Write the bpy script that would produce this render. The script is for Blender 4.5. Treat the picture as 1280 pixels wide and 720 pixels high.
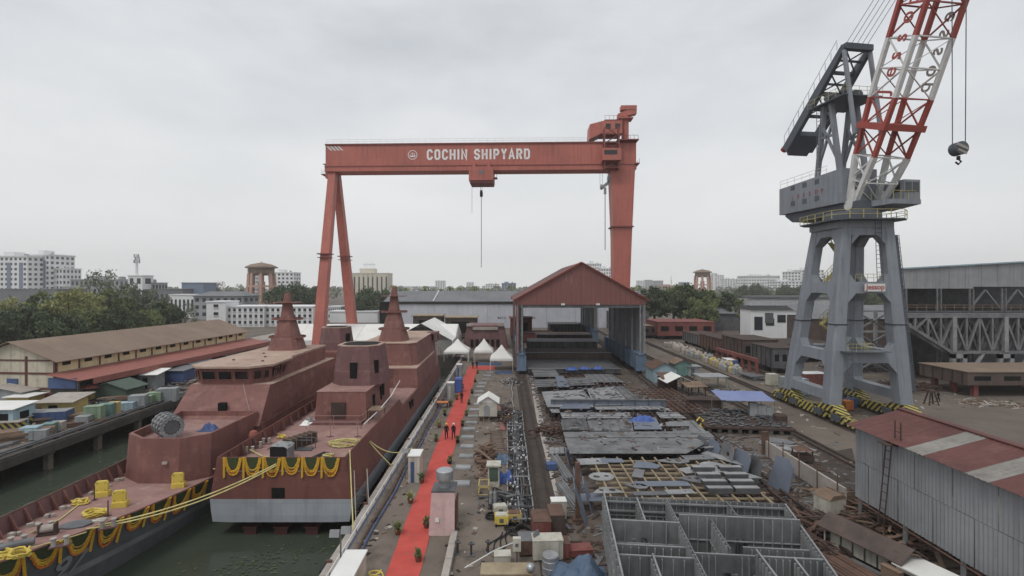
import bpy, math, random
from mathutils import Vector, Matrix
random.seed(11)
R = math.radians
sc = bpy.context.scene
for o in list(bpy.data.objects):
    bpy.data.objects.remove(o)
COL = sc.collection

# ------------------------------------------------------------------ camera
F, VX, VY, H = 620.0, 634.0, 356.0, 17.5      # focal length and vanishing point in photo pixels, eye height in metres
cd = bpy.data.cameras.new('camera'); cam = bpy.data.objects.new('camera', cd); COL.objects.link(cam)
cam.location = (0, 0, H); cam.rotation_euler = (R(90), 0, 0)
cd.sensor_width = 36; cd.lens = F / 1280 * 36
cd.shift_x = (640 - VX) / 1280; cd.shift_y = (VY - 360) / 1280
cd.clip_start = 0.5; cd.clip_end = 9000
sc.camera = cam

# ------------------------------------------------------------------ overcast sky
SUN_EL, SUN_AZ = R(58), R(215)
w = bpy.data.worlds.new('World'); sc.world = w; w.use_nodes = True
nt = w.node_tree; nt.nodes.clear()
def N(t, kind, **kw):
    n = t.nodes.new(kind)
    for k, v in kw.items(): setattr(n, k, v)
    return n
sky = N(nt, 'ShaderNodeTexSky', sky_type='NISHITA', sun_disc=False)
sky.sun_elevation = SUN_EL; sky.sun_rotation = SUN_AZ; sky.dust_density = 3.0
bg1 = N(nt, 'ShaderNodeBackground'); bg1.inputs[1].default_value = 0.07
nt.links.new(sky.outputs[0], bg1.inputs[0])
tc = N(nt, 'ShaderNodeTexCoord')
mp = N(nt, 'ShaderNodeMapping'); mp.inputs['Scale'].default_value = (1.0, 1.0, 2.6)
nt.links.new(tc.outputs['Generated'], mp.inputs[0])
n1 = N(nt, 'ShaderNodeTexNoise'); n1.inputs['Scale'].default_value = 1.9; n1.inputs['Detail'].default_value = 7; n1.inputs['Roughness'].default_value = 0.55
nt.links.new(mp.outputs[0], n1.inputs['Vector'])
rp = N(nt, 'ShaderNodeValToRGB')
e = rp.color_ramp.elements
e[0].position = 0.3; e[0].color = (0.45, 0.475, 0.505, 1)
e[1].position = 0.72; e[1].color = (0.69, 0.695, 0.70, 1)
m = e.new(0.5); m.color = (0.57, 0.588, 0.608, 1)
nt.links.new(n1.outputs[0], rp.inputs[0])
bg2 = N(nt, 'ShaderNodeBackground'); bg2.inputs[1].default_value = 1.12
# overcast cover pales toward the horizon, all the way round
sx = N(nt,'ShaderNodeSeparateXYZ'); nt.links.new(tc.outputs['Generated'], sx.inputs[0])
hr = N(nt,'ShaderNodeMapRange'); hr.inputs[1].default_value = .0; hr.inputs[2].default_value = .42; hr.inputs[3].default_value = .85; hr.inputs[4].default_value = .0
nt.links.new(sx.outputs[2], hr.inputs[0])
hx = N(nt,'ShaderNodeMix', data_type='RGBA'); hx.inputs[7].default_value = (.72,.725,.72,1)
nt.links.new(hr.outputs[0], hx.inputs[0]); nt.links.new(rp.outputs[0], hx.inputs[6]); nt.links.new(hx.outputs[2], bg2.inputs[0])
mx = N(nt, 'ShaderNodeMixShader'); mx.inputs[0].default_value = 0.9
nt.links.new(bg1.outputs[0], mx.inputs[1]); nt.links.new(bg2.outputs[0], mx.inputs[2])
wo = N(nt, 'ShaderNodeOutputWorld'); nt.links.new(mx.outputs[0], wo.inputs[0])
sl = bpy.data.lights.new('sun', 'SUN'); sl.energy = 1.0; sl.angle = R(18); sl.color = (1.0, 0.96, 0.90)
sun = bpy.data.objects.new('sun', sl); COL.objects.link(sun)
sun.rotation_euler = (R(90) - SUN_EL, 0, R(180) - SUN_AZ)
sc.view_settings.view_transform = 'Standard'; sc.view_settings.look = 'None'
sc.view_settings.exposure = 0.24; sc.view_settings.gamma = 1.0
sc.cycles.use_denoising = True
sc.cycles.max_bounces = 5; sc.cycles.diffuse_bounces = 2; sc.cycles.glossy_bounces = 2
sc.cycles.transmission_bounces = 3; sc.cycles.volume_bounces = 3; sc.cycles.transparent_max_bounces = 6
sc.cycles.use_light_tree = False

# ------------------------------------------------------------------ measuring helpers
def G(px, py, z=0.0):                          # photo pixel -> point on the level z
    Y = (H - z) * F / (py - VY)
    return Vector(((px - VX) * Y / F, Y, z))
def AT(px, py, Y):                             # photo pixel at a known distance
    return Vector(((px - VX) * Y / F, Y, H - (py - VY) * Y / F))

# ------------------------------------------------------------------ mesh builder
class MB:
    def __init__(s): s.v = []; s.f = []; s.m = []; s.c = 0
    def add(s, vs, fs):
        n = len(s.v); s.v += [tuple(v) for v in vs]
        s.f += [tuple(i + n for i in f) for f in fs]; s.m += [s.c] * len(fs); return s
    def bx(s, x0, x1, y0, y1, z0, z1):
        return s.add([(x0,y0,z0),(x1,y0,z0),(x1,y1,z0),(x0,y1,z0),(x0,y0,z1),(x1,y0,z1),(x1,y1,z1),(x0,y1,z1)],
                     [(3,2,1,0),(4,5,6,7),(0,1,5,4),(1,2,6,5),(2,3,7,6),(3,0,4,7)])
    def box(s, c, d, rz=0.0, rx=0.0, ry=0.0):
        M = Matrix.Rotation(rz,3,'Z') @ Matrix.Rotation(ry,3,'Y') @ Matrix.Rotation(rx,3,'X'); c = Vector(c)
        P = [c + M @ Vector((sx*d[0]/2, sy*d[1]/2, sz*d[2]/2)) for sz in (-1,1) for sx,sy in ((-1,-1),(1,-1),(1,1),(-1,1))]
        return s.add(P, [(3,2,1,0),(4,5,6,7),(0,1,5,4),(1,2,6,5),(2,3,7,6),(3,0,4,7)])
    def bar(s, p, q, w, h=None, w2=None, h2=None):
        p, q = Vector(p), Vector(q); h = w if h is None else h; w2 = w if w2 is None else w2; h2 = h if h2 is None else h2
        d = (q-p).normalized(); up = Vector((0,0,1)) if abs(d.z) < .95 else Vector((0,1,0))
        a = d.cross(up).normalized(); b = a.cross(d).normalized()
        P = [p+a*sx*w/2+b*sz*h/2 for sx,sz in ((-1,-1),(1,-1),(1,1),(-1,1))] + [q+a*sx*w2/2+b*sz*h2/2 for sx,sz in ((-1,-1),(1,-1),(1,1),(-1,1))]
        return s.add(P, [(3,2,1,0),(4,5,6,7),(0,1,5,4),(1,2,6,5),(2,3,7,6),(3,0,4,7)])
    def tube(s, p, q, r, n=8, r2=None, cap=True):
        p, q = Vector(p), Vector(q); r2 = r if r2 is None else r2
        d = (q-p).normalized(); up = Vector((0,0,1)) if abs(d.z) < .95 else Vector((0,1,0))
        a = d.cross(up).normalized(); b = a.cross(d)
        P = [p+(a*math.cos(t)+b*math.sin(t))*r for t in [2*math.pi*i/n for i in range(n)]]
        P += [q+(a*math.cos(t)+b*math.sin(t))*r2 for t in [2*math.pi*i/n for i in range(n)]]
        f = [(i,(i+1)%n,n+(i+1)%n,n+i) for i in range(n)]
        if cap: f += [tuple(range(n-1,-1,-1)), tuple(range(n,2*n))]
        return s.add(P, f)
    def path(s, pts, r, n=6):
        pts = [Vector(p) for p in pts]; rings = []
        for i, p in enumerate(pts):
            d = (pts[min(i+1,len(pts)-1)] - pts[max(i-1,0)]).normalized()
            up = Vector((0,0,1)) if abs(d.z) < .95 else Vector((0,1,0))
            a = d.cross(up).normalized(); b = a.cross(d)
            rings.append([p+(a*math.cos(t)+b*math.sin(t))*r for t in [2*math.pi*k/n for k in range(n)]])
        return s.loft(rings)
    def loft(s, rings, cap=True, closed=True):
        n = len(rings[0]); P = [p for r in rings for p in r]; f = []
        for i in range(len(rings)-1):
            for k in range(n if closed else n-1):
                k2 = (k+1) % n; f.append((i*n+k, i*n+k2, (i+1)*n+k2, (i+1)*n+k))
        if cap: f += [tuple(range(n-1,-1,-1)), tuple(range((len(rings)-1)*n, len(rings)*n))]
        return s.add(P, f)
    def prism(s, poly, z0, z1, sc_=1.0, c=(0,0)):
        top = [(c[0]+(x-c[0])*sc_, c[1]+(y-c[1])*sc_, z1) for x,y in poly]
        return s.loft([[(x,y,z0) for x,y in poly], top])
    def extr(s, poly, ax, a, b):                # poly given in the two other axes
        def pt(u, v, t): return {'x':(t,u,v),'y':(u,t,v),'z':(u,v,t)}[ax]
        return s.loft([[pt(u,v,a) for u,v in poly],[pt(u,v,b) for u,v in poly]])
    def lathe(s, prof, c=(0,0,0), n=16):
        rings = [[(c[0]+r*math.cos(2*math.pi*i/n), c[1]+r*math.sin(2*math.pi*i/n), c[2]+z) for i in range(n)] for r,z in prof]
        return s.loft(rings)
    def plate(s, pts, t):                       # flat polygon given thickness
        P = [Vector(p) for p in pts]; nrm = (P[1]-P[0]).cross(P[2]-P[0]).normalized()
        if nrm.z < 0: nrm = -nrm
        return s.loft([[p - nrm*t for p in P], P])
    def sheet(s, w, d, nx, ny, fn):             # grid with height function
        P = []; f = []
        for j in range(ny+1):
            for i in range(nx+1):
                x, y = w*(i/nx-.5), d*(j/ny-.5); P.append((x, y, fn(x,y)))
        for j in range(ny):
            for i in range(nx):
                a = j*(nx+1)+i; f.append((a,a+1,a+nx+2,a+nx+1))
        return s.add(P, f)
    def mesh(s, name, mats, smooth=False):
        me = bpy.data.meshes.new(name); me.from_pydata(s.v, [], s.f)
        mats = mats if isinstance(mats, (list,tuple)) else [mats]
        for m_ in mats: me.materials.append(MAT[m_])
        if len(mats) > 1: me.polygons.foreach_set('material_index', s.m)
        if smooth: me.polygons.foreach_set('use_smooth', [True]*len(me.polygons))
        return me

def tag(o, label=None, cat=None, group=None, kind=None):
    if label: o['label'] = label
    if cat: o['category'] = cat
    if group: o['group'] = group
    if kind: o['kind'] = kind
    return o
def thing(name, label, cat, loc=(0,0,0), rz=0.0, group=None):
    o = bpy.data.objects.new(name, None); COL.objects.link(o)
    o.location = loc; o.rotation_euler = (0,0,rz); o.empty_display_size = .3
    return tag(o, label, cat, group)
def part(root, name, mb, mats, world=False, smooth=False, label=None, kind=None):
    if isinstance(mb, MB):
        if world and root is not None:
            r0 = root if root.parent is None else root.parent
            if r0.parent is not None: r0 = r0.parent
            L = r0.location; mb.v = [(x-L.x, y-L.y, z-L.z) for x,y,z in mb.v]
        me = mb.mesh(name, mats, smooth)
    else: me = mb
    o = bpy.data.objects.new(name, me); COL.objects.link(o)
    if root is not None: o.parent = root
    return tag(o, label, None, None, kind)
def solo(name, mb, mats, label, cat, loc=(0,0,0), rz=0.0, group=None, smooth=False):
    o = part(None, name, mb, mats, smooth=smooth); o.location = loc; o.rotation_euler = (0,0,rz)
    return tag(o, label, cat, group)
def struct(name, mb, mats, parent=None, smooth=False):
    o = part(parent, name, mb, mats, smooth=smooth)
    if parent is None: o['kind'] = 'structure'
    return o
def inst(root, name, me, loc=(0,0,0), rot=(0,0,0), scale=(1,1,1)):   # piece sharing mesh data
    o = bpy.data.objects.new(name, me); COL.objects.link(o); o.parent = root
    o.location = loc; o.rotation_euler = rot; o.scale = scale; return o
def copy_tree(o, parent=None):
    c = o.copy(); COL.objects.link(c); c.parent = parent
    for ch in o.children: copy_tree(ch, c)
    return c
ORD = ['first','second','third','fourth','fifth','sixth','seventh','eighth','ninth','tenth','eleventh','twelfth','thirteenth','fourteenth','fifteenth','sixteenth','seventeenth','eighteenth']

# ------------------------------------------------------------------ procedural materials
MAT = {}
SAT = .84
def lin(c):
    g_ = .3*c[0]+.59*c[1]+.11*c[2]; c = [g_+(v-g_)*SAT for v in c]
    return tuple(((v/255)/12.92 if v/255 <= .04045 else ((v/255+.055)/1.055)**2.4) for v in c)
def mat(name, a, b=None, scale=.6, rough=.75, metal=0.0, bump=.0, k=1.5, streak=0.0, dirt=None, dirt_amt=.0, bscale=14, spec=.35, plates=None):
    """a, b: two sRGB tones of the thing; noise mixes them; dirt lays a stain tone over in patches"""
    m_ = bpy.data.materials.new(name); m_.use_nodes = True; t = m_.node_tree
    bs = t.nodes['Principled BSDF']; L = t.links.new
    A = [min(.85, v*k) for v in lin(a)] + [1]; B = [min(.85, v*k) for v in lin(b or tuple(v*.82 for v in a))] + [1]
    geo = N(t,'ShaderNodeNewGeometry')
    no = N(t,'ShaderNodeTexNoise'); no.inputs['Scale'].default_value = scale; no.inputs['Detail'].default_value = 6; no.inputs['Roughness'].default_value = .65
    L(geo.outputs['Position'], no.inputs['Vector'])
    mr = N(t,'ShaderNodeMapRange'); mr.inputs[1].default_value = .34; mr.inputs[2].default_value = .66
    L(no.outputs[0], mr.inputs[0])
    mi = N(t,'ShaderNodeMix', data_type='RGBA'); mi.inputs[6].default_value = A; mi.inputs[7].default_value = B
    L(mr.outputs[0], mi.inputs[0]); out = mi.outputs[2]
    if streak:
        mp_ = N(t,'ShaderNodeMapping'); mp_.inputs['Scale'].default_value = (2.2,2.2,.16); L(geo.outputs['Position'], mp_.inputs[0])
        n2 = N(t,'ShaderNodeTexNoise'); n2.inputs['Scale'].default_value = 1.0; n2.inputs['Detail'].default_value = 5; L(mp_.outputs[0], n2.inputs['Vector'])
        m2 = N(t,'ShaderNodeMapRange'); m2.inputs[1].default_value = .5; m2.inputs[2].default_value = .75; m2.inputs[4].default_value = streak; L(n2.outputs[0], m2.inputs[0])
        mi2 = N(t,'ShaderNodeMix', data_type='RGBA'); mi2.inputs[7].default_value = [v*.45 for v in B[:3]]+[1]
        L(m2.outputs[0], mi2.inputs[0]); L(out, mi2.inputs[6]); out = mi2.outputs[2]
    if plates:                                  # rolled plates welded edge to edge, each a slightly different coat
        sx_ = N(t,'ShaderNodeSeparateXYZ'); L(geo.outputs['Position'], sx_.inputs[0]); a1 = N(t,'ShaderNodeMath', operation='ADD'); L(sx_.outputs[0], a1.inputs[0]); L(sx_.outputs[1], a1.inputs[1])
        cb = N(t,'ShaderNodeCombineXYZ'); L(a1.outputs[0], cb.inputs[0]); L(sx_.outputs[2], cb.inputs[1])
        br = N(t,'ShaderNodeTexBrick'); br.inputs['Color1'].default_value = (.78,.78,.78,1); br.inputs['Color2'].default_value = (1.12,1.12,1.12,1); br.inputs['Mortar'].default_value = (.6,.6,.6,1)
        br.inputs['Scale'].default_value = 1.0; br.inputs['Mortar Size'].default_value = .018; br.inputs['Brick Width'].default_value = plates[0]; br.inputs['Row Height'].default_value = plates[1]; br.inputs['Bias'].default_value = -.1
        L(cb.outputs[0], br.inputs['Vector']); mu = N(t,'ShaderNodeMix', data_type='RGBA', blend_type='MULTIPLY'); mu.inputs[0].default_value = plates[2]; L(out, mu.inputs[6]); L(br.outputs[0], mu.inputs[7]); out = mu.outputs[2]
    if dirt:
        n3 = N(t,'ShaderNodeTexNoise'); n3.inputs['Scale'].default_value = scale*2.3+.05; n3.inputs['Detail'].default_value = 8; n3.inputs['Roughness'].default_value = .7; L(geo.outputs['Position'], n3.inputs['Vector'])
        m3 = N(t,'ShaderNodeMapRange'); m3.inputs[1].default_value = .52; m3.inputs[2].default_value = .68; m3.inputs[4].default_value = dirt_amt; L(n3.outputs[0], m3.inputs[0])
        mi3 = N(t,'ShaderNodeMix', data_type='RGBA'); mi3.inputs[7].default_value = [v*k for v in lin(dirt)]+[1]
        L(m3.outputs[0], mi3.inputs[0]); L(out, mi3.inputs[6]); out = mi3.outputs[2]
    L(out, bs.inputs['Base Color'])
    bs.inputs['Roughness'].default_value = rough; bs.inputs['Metallic'].default_value = metal
    bs.inputs['Specular IOR Level'].default_value = spec
    if bump:
        nb = N(t,'ShaderNodeTexNoise'); nb.inputs['Scale'].default_value = bscale; nb.inputs['Detail'].default_value = 4; L(geo.outputs['Position'], nb.inputs['Vector'])
        bp = N(t,'ShaderNodeBump'); bp.inputs['Strength'].default_value = bump; bp.inputs['Distance'].default_value = .05
        L(nb.outputs[0], bp.inputs['Height']); L(bp.outputs[0], bs.inputs['Normal'])
    MAT[name] = m_; return m_
RUST = (84,52,40)
# ships
mat('primer_red', (110,69,62), (99,62,57), .25, .62, k=1.6, streak=.42, dirt=(134,94,86), dirt_amt=.55, plates=(3.4,1.5,.5))
mat('primer_stern', (100,58,50), (90,52,46), .25, .62, k=1.6, streak=.35, dirt=(116,76,70), dirt_amt=.45, plates=(3.2,1.3,.45))
mat('primer_dark', (102,70,70), (90,60,60), .3, .65, k=1.6, streak=.4, dirt=(120,90,88), dirt_amt=.5, plates=(2.6,1.4,.4))
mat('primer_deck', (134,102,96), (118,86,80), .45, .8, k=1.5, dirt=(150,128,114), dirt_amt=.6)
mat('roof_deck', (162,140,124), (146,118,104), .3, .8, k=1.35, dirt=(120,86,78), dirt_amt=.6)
mat('hull_grey', (124,128,134), (112,116,122), .2, .5, k=1.75, streak=.4, plates=(3.6,1.0,.35), dirt=(96,98,100), dirt_amt=.4)
mat('hull_dark', (84,86,90), (74,76,80), .2, .5, k=1.5, plates=(3.6,1.4,.3), streak=.4, dirt=(62,60,60), dirt_amt=.4)
mat('stripe_grey', (112,114,118), None, .4, .55, k=1.5)
mat('boot_red', (70,36,34), None, .4, .6, k=1.4)
mat('void', (14,14,15), (10,10,11), 1, .9, k=1.0)
mat('glass_dark', (26,28,30), (20,22,24), 1, .12, k=1.0, spec=.6)
# cranes
mat('gantry_red', (158,86,74), (148,79,68), .08, .55, k=1.6, streak=.45, dirt=(126,76,68), dirt_amt=.45, plates=(5.2,3.6,.3))
mat('gantry_dark', (116,62,56), (104,56,52), .1, .6, k=1.5)
mat('white_paint', (206,206,204), (190,190,188), .5, .55, k=1.15, dirt=(150,146,140), dirt_amt=.3)
mat('crane_grey', (116,122,130), (106,112,120), .12, .5, k=1.4, plates=(2.4,3.0,.25), streak=.5, dirt=(88,88,90), dirt_amt=.3)
mat('crane_dark', (74,80,88), (64,70,78), .2, .55, k=1.4)
mat('jib_red', (150,62,52), (136,54,46), .3, .55, k=1.5, streak=.2)
mat('yellow_rail', (168,156,92), (150,138,78), .8, .6, k=1.3)
mat('cable_black', (34,34,36), (26,26,28), 1, .6, k=1.1)
mat('steel_bright', (168,172,176), (140,144,148), 1.2, .35, .6, k=1.2)
# ground
mat('ground', (110,98,87), (90,80,71), .09, .92, k=1.05, dirt=(130,120,112), dirt_amt=.55, bump=.5, bscale=3)
mat('quay_concrete', (120,109,98), (96,86,77), .16, .9, k=1.12, dirt=(72,63,56), dirt_amt=.75, bump=.4, bscale=5)
mat('road', (112,101,90), (92,83,74), .12, .9, k=1.08, dirt=(84,76,70), dirt_amt=.5, bump=.3, bscale=6)
mat('soil_red', (104,90,79), (78,67,59), .3, .95, k=1.05, dirt=(58,49,43), dirt_amt=.6, bump=.6, bscale=4)
mat('dirt_dark', (66,58,52), (52,46,42), .4, .95, k=1.3, dirt=(88,76,66), dirt_amt=.5, bump=.6, bscale=5)
mat('concrete_pale', (160,152,144), (142,134,126), .5, .85, k=1.25, dirt=(110,102,94), dirt_amt=.5)
mat('concrete_dark', (78,74,70), (62,60,56), .4, .9, k=1.3, streak=.5, dirt=(48,46,42), dirt_amt=.6)
mat('carpet', (192,72,62), (176,62,56), .7, .95, k=1.25, dirt=(156,76,68), dirt_amt=.6, bump=.5, bscale=2.5)
mat('letter_white', (232,232,230), (222,222,220), .5, .5, k=1.1)
mat('carpet_blue', (58,84,124), None, .7, .95, k=1.2)
# steels and yard goods
mat('steel_grey', (112,113,116), (84,86,89), .5, .5, .1, k=1.35, dirt=(92,82,76), dirt_amt=.45)
mat('door_grey', (172,175,184), (158,161,170), .2, .6, k=1.4, streak=.3)
mat('steel_dark', (92,94,98), (70,72,74), .6, .5, .1, k=1.3, dirt=(70,58,50), dirt_amt=.5)
mat('steel_blue', (96,104,118), (84,92,106), .4, .5, k=1.35, dirt=(110,112,116), dirt_amt=.3)
mat('steel_pale', (138,140,142), (108,110,112), .6, .5, k=1.3, dirt=(98,92,86), dirt_amt=.5)
mat('roof_strip_pale', (146,142,136), (118,114,108), .5, .85, k=1.0, dirt=(96,90,84), dirt_amt=.6)
mat('block_grey', (112,114,116), (84,86,88), .35, .45, .15, k=1.3, streak=.5, dirt=(132,130,126), dirt_amt=.35)
mat('rust', (98,72,60), (74,56,48), .8, .9, k=1.35, dirt=(116,82,64), dirt_amt=.5)
mat('rust_dark', (68,52,46), (52,42,38), .6, .9, k=1.3, dirt=(92,70,58), dirt_amt=.5)
mat('block_brown', (88,74,68), (70,60,56), .3, .8, k=1.3, streak=.4, dirt=(104,82,72), dirt_amt=.5)
mat('block_red', (118,62,56), (104,56,52), .3, .75, k=1.4, streak=.3, dirt=(140,110,98), dirt_amt=.3)
mat('timber', (124,102,84), (98,80,66), .9, .9, k=1.35, dirt=(86,66,52), dirt_amt=.5)
mat('timber_pale', (160,144,116), (132,116,92), .8, .9, k=1.15, dirt=(110,96,78), dirt_amt=.4)
mat('tarp_blue', (62,92,168), (50,78,146), .9, .5, k=1.3)
mat('tarp_slate', (74,94,118), (62,80,102), .7, .6, k=1.35)
mat('tarp_pale', (108,120,164), (98,110,152), .5, .6, k=1.35)
mat('white_sheet', (222,222,218), (208,208,204), .3, .7, k=1.1, dirt=(190,188,184), dirt_amt=.2)
mat('grey_sheet', (128,130,134), (114,116,120), .2, .55, k=1.4, streak=.35, dirt=(100,96,94), dirt_amt=.3)
mat('red_sheet', (102,60,55), (86,50,47), .25, .65, k=1.15, streak=.2, dirt=(124,84,76), dirt_amt=.4)
mat('gable_red', (110,68,63), (104,63,59), .2, .6, k=1.6, streak=.15)
mat('roof_brown', (122,104,88), (110,92,78), .12, .85, k=1.3, dirt=(138,120,104), dirt_amt=.4)
mat('cream_wall', (198,184,140), (182,166,124), .3, .85, k=1.4, streak=.35, dirt=(140,126,96), dirt_amt=.3)
mat('pale_wall', (172,166,146), (156,150,132), .3, .85, k=1.4, streak=.5, dirt=(110,104,90), dirt_amt=.5)
mat('awning_red', (138,80,70), (126,72,64), .3, .7, k=1.4, streak=.2, dirt=(112,72,64), dirt_amt=.4)
mat('blue_steel', (88,108,130), (76,94,116), .3, .55, k=1.5, streak=.4, dirt=(104,96,90), dirt_amt=.3)
mat('pale_blue', (142,168,178), (122,148,160), .5, .6, k=1.3, streak=.4, dirt=(120,110,100), dirt_amt=.3)
mat('box_green', (126,146,120), (108,128,104), .6, .65, k=1.3, streak=.35)
mat('box_teal', (98,130,124), (84,116,110), .6, .65, k=1.3, streak=.35)
mat('box_grey', (136,140,142), (116,120,122), .6, .6, k=1.3, streak=.4)
mat('box_blue', (62,82,126), (52,70,108), .6, .6, k=1.35, streak=.3)
mat('box_yellow', (176,156,92), (160,140,80), .6, .65, k=1.3, streak=.3)
mat('shed_green', (70,88,76), (60,76,66), .5, .7, k=1.3)
mat('container_red', (146,74,60), (124,64,54), .3, .65, k=1.35, streak=.3, dirt=(104,58,48), dirt_amt=.4)
mat('deep_yellow', (206,182,70), (190,164,58), .8, .6, k=1.2, dirt=(150,130,60), dirt_amt=.3)
mat('orange', (196,112,50), (176,96,44), .8, .7, k=1.2)
mat('rope_yellow', (198,186,120), (176,162,100), 2, .9, k=1.2)
mat('marigold', (214,170,36), (196,140,30), 9, .9, k=1.15, bump=.6, bscale=30)
mat('marigold_orange', (206,112,30), (188,92,26), 9, .9, k=1.15, bump=.6, bscale=30)
mat('leaf_net', (62,72,40), (48,54,32), 8, .9, k=1.2)
mat('cloth_black', (30,30,34), (24,24,28), 2, .9, k=1.2)
mat('skin', (136,96,76), None, 2, .6, k=1.3)
mat('helmet_white', (220,220,214), None, 2, .4, k=1.1)
mat('pot', (110,64,48), None, 2, .8, k=1.3)
mat('pink_wall', (184,154,152), (168,138,136), .6, .85, k=1.3, streak=.4, dirt=(132,116,112), dirt_amt=.4)
mat('fridge_white', (188,185,172), (170,166,152), .6, .5, k=1.1, streak=.5, dirt=(130,120,104), dirt_amt=.5)
# city
mat('city_white', (206,207,208), (194,196,198), .05, .85, k=1.25, streak=.2)
mat('city_cream', (196,190,172), (182,176,160), .05, .85, k=1.2, streak=.3)
mat('city_grey', (142,145,148), (128,131,134), .06, .85, k=1.25, streak=.3)
mat('city_blue', (104,118,140), (92,106,128), .06, .6, k=1.3)
mat('roof_slate', (106,108,112), (94,96,100), .1, .8, k=1.3, dirt=(120,116,112), dirt_amt=.3)
mat('tank_pink', (176,140,124), (160,124,110), .1, .85, k=1.3, streak=.4)
mat('pane', (52,58,64), (40,46,52), .3, .15, k=1.1, spec=.5)
mat('bark', (84,72,60), (66,56,48), 2, .95, k=1.2)
def leafmat(name, a, b):
    mat(name, a, b, .35, .7, k=1.5, spec=.2)
    t = MAT[name].node_tree; bs = t.nodes['Principled BSDF']
    bs.inputs['Subsurface Weight'].default_value = 0.0
leafmat('leaf_green', (104,114,70), (72,84,52)); leafmat('leaf_dark', (74,86,58), (52,64,46)); leafmat('leaf_pale', (140,140,88), (106,110,68)); leafmat('leaf_grey', (110,114,96), (86,92,78))
def hazard(name):
    m_ = bpy.data.materials.new(name); m_.use_nodes = True; t = m_.node_tree; bs = t.nodes['Principled BSDF']
    geo = N(t,'ShaderNodeNewGeometry'); sp = N(t,'ShaderNodeSeparateXYZ'); t.links.new(geo.outputs['Position'], sp.inputs[0])
    ad = N(t,'ShaderNodeMath', operation='ADD'); t.links.new(sp.outputs[1], ad.inputs[0]); t.links.new(sp.outputs[2], ad.inputs[1])
    ax = N(t,'ShaderNodeMath', operation='ADD'); t.links.new(ad.outputs[0], ax.inputs[0]); t.links.new(sp.outputs[0], ax.inputs[1])
    mo = N(t,'ShaderNodeMath', operation='FRACT'); sc1 = N(t,'ShaderNodeMath', operation='MULTIPLY'); sc1.inputs[1].default_value = 1.15
    t.links.new(ax.outputs[0], sc1.inputs[0]); t.links.new(sc1.outputs[0], mo.inputs[0])
    gt = N(t,'ShaderNodeMath', operation='GREATER_THAN'); gt.inputs[1].default_value = .5; t.links.new(mo.outputs[0], gt.inputs[0])
    mi = N(t,'ShaderNodeMix', data_type='RGBA'); mi.inputs[6].default_value = (.025,.025,.025,1); mi.inputs[7].default_value = (.46,.38,.09,1)
    t.links.new(gt.outputs[0], mi.inputs[0]); t.links.new(mi.outputs[2], bs.inputs['Base Color']); bs.inputs['Roughness'].default_value = .6
    MAT[name] = m_
hazard('hazard')
def watermat():
    m_ = bpy.data.materials.new('water'); m_.use_nodes = True; t = m_.node_tree; bs = t.nodes['Principled BSDF']
    bs.inputs['Base Color'].default_value = (.05,.062,.046,1); bs.inputs['Roughness'].default_value = .05; bs.inputs['IOR'].default_value = 1.33
    geo = N(t,'ShaderNodeNewGeometry'); a = N(t,'ShaderNodeTexNoise'); a.inputs['Scale'].default_value = 1.1; a.inputs['Detail'].default_value = 5
    t.links.new(geo.outputs['Position'], a.inputs['Vector'])
    bp = N(t,'ShaderNodeBump'); bp.inputs['Strength'].default_value = .35; bp.inputs['Distance'].default_value = .12
    t.links.new(a.outputs[0], bp.inputs['Height']); t.links.new(bp.outputs[0], bs.inputs['Normal']); MAT['water'] = m_
watermat()

def text_mesh(body, size, extrude, offset, mt, shear=0, align='LEFT'):
    cu = bpy.data.curves.new('lettering','FONT'); cu.body = body; cu.size = size; cu.extrude = extrude; cu.offset = offset; cu.shear = shear; cu.align_x = align
    ob = bpy.data.objects.new('lettering', cu); COL.objects.link(ob)
    dg = bpy.context.evaluated_depsgraph_get(); me = bpy.data.meshes.new_from_object(ob.evaluated_get(dg))
    bpy.data.objects.remove(ob); bpy.data.curves.remove(cu)
    me.materials.clear(); me.materials.append(MAT[mt]); return me
def frame_mat(o, ux, vy):
    ux = Vector(ux).normalized(); vy = Vector(vy); vy = (vy-ux*vy.dot(ux)).normalized(); nn = ux.cross(vy)
    return Matrix((ux,vy,nn)).transposed().to_4x4()
def place_text(root, name, me, o, ux, vy):
    ob = bpy.data.objects.new(name, me); COL.objects.link(ob); ob.parent = root
    M_ = frame_mat(o, ux, vy); M_.translation = Vector(o); ob.matrix_local = M_; return ob
# ================================================================== the setting
BX0, BX1, BY0, BY1, WZ = -50.0, -11.1, -60.0, 121.0, -2.7      # dock basin and water level
g = MB(); E = 2400
for x0,x1,y0,y1 in ((-E,BX0-7,-E,E),(BX0-7,BX1,BY1,E),(BX1,E,-E,E),(BX0-7,BX1,-E,BY0)):
    g.add([(x0,y0,0),(x1,y0,0),(x1,y1,0),(x0,y1,0)], [(0,1,2,3)])
struct('ground', g, 'ground')
b = MB(); b.add([(BX0-9,BY0,WZ),(BX1+.5,BY0,WZ),(BX1+.5,BY1+.5,WZ),(BX0-9,BY1+.5,WZ)], [(0,1,2,3)])
struct('water', b, 'water')
b = MB(); b.bx(BX1,BX1+.6,BY0,BY1,-9,-.01); b.bx(BX0-9,BX1,BY1,BY1+.6,-9,-.01); b.bx(BX0-8,BX0-7.2,BY0,BY1,-9,-.01)
struct('dock_wall', b, 'concrete_dark')
def flat(name, mt, x0,x1,y0,y1,z):
    m_ = MB(); m_.add([(x0,y0,z),(x1,y0,z),(x1,y1,z),(x0,y1,z)], [(0,1,2,3)]); return struct(name, m_, mt)
flat('quay_pavement', 'quay_concrete', BX1+.6, .6, -20, 150, .004)
flat('yard_soil', 'soil_red', 5.0, 25.5, 5, 100, .004)
flat('crane_road', 'road', 30.5, 66, 30, 240, .004)
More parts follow.
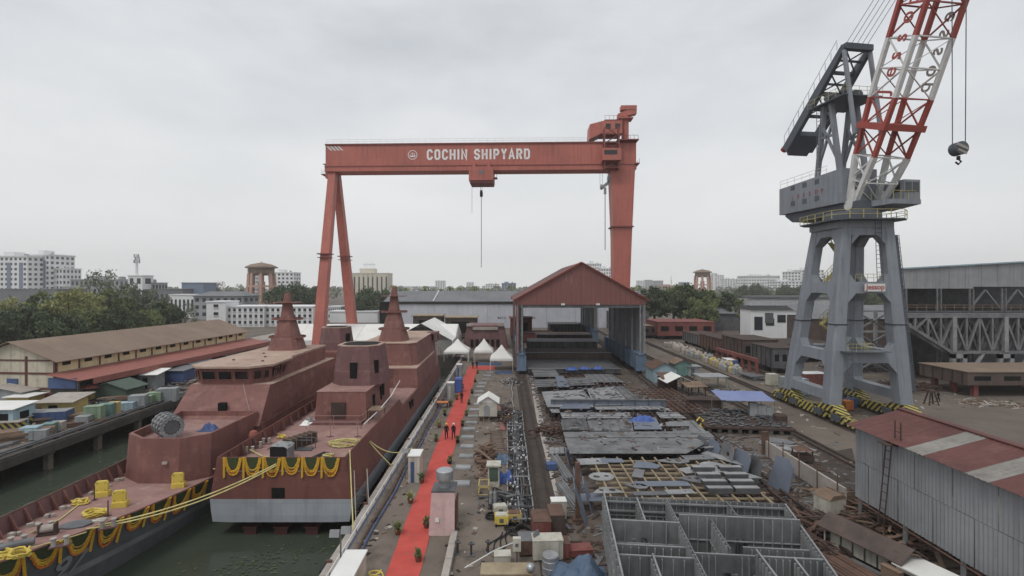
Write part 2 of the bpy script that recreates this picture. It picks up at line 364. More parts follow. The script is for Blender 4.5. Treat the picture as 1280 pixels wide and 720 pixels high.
flat('left_yard_pavement', 'road', -118, BX0-7, 20, 200, .004)
flat('side_road', 'road', 62, 150, 60, 92, .008)
# kerb and coping along the right quay edge
k = MB()
for i in range(60): k.bx(BX1-.12, BX1+.55, -10+i*2.2, -10+i*2.2+2.17, -.6, .16)
struct('quay_kerb', k, 'concrete_pale')
# left jetty: slab on piles, as one thing with its piles as parts
jt = thing('jetty', 'long concrete jetty on piles along the left side of the basin', 'jetty', (BX0, 60, WZ))
m_ = MB(); m_.bx(BX0-7.2, BX0, BY0, BY1, -.55, .0); part(jt, 'deck_slab', m_, 'quay_concrete', True)
m_ = MB(); m_.bx(BX0-.05, BX0+.25, BY0, BY1, -.8, .12); part(jt, 'edge_beam', m_, 'concrete_dark', True)
m_ = MB(); m_.bx(BX0-.25, BX0+.1, BY0, BY1, .125, .3); part(jt, 'kerb', m_, 'concrete_dark', True)
pm = MB(); pm.bx(-.3,.3,-.3,.3,-6,2.2); pmesh = pm.mesh('pile', 'quay_concrete')
cm = MB(); cm.bx(-6.5,.3,-.35,.35,0,.5); cmesh = cm.mesh('cross_beam', 'concrete_dark')
for i in range(14):
    y = 28 + i*6.6
    inst(jt, 'pile', pmesh, (-.35, y-60, 0)); inst(jt, 'cross_beam', cmesh, (-.2, y-60, 1.65))
    inst(jt, 'pile', pmesh, (-5.2, y-60, 0))
# pipes along the jetty edge
for i,(dx,z,r,mt) in enumerate(((-1.0,.35,.11,'steel_dark'),(-1.35,.35,.09,'cable_black'),(-1.7,.32,.13,'steel_grey'))):
    m_ = MB(); m_.tube((BX0+dx,20,z),(BX0+dx,118,z),r,8)
    for j in range(30): m_.bx(BX0+dx-.15,BX0+dx+.15,20+j*3.3,20+j*3.3+.2,.004,z)
    solo('service_pipe', m_, mt, ['dark pipe running nearest the left jetty edge','thin black hose line between the two jetty pipes','grey pipe farthest from the left jetty edge'][i], 'pipe')
# crane and shelter rails
def track(x0, y0, x1, y1, lab, gauge=.9):
    t = thing('rail_track', lab, 'rail track', (x0,y0,0))
    d = Vector((x1-x0,y1-y0,0)).normalized(); s = Vector((d.y,-d.x,0))
    m_ = MB(); P = [Vector((x0,y0,.006)), Vector((x1,y1,.006))]
    m_.bar(P[0], P[1], gauge+1.1, .02); part(t, 'bed', m_, 'dirt_dark', True)
    for sg in (-1,1):
        m_ = MB(); o_ = s*sg*gauge/2
        m_.bar(P[0]+o_+Vector((0,0,.05)), P[1]+o_+Vector((0,0,.05)), .14, .03)
        m_.bar(P[0]+o_+Vector((0,0,.12)), P[1]+o_+Vector((0,0,.12)), .08, .12)
        part(t, 'rail', m_, 'rust_dark', True)
track(3.1,18,2.0,190,'long twin rail track beside the cable trench, under the left blue leg')
track(22.2,30,29.6,180,'twin rail track right of the steel plates, under the right blue leg')
track(33.6,45,34.6,220,'twin rail track of the tall red gantry crane, left of the grey crane')
track(41.6,30,42.2,220,'twin rail track under the left bogies of the grey crane')
track(50.7,40,51.0,150,'twin rail track under the right bogies of the grey crane')
def strip(name, mt, px, z): # ground sheet between photo-measured corners
    m_ = MB(); m_.add([G(x,y,z) for x,y in px], [tuple(range(len(px)))]); return struct(name, m_, mt)
strip('rail_apron', 'concrete_pale', ((690,640),(702,640),(668,470),(662,470)), .012)
strip('dirt_patch', 'dirt_dark', ((985,575),(1065,560),(1080,625),(1000,612)), .012)
strip('side_apron', 'road', ((1145,500),(1290,520),(1290,560),(1150,520)), .016)
# red carpet
c = MB(); L_ = [(476,724),(520,660),(551,590),(570,540),(583,490),(590,462)]; R_ = [(519,724),(545,660),(566,590),(581,540),(592,490),(598,462)]
n = 90; P=[]
def lerpP(pp, t):
    t *= len(pp)-1; i = min(int(t), len(pp)-2); u = t-i; return (pp[i][0]*(1-u)+pp[i+1][0]*u, pp[i][1]*(1-u)+pp[i+1][1]*u)
Lg = [G(*p) for p in L_]; Rg = [G(*p) for p in R_]
y0, y1 = 27.0, 102.0
def at_y(pts, y):
    for a,b_ in zip(pts, pts[1:]):
        if a.y <= y <= b_.y: u=(y-a.y)/(b_.y-a.y); return a.x+(b_.x-a.x)*u
    return pts[0].x if y < pts[0].y else pts[-1].x
for i in range(n+1):
    y = y0+(y1-y0)*i/n; a_, b_ = at_y(Lg,y), at_y(Rg,y)
    a_ = -7.35 - .9*(i/n); b_ = a_ + 2.05
    w_ = .05*math.sin(i*.37)+.02*math.sin(i*1.9); z_ = .02+random.uniform(0,.035); P += [(a_+w_,y,z_),(b_+w_,y,z_+random.uniform(-.008,.008))]
c.add(P, [(2*i,2*i+1,2*i+3,2*i+2) for i in range(n)])
c.add([(-8.2,102.0,.024),(-2.6,102,.024),(-2.6,107,.024),(-8.2,107,.024)], [(0,1,2,3)])
solo('red_carpet', c, 'carpet', 'long red carpet running along the quay beside the ship', 'carpet')
for i,(x0,x1,y,lab) in enumerate(((-6.6,-1.2,109.5,'blue mat beyond the red end of the carpet'),(-2.4,1.0,99,'blue mat just right of the carpet end'))):
    c = MB(); c.bx(x0,x1,y-1.6,y+1.6,.004,.03); solo('blue_mat', c, 'carpet_blue', lab, 'mat')
# haze: even air round the whole place
hz = MB(); hz.bx(-2450,2450,-2450,2450,-12,150)
ho = part(None, 'haze', hz, 'void'); ho['kind'] = 'stuff'
hm = bpy.data.materials.new('haze_air'); hm.use_nodes = True; t = hm.node_tree; t.nodes.clear()
pv = N(t,'ShaderNodeVolumePrincipled'); pv.inputs['Color'].default_value = (.985,.99,1,1); pv.inputs['Density'].default_value = 0.00026; pv.inputs['Anisotropy'].default_value = .2
ou = N(t,'ShaderNodeOutputMaterial'); t.links.new(pv.outputs[0], ou.inputs['Volume'])
ho.data.materials.clear(); ho.data.materials.append(hm)
# ================================================================== the two ships
def octo(cx, cy, hx, hy, ch):                    # chamfered rectangle, plan
    return [(cx-hx+ch,cy-hy),(cx+hx-ch,cy-hy),(cx+hx,cy-hy+ch),(cx+hx,cy+hy-ch),(cx+hx-ch,cy+hy),(cx-hx+ch,cy+hy),(cx-hx,cy+hy-ch),(cx-hx,cy-hy+ch)]
def mast(root, cx, cy, z0, zt, hb):
    mo = MB(); lv = [(0,hb,hb*.95),(.2,hb*.80,hb*.76),(.21,hb*.72,hb*.68),(.52,hb*.45,hb*.43),(.53,hb*.38,hb*.36),(.82,hb*.24,hb*.24),(1.0,hb*.14,hb*.14)]
    mo.loft([[(x,y,z0+(zt-z0)*f) for x,y in octo(cx,cy,hx,hy,hx*.28)] for f,hx,hy in lv])
    o = part(root, 'mast', mo, 'primer_red', True)
    for f,hw,lip in ((.2,hb*1.08,.3),(.52,hb*.92,.28),(.82,hb*.92,.06)):
        p = MB(); z = z0+(zt-z0)*f; q = octo(cx,cy,hw,hw*.62,hw*.3)
        p.prism(q,z,z+.1)
        if lip > .1:
            q2 = octo(cx,cy,hw-.06,hw*.62-.06,hw*.3); p.loft([[(x,y,z+.1) for x,y in q],[(x,y,z+lip) for x,y in q],[(x,y,z+lip) for x,y in q2],[(x,y,z+.1) for x,y in q2]], cap=False)
        part(o, 'platform', p, 'primer_red', True)
    return o
def funnel(root, cx, cy, z0, z1, hx, hy, mt='primer_dark'):
    f = MB(); lv = [(z0,1.0),(z0+(z1-z0)*.36,.97),(z0+(z1-z0)*.38,.955),(z1,.84)]
    f.loft([[(cx+(x-cx)*s,cy+(y-cy)*s,z) for x,y in octo(cx,cy,hx,hy,hx*.42)] for z,s in lv])
    o = part(root, 'funnel', f, mt, True)
    s = MB(); q = octo(cx,cy,hx*.85,hy*.85,hx*.36); s.loft([[(x,y,z1) for x,y in q],[(x,y,z1+.12) for x,y in q]]); part(o, 'rim', s, 'roof_deck', True)
    s = MB(); q = octo(cx,cy,hx*.7,hy*.7,hx*.3); s.loft([[(x,y,z1+.121) for x,y in q],[(x,y,z1+.14) for x,y in q]]); part(o, 'uptake_opening', s, 'void', True)
    return o
def rail_run(root, pts, h=1.0, mt='primer_red', name='railing', step=2.0, world=True, r=.03):
    m_ = MB(); pts = [Vector(p) for p in pts]
    for a_, b_ in zip(pts, pts[1:]):
        for z in (h, h*.52): m_.tube(a_+Vector((0,0,z)), b_+Vector((0,0,z)), r, 5)
        k_ = max(1, int((b_-a_).length/step))
        for i in range(k_+1):
            p = a_.lerp(b_, i/k_); m_.tube(p, p+Vector((0,0,h)), r, 5)
    return part(root, name, m_, mt, world)
# ------------------------------------------------------------- ship with its stern to us
S1 = Vector((-18.1, 39.7, -2.7))
s1 = thing('warship', 'red primed warship with square stern and octagonal funnel nearest the carpet', 'ship', S1)
cx, ys = S1.x, S1.y
def b1(y): return 5.7 if y < 46 else max(.12, 5.7*(1-((y-46)/31.5)**2.2))
ST = [0,4,10,18,26,34,42,48,54,59,63,67,70,73,75.5,77.2]
ZK, ZB, ZD = .35, 3.7, 2.6
def ring(y, pts): return [(cx+sx*hx, ys+y, z) for sx,hx,z in pts]
low = []
for y in ST:
    h = b1(y); d = -1.5 if y < .1 else -1.5 - min(1.6, y*.2)
    low.append(ring(y, [(1,h,ZK),(1,h*.985,-.6),(1,h*.96,-1.45),(1,h*.72,d),(-1,h*.72,d),(-1,h*.96,-1.45),(-1,h*.985,-.6),(-1,h,ZK)]))
m_ = MB(); m_.loft(low, cap=False, closed=False); m_.add(low[0], [tuple(range(8))]); part(s1, 'lower_hull', m_, 'hull_grey', True)
up = MB(); rr = []
def top1(y): return ZB if y < 20 else (ZB-1.05*(y-20)/2 if y < 22 else (2.65 if y < 60 else 2.65+1.6*((y-60)/17)))
ST2 = sorted(ST+[20,22])
for sg in (1,-1):
    out = [(cx+sg*b1(y), ys+y, ZK+.002) for y in ST2]; tp = [(cx+sg*max(.1,b1(y)-.12-.46*min(1,b1(y)/4)), ys+y, top1(y)) for y in ST2]
    inn = [(x-sg*.09, y, z) for x,y,z in tp]; lo = [(cx+sg*max(.05,b1(y)-.62), ys+y, ZD-.3) for y in ST2]
    up.loft([out,tp,inn,lo], cap=False, closed=False)
up.add([(cx-b1(0),ys,ZK+.002),(cx+b1(0),ys,ZK+.002),(cx+b1(0)-.58,ys,ZB),(cx-b1(0)+.58,ys,ZB)], [(0,1,2,3)])
up.bx(cx-5.1,cx+5.1,ys+.004,ys+.09,ZD,ZB-.004)
part(s1, 'upper_hull', up, 'primer_stern', True)
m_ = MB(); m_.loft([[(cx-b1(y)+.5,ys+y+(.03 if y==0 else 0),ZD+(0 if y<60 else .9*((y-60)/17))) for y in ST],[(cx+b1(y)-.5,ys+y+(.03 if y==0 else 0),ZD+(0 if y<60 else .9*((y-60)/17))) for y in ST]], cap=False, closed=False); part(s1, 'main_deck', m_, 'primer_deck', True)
m_ = MB(); m_.bx(cx-.75,cx+.3,ys-.03,ys+.2,.42,1.25); part(s1, 'transom_opening', m_, 'void', True)
fr = MB(); fr.extr([(0,0),(.45,0),(.1,1.0),(0,1.0)],'y',-.04,.04); frm = fr.mesh('bulwark_frame','primer_dark')
for i in range(10):
    inst(s1, 'bulwark_frame', frm, (-5.02, 1.6+i*1.9, ZD-S1.z)); inst(s1, 'bulwark_frame', frm, (5.02, 1.6+i*1.9, ZD-S1.z), (0,0,math.pi))
# aft deckhouse
dh = MB(); dh.loft([[(x,y,ZD) for x,y in octo(cx,ys+19.6,2.85,5.4,.02)],[(cx+(x-cx)*.93,y if y>ys+19 else y+.25,5.8) for x,y in octo(cx,ys+19.6,2.85,5.4,.02)]])
d1 = part(s1, 'aft_deckhouse', dh, 'primer_red', True)
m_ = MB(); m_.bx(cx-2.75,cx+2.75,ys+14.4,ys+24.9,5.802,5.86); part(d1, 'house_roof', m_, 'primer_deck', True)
m_ = MB(); m_.bx(cx-1.0,cx+.5,ys+14.05,ys+14.5,3.1,4.7); part(d1, 'doorway', m_, 'rust_dark', True)
for i,(y,z0,z1) in enumerate(((17.0,3.2,4.9),(20.2,3.6,5.2),(21.3,3.9,5.4))):
    m_ = MB(); m_.bx(cx+2.55,cx+2.88,ys+y,ys+y+.55,z0,z1); part(d1, 'side_opening', m_, 'void', True)
m_ = MB(); m_.bx(cx-3.1,cx+2.6,ys+12.9,ys+14.1,ZD,ZD+.25); part(d1, 'threshold_platform', m_, 'primer_dark', True)
fn = funnel(s1, cx+.55, ys+20.3, 5.86, 10.3, 2.95, 2.8)
m_ = MB(); m_.bx(cx-.05,cx+.75,ys+17.5,ys+17.72,6.7,8.5); part(fn, 'louvre_opening', m_, 'void', True)
m_ = MB(); m_.box((cx+2.75,ys+18.35,7.9),(.5,.35,1.6),rz=R(45)); part(fn, 'louvre_opening', m_, 'void', True)
# forward superstructure
f1 = MB(); f1.loft([[(cx+s*(5.2 if y<50 else 5.2-(y-50)*.13),ys+y,ZD) for s,y in ((-1,32),(1,32),(1,50),(1,62),(-1,62),(-1,50))],
                    [(cx+s*(4.95 if y<50 else 4.95-(y-50)*.15),ys+y+(.4 if y==32 else 0),5.3) for s,y in ((-1,32),(1,32),(1,50),(1,62),(-1,62),(-1,50))]])
L1 = part(s1, 'lower_superstructure', f1, 'primer_red', True)
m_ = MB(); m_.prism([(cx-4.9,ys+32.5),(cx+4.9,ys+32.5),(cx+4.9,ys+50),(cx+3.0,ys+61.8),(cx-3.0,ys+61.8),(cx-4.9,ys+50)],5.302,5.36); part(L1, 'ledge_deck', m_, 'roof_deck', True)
f2 = MB(); q = octo(cx,ys+45,4.55,10.2,.9); f2.loft([[(x,y,5.36) for x,y in q],[(cx+(x-cx)*.9,y+(.5 if y<ys+40 else 0),8.6) for x,y in q]])
L2 = part(s1, 'upper_superstructure', f2, 'primer_red', True)
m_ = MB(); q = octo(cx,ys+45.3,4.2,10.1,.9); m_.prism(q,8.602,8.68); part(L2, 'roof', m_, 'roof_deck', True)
m_ = MB(); m_.bx(cx+3.3,cx+5.2,ys+51.5,ys+54.6,7.0,8.75); w1 = part(L2, 'bridge_wing', m_, 'primer_dark', True)
m_ = MB(); m_.bx(cx+5.195,cx+5.22,ys+52,ys+53.2,7.5,8.3); part(w1, 'wing_window', m_, 'void', True)
m_ = MB(); m_.bx(cx+3.9,cx+4.6,ys+51.45,ys+51.51,7.3,8.4); part(w1, 'wing_door', m_, 'void', True)
mast(s1, cx+.1, ys+39.3, 8.68, 17.2, 2.15)
rail_run(s1, [(cx-2.7,ys+11.6,ZD),(cx+3.0,ys+11.6,ZD),(cx+3.0,ys+13.6,ZD)], 1.35, 'primer_deck', r=.035)
for y in (16.4,18.4):
    pass
m_ = MB()
for s_ in (0,.45): m_.tube((cx+1.0+s_,ys+31.9,ZD),(cx+1.0+s_,ys+32.3,5.3),.03,5)
for i in range(9): m_.tube((cx+1.0,ys+31.93+i*.04,ZD+.25+i*.3),(cx+1.45,ys+31.93+i*.04,ZD+.25+i*.3),.025,5)
part(L1, 'ladder', m_, 'primer_dark', True)
for i,y in enumerate((25.2,26.6)):
    m_ = MB(); m_.box((cx+5.42,ys+y,1.75),(.25,.5,.95)); part(s1, 'side_port', m_, 'void', True)
m_ = MB(); m_.path([(cx+3.6,ys+10.5,3.4),(cx+4.2,ys+14,3.9),(cx+4.6,ys+18,4.6),(cx+4.75,ys+22,5.6)],.06,6); part(s1, 'curved_handrail', m_, 'white_paint', True)
m_ = MB(); m_.bx(cx+3.1,cx+4.6,ys+13.5,ys+15.5,3.95,4.05)
for a_ in (3.2,4.5):
    for c_ in (13.6,15.4): m_.tube((cx+a_,ys+c_,ZD),(cx+a_,ys+c_,3.95),.05,5)
part(s1, 'raised_platform', m_, 'timber', True)
bw = MB()
for i in range(9):
    t_ = i/8; bw.tube((cx+5.0-3.4*t_**1.8,ys+58+12*t_,3.0),(cx+5.0-3.4*t_**1.8,ys+58+12*t_,4.6),.04,5)
bw.path([(cx+5.0-3.4*(i/8)**1.8,ys+58+12*i/8,4.6) for i in range(9)],.05,5); part(s1, 'bow_rail', bw, 'timber', True)
blk = MB(); blk.bx(-.5,.5,-.5,.5,-1.6,.2); blk.bx(-.62,.62,-.6,.6,.2,.32); blkm = blk.mesh('keel_block','boot_red')
for i in range(3):
    o = inst(None, 'keel_block', blkm, (cx-2.7+i*2.5, ys+.9, -2.35)); tag(o, ORD[i]+' red keel block from the left, under the square stern at the waterline', 'block', 'keel blocks under the stern')
# ------------------------------------------------------------- ship with its bow to us
CX2 = -30.0
s2 = thing('warship', 'warship with its grey garlanded bow toward us and a windowed bridge', 'ship', (CX2, 60, -2.7))
HB = [(22,.12),(24,.55),(26,1.0),(28,1.45),(32,2.45),(36,3.25),(40,3.9),(44,4.35),(50,4.8),(56,5.0),(90,5.0),(99,4.8)]
def hb(Y):
    for (a_,h0),(b_,h1) in zip(HB,HB[1:]):
        if a_<=Y<=b_: return h0+(h1-h0)*(Y-a_)/(b_-a_)
    return HB[-1][1]
def zs(Y): return .6+1.8*(max(0,44-Y)/22)**1.3
YS = [22,23,24,26,28,30,32,34,36,38,40,42,44,47,50,56,64,74,84,92,99]
def sec(Y, sg, f): # f: 0 deck edge .. 1 waterline
    fl = 1-.52*f*max(0,min(1,(58-Y)/30)); rake = (0 if Y>34 else (34-Y)/12*3.2*f)
    return (CX2+sg*max(.06,hb(min(99,Y))*fl), Y+rake, zs(Y)+(WZ-.6-zs(Y))*f)
def band(f0, f1, nm, mt, k=4):
    m_ = MB()
    for sg in (1,-1):
        m_.loft([[sec(Y,sg,f0+(f1-f0)*i/k) for Y in YS] for i in range(k+1)], cap=False, closed=False)
    return part(s2, nm, m_, mt, True)
band(0,.50,'upper_hull','hull_dark'); band(.5,.60,'waterline_stripe','stripe_grey',1); band(.60,.88,'lower_hull','hull_dark',2); band(.88,1.0,'boot_top','boot_red',1)
m_ = MB(); m_.loft([[(CX2-hb(Y)+.02,Y,zs(Y)-.01) for Y in YS],[(CX2+hb(Y)-.02,Y,zs(Y)-.01) for Y in YS]], cap=False, closed=False); m_.bx(CX2-4.8,CX2+4.8,98.95,99.05,-3,.6)
part(s2, 'foredeck', m_, 'primer_deck', True)
m_ = MB(); YB = [Y for Y in YS if Y<=50]
m_.loft([[(CX2-hb(Y)-.02,Y,zs(Y)-.05) for Y in YB],[(CX2-hb(Y)-.22,Y-.1,zs(Y)+1.05) for Y in YB],[(CX2-hb(Y)-.12,Y-.1,zs(Y)+1.05) for Y in YB],[(CX2-hb(Y)+.08,Y,zs(Y)-.02) for Y in YB]], cap=False, closed=False)
part(s2, 'bulwark', m_, 'primer_dark', True)
m_ = MB(); m_.path([(CX2-hb(Y)-.17,Y-.1,zs(Y)+1.08) for Y in YB],.07,6); part(s2, 'bulwark_cap', m_, 'rust', True)
m_ = MB(); m_.path([(CX2+hb(Y)-.06,Y,zs(Y)+.05) for Y in YB],.07,6); part(s2, 'deck_edge_bar', m_, 'primer_red', True)
fr = MB(); fr.extr([(0,0),(.55,0),(.0,1.0),(-.12,1.0)],'y',-.04,.04); frm2 = fr.mesh('bulwark_frame','primer_red')
for i in range(19):
    Y = 25+i*1.25; inst(s2, 'bulwark_frame', frm2, (-hb(Y)+.02, Y-60, zs(Y)+2.7))
# hull number painted on the bow flare
num = text_mesh("97",1.9,.01,.03,"stripe_grey",shear=.25)
no_ = bpy.data.objects.new('hull_number', num); COL.objects.link(no_); no_.parent = s2
a_ = Vector(sec(30.2,1,.52)); b_ = Vector(sec(33.2,1,.52)); u_ = Vector(sec(31,1,.2)); ux = (b_-a_).normalized(); vv = (u_-Vector(sec(31,1,.52))); vv = (vv-ux*vv.dot(ux)).normalized(); nn = ux.cross(vv)
Mx = Matrix((ux,vv,nn)).transposed().to_4x4(); Mx.translation = a_+nn*.12-Vector((CX2,60,-2.7)); no_.matrix_local = Mx
# gun house
gq = [(-31.3,42.0),(-27.9,42.0),(-26.1,43.6),(-25.8,51.6),(-34.2,51.6),(-33.6,43.6)]
gh = MB(); top = [(CX2+(x-CX2)*.97, 42.4+(y-42)*.96, 4.35) for x,y in gq]; inn = [(CX2+(x-CX2)*.92, 42.65+(y-42)*.95, 4.35) for x,y in gq]; fl = [(x,y,3.55) for x,y,_ in inn]
gh.loft([[(x,y,.55) for x,y in gq], top, inn, fl], cap=False); g1 = part(s2, 'gun_house', gh, 'primer_red', True)
m_ = MB(); m_.add(fl, [tuple(range(6))]); part(g1, 'gun_deck', m_, 'primer_deck', True)
m_ = MB(); m_.bx(-29.2,-28.8,41.93,42.1,2.3,2.5); part(g1, 'nameplate', m_, 'concrete_pale', True)
# bridge block
q0 = [(-35.0,50.8),(-25.4,50.8),(-25.2,74),(-34.8,74)]; q1 = [(-34.6,54.2),(-25.9,54.2),(-25.6,74),(-34.5,74)]
m_ = MB(); m_.loft([[(x,y,3.0 if y<52 else .5) for x,y in q0],[(x,y,6.6) for x,y in q1]]); m_.bx(-34.9,-25.3,51.2,74,.5,3.2)
B1 = part(s2, 'bridge_base', m_, 'primer_red', True)
m_ = MB(); m_.box((-29.8,51.95,4.6),(.75,.5,1.1),rx=R(-43)*0); part(B1, 'front_opening', m_, 'void', True)
m_ = MB(); m_.bx(-34.4,-25.7,54.3,73.8,6.602,6.66); part(B1, 'ledge_deck', m_, 'roof_deck', True)
q = [(-34.3,55.0),(-33.4,54.2),(-28.0,54.2),(-26.6,55.6),(-26.6,72.6),(-34.0,72.6)]
m_ = MB(); m_.loft([[(x,y,6.66) for x,y in q],[(CX2+(x-CX2)*1.0,y-(.35 if y<56 else 0),8.45) for x,y in q]])
B2 = part(s2, 'bridge', m_, 'primer_red', True)
m_ = MB(); qr = [(-34.9,54.9),(-33.6,53.5),(-27.8,53.5),(-26.0,55.3),(-26.1,60.5),(-26.7,61.2),(-26.7,73),(-34.3,73),(-34.5,61)]
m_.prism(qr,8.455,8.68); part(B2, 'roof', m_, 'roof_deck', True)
def win(p, q_, z0, z1, inset=.03):
    p, q_ = Vector((p[0],p[1],0)), Vector((q_[0],q_[1],0)); d = (q_-p).normalized(); nrm = Vector((d.y,-d.x,0))
    m_ = MB(); z = (z0+z1)/2; k0, k1 = (z0-6.66)/1.79*.35, (z1-6.66)/1.79*.35
    m_.loft([[p+nrm*(k0+.03)+Vector((0,0,z0)),q_+nrm*(k0+.03)+Vector((0,0,z0)),q_+nrm*(k1+.03)+Vector((0,0,z1)),p+nrm*(k1+.03)+Vector((0,0,z1))],
             [p-nrm*.3+Vector((0,0,z0)),q_-nrm*.3+Vector((0,0,z0)),q_-nrm*.3+Vector((0,0,z1)),p-nrm*.3+Vector((0,0,z1))]])
    o = part(B2, 'bridge_window', m_, 'glass_dark', True)
    f_ = MB()
    for a_,b_,za,zb in ((p,q_,z0,z0),(p,q_,z1,z1),(p,p,z0,z1),(q_,q_,z0,z1)):
        ka, kb = (za-6.66)/1.79*.35, (zb-6.66)/1.79*.35
        f_.bar(a_+nrm*(ka+.04)+Vector((0,0,za)), b_+nrm*(kb+.04)+Vector((0,0,zb)), .07,.07)
    part(o, 'frame', f_, 'primer_red', True)
for i in range(3): win((-33.2+i*1.78,54.2),(-33.2+i*1.78+1.45,54.2),7.15,8.1)
win((-34.25,54.95),(-33.55,54.3),7.15,8.1)
win((-27.85,54.35),(-27.25,54.95),7.15,8.1); win((-27.1,55.1),(-26.7,55.5),7.15,8.1)
for i in range(2): win((-26.6,56.2+i*1.7),(-26.6,57.3+i*1.7),7.15,8.1)
mast(s2, -30.3, 68.4, 8.68, 16.4, 2.1)
m_ = MB(); m_.bx(-34.4,-25.6,74,96,.5,3.4); A1 = part(s2, 'aft_house', m_, 'primer_red', True)
m_ = MB(); m_.bx(-34.3,-25.7,74.1,95.9,3.402,3.46); part(A1, 'house_roof', m_, 'primer_deck', True)
m_ = MB(); m_.bx(-32.6,-26.6,80,92,3.46,6.6); part(s2, 'funnel_base', m_, 'primer_red', True)
fn2 = funnel(s2, -29.4, 85.5, 6.6, 10.2, 2.55, 2.5)
m_ = MB(); m_.box((-27.0,84.2,8.6),(.5,.9,1.3)); part(fn2, 'louvre_opening', m_, 'void', True)
for i,(x,y) in enumerate(((-32,58),(-29.5,60.5),(-31.2,63.5),(-28.2,57.2))):
    m_ = MB(); m_.lathe([(.16,0),(.16,.12),(.05,.16)],(x,y,8.68),8); part(B2, 'roof_socket', m_, 'primer_dark', True)
# ================================================================== cranes
# block letters with cut corners, strokes on a 0..1 x 0..1.5 grid
c_ = .26
LET = {'C':[[(1,1.08),(1,1.5-c_),(1-c_,1.5),(c_,1.5),(0,1.5-c_),(0,c_),(c_,0),(1-c_,0),(1,c_),(1,.42)]],
 'O':[[(.5,1.5),(c_,1.5),(0,1.5-c_),(0,c_),(c_,0),(1-c_,0),(1,c_),(1,1.5-c_),(1-c_,1.5),(.5,1.5)]],
 'H':[[(0,-.13),(0,1.63)],[(1,-.13),(1,1.63)],[(0,.75),(1,.75)]], 'I':[[(.5,-.13),(.5,1.63)]],
 'N':[[(0,-.13),(0,1.55),(1,-.05),(1,1.63)]],
 'S':[[(1,1.1),(1,1.5-c_),(1-c_,1.5),(c_,1.5),(0,1.5-c_),(0,1.02),(c_,.78),(1-c_,.72),(1,.48),(1,c_),(1-c_,0),(c_,0),(0,c_),(0,.4)]],
 'P':[[(0,-.13),(0,1.5),(1-c_,1.5),(1,1.5-c_),(1,.95),(1-c_,.68),(0,.68)]], 'Y':[[(0,1.63),(.5,.75),(1,1.63)],[(.5,.8),(.5,-.13)]],
 'A':[[(-.08,-.13),(.5,1.6),(1.08,-.13)],[(.22,.42),(.78,.42)]],
 'R':[[(0,-.13),(0,1.5),(1-c_,1.5),(1,1.5-c_),(1,.98),(1-c_,.74),(0,.74)],[(.55,.74),(1.02,-.13)]],
 'D':[[(0,0),(0,1.5),(1-c_,1.5),(1,1.5-c_),(1,c_),(1-c_,0),(-.12,0)]]}
def letter(ch, wd, ht, sw, dp):
    m_ = MB()
    for st in LET[ch]:
        P = [Vector((x*(wd-sw)+sw/2, 0, y/1.5*(ht-sw)+sw/2)) for x,y in st]
        L_, R_ = [], []
        for i,p in enumerate(P):
            a_ = (p-P[i-1]).normalized() if i else (P[1]-P[0]).normalized()
            b_ = (P[i+1]-p).normalized() if i < len(P)-1 else a_
            na = Vector((-a_.z,0,a_.x)); nb = Vector((-b_.z,0,b_.x)); n_ = (na+nb)
            n_ = n_.normalized() if n_.length > 1e-3 else na; k_ = sw/2/max(.45, n_.dot(na))
            L_.append(p+n_*k_); R_.append(p-n_*k_)
        o_ = Vector((0,dp,0))
        m_.loft([[*L_],[p-o_ for p in L_],[p-o_ for p in R_],[*R_]], cap=False, closed=False)
    return m_
# ------------------------------------------------------------- gantry crane
GA = thing('gantry_crane', 'tall red gantry crane with white lettering spanning the yard', 'gantry crane', (-46.0, 131.0, 0), R(-1.8))
zb, zt, GL = 46.9, 54.1, 69.0
m_ = MB(); m_.bx(-1.2,GL+10,-2.0,2.0,48.3,zt-.35); gd = part(GA, 'girder', m_, 'gantry_red')
m_ = MB(); m_.bx(-1.3,GL+10.1,-2.25,2.25,zt-.35,zt); part(gd, 'top_flange', m_, 'gantry_dark')
m_ = MB(); m_.bx(-1.3,GL+10,-2.4,2.4,zb,48.05); part(gd, 'bottom_box', m_, 'gantry_red')
m_ = MB(); m_.bx(-1.3,GL+10,-2.5,2.5,48.05,48.3); part(gd, 'trolley_rail', m_, 'gantry_dark')
x = 25.3
for ch in 'COCHIN SHIPYARD':
    if ch == ' ': x += 1.35; continue
    wd = .62 if ch == 'I' else 1.55
    o = part(gd, 'letter', letter(ch, wd if ch != 'I' else .62, 2.75, .50, .05), 'letter_white')
    o.location = (x, -2.0, 49.75); x += wd + .42
em = MB()
for r0,r1 in ((1.22,1.06),):
    q = [(math.cos(2*math.pi*i/32), math.sin(2*math.pi*i/32)) for i in range(33)]
    em.loft([[(r0*a,-.05,r0*b_) for a,b_ in q],[(r1*a,-.05,r1*b_) for a,b_ in q],[(r1*a,0,r1*b_) for a,b_ in q],[(r0*a,0,r0*b_) for a,b_ in q]], cap=False, closed=True)
em.extr([(-.85,-.05),(-.55,-.55),(.55,-.55),(.85,-.05),(.2,-.2),(-.3,-.2)],'y',-.05,0)
em.extr([(-.45,0),(-.38,0),(-.3,.55),(-.45,.4)],'y',-.05,0); em.extr([(-.1,-.1),(.05,-.1),(.1,.75),(-.1,.5)],'y',-.05,0); em.extr([(.35,0),(.5,0),(.6,.5),(.35,.35)],'y',-.05,0)
o = part(gd, 'emblem', em, 'letter_white'); o.location = (21.6,-2.0,51.1)
st = MB(); st.extr([(0,0),(.55,0),(-.6,1.15),(-1.15,1.15)],'y',-.03,0); stm = st.mesh('warning_stripe','white_paint')
for i in range(4): inst(gd, 'warning_stripe', stm, (.15+i*.95,-2.01,52.4))
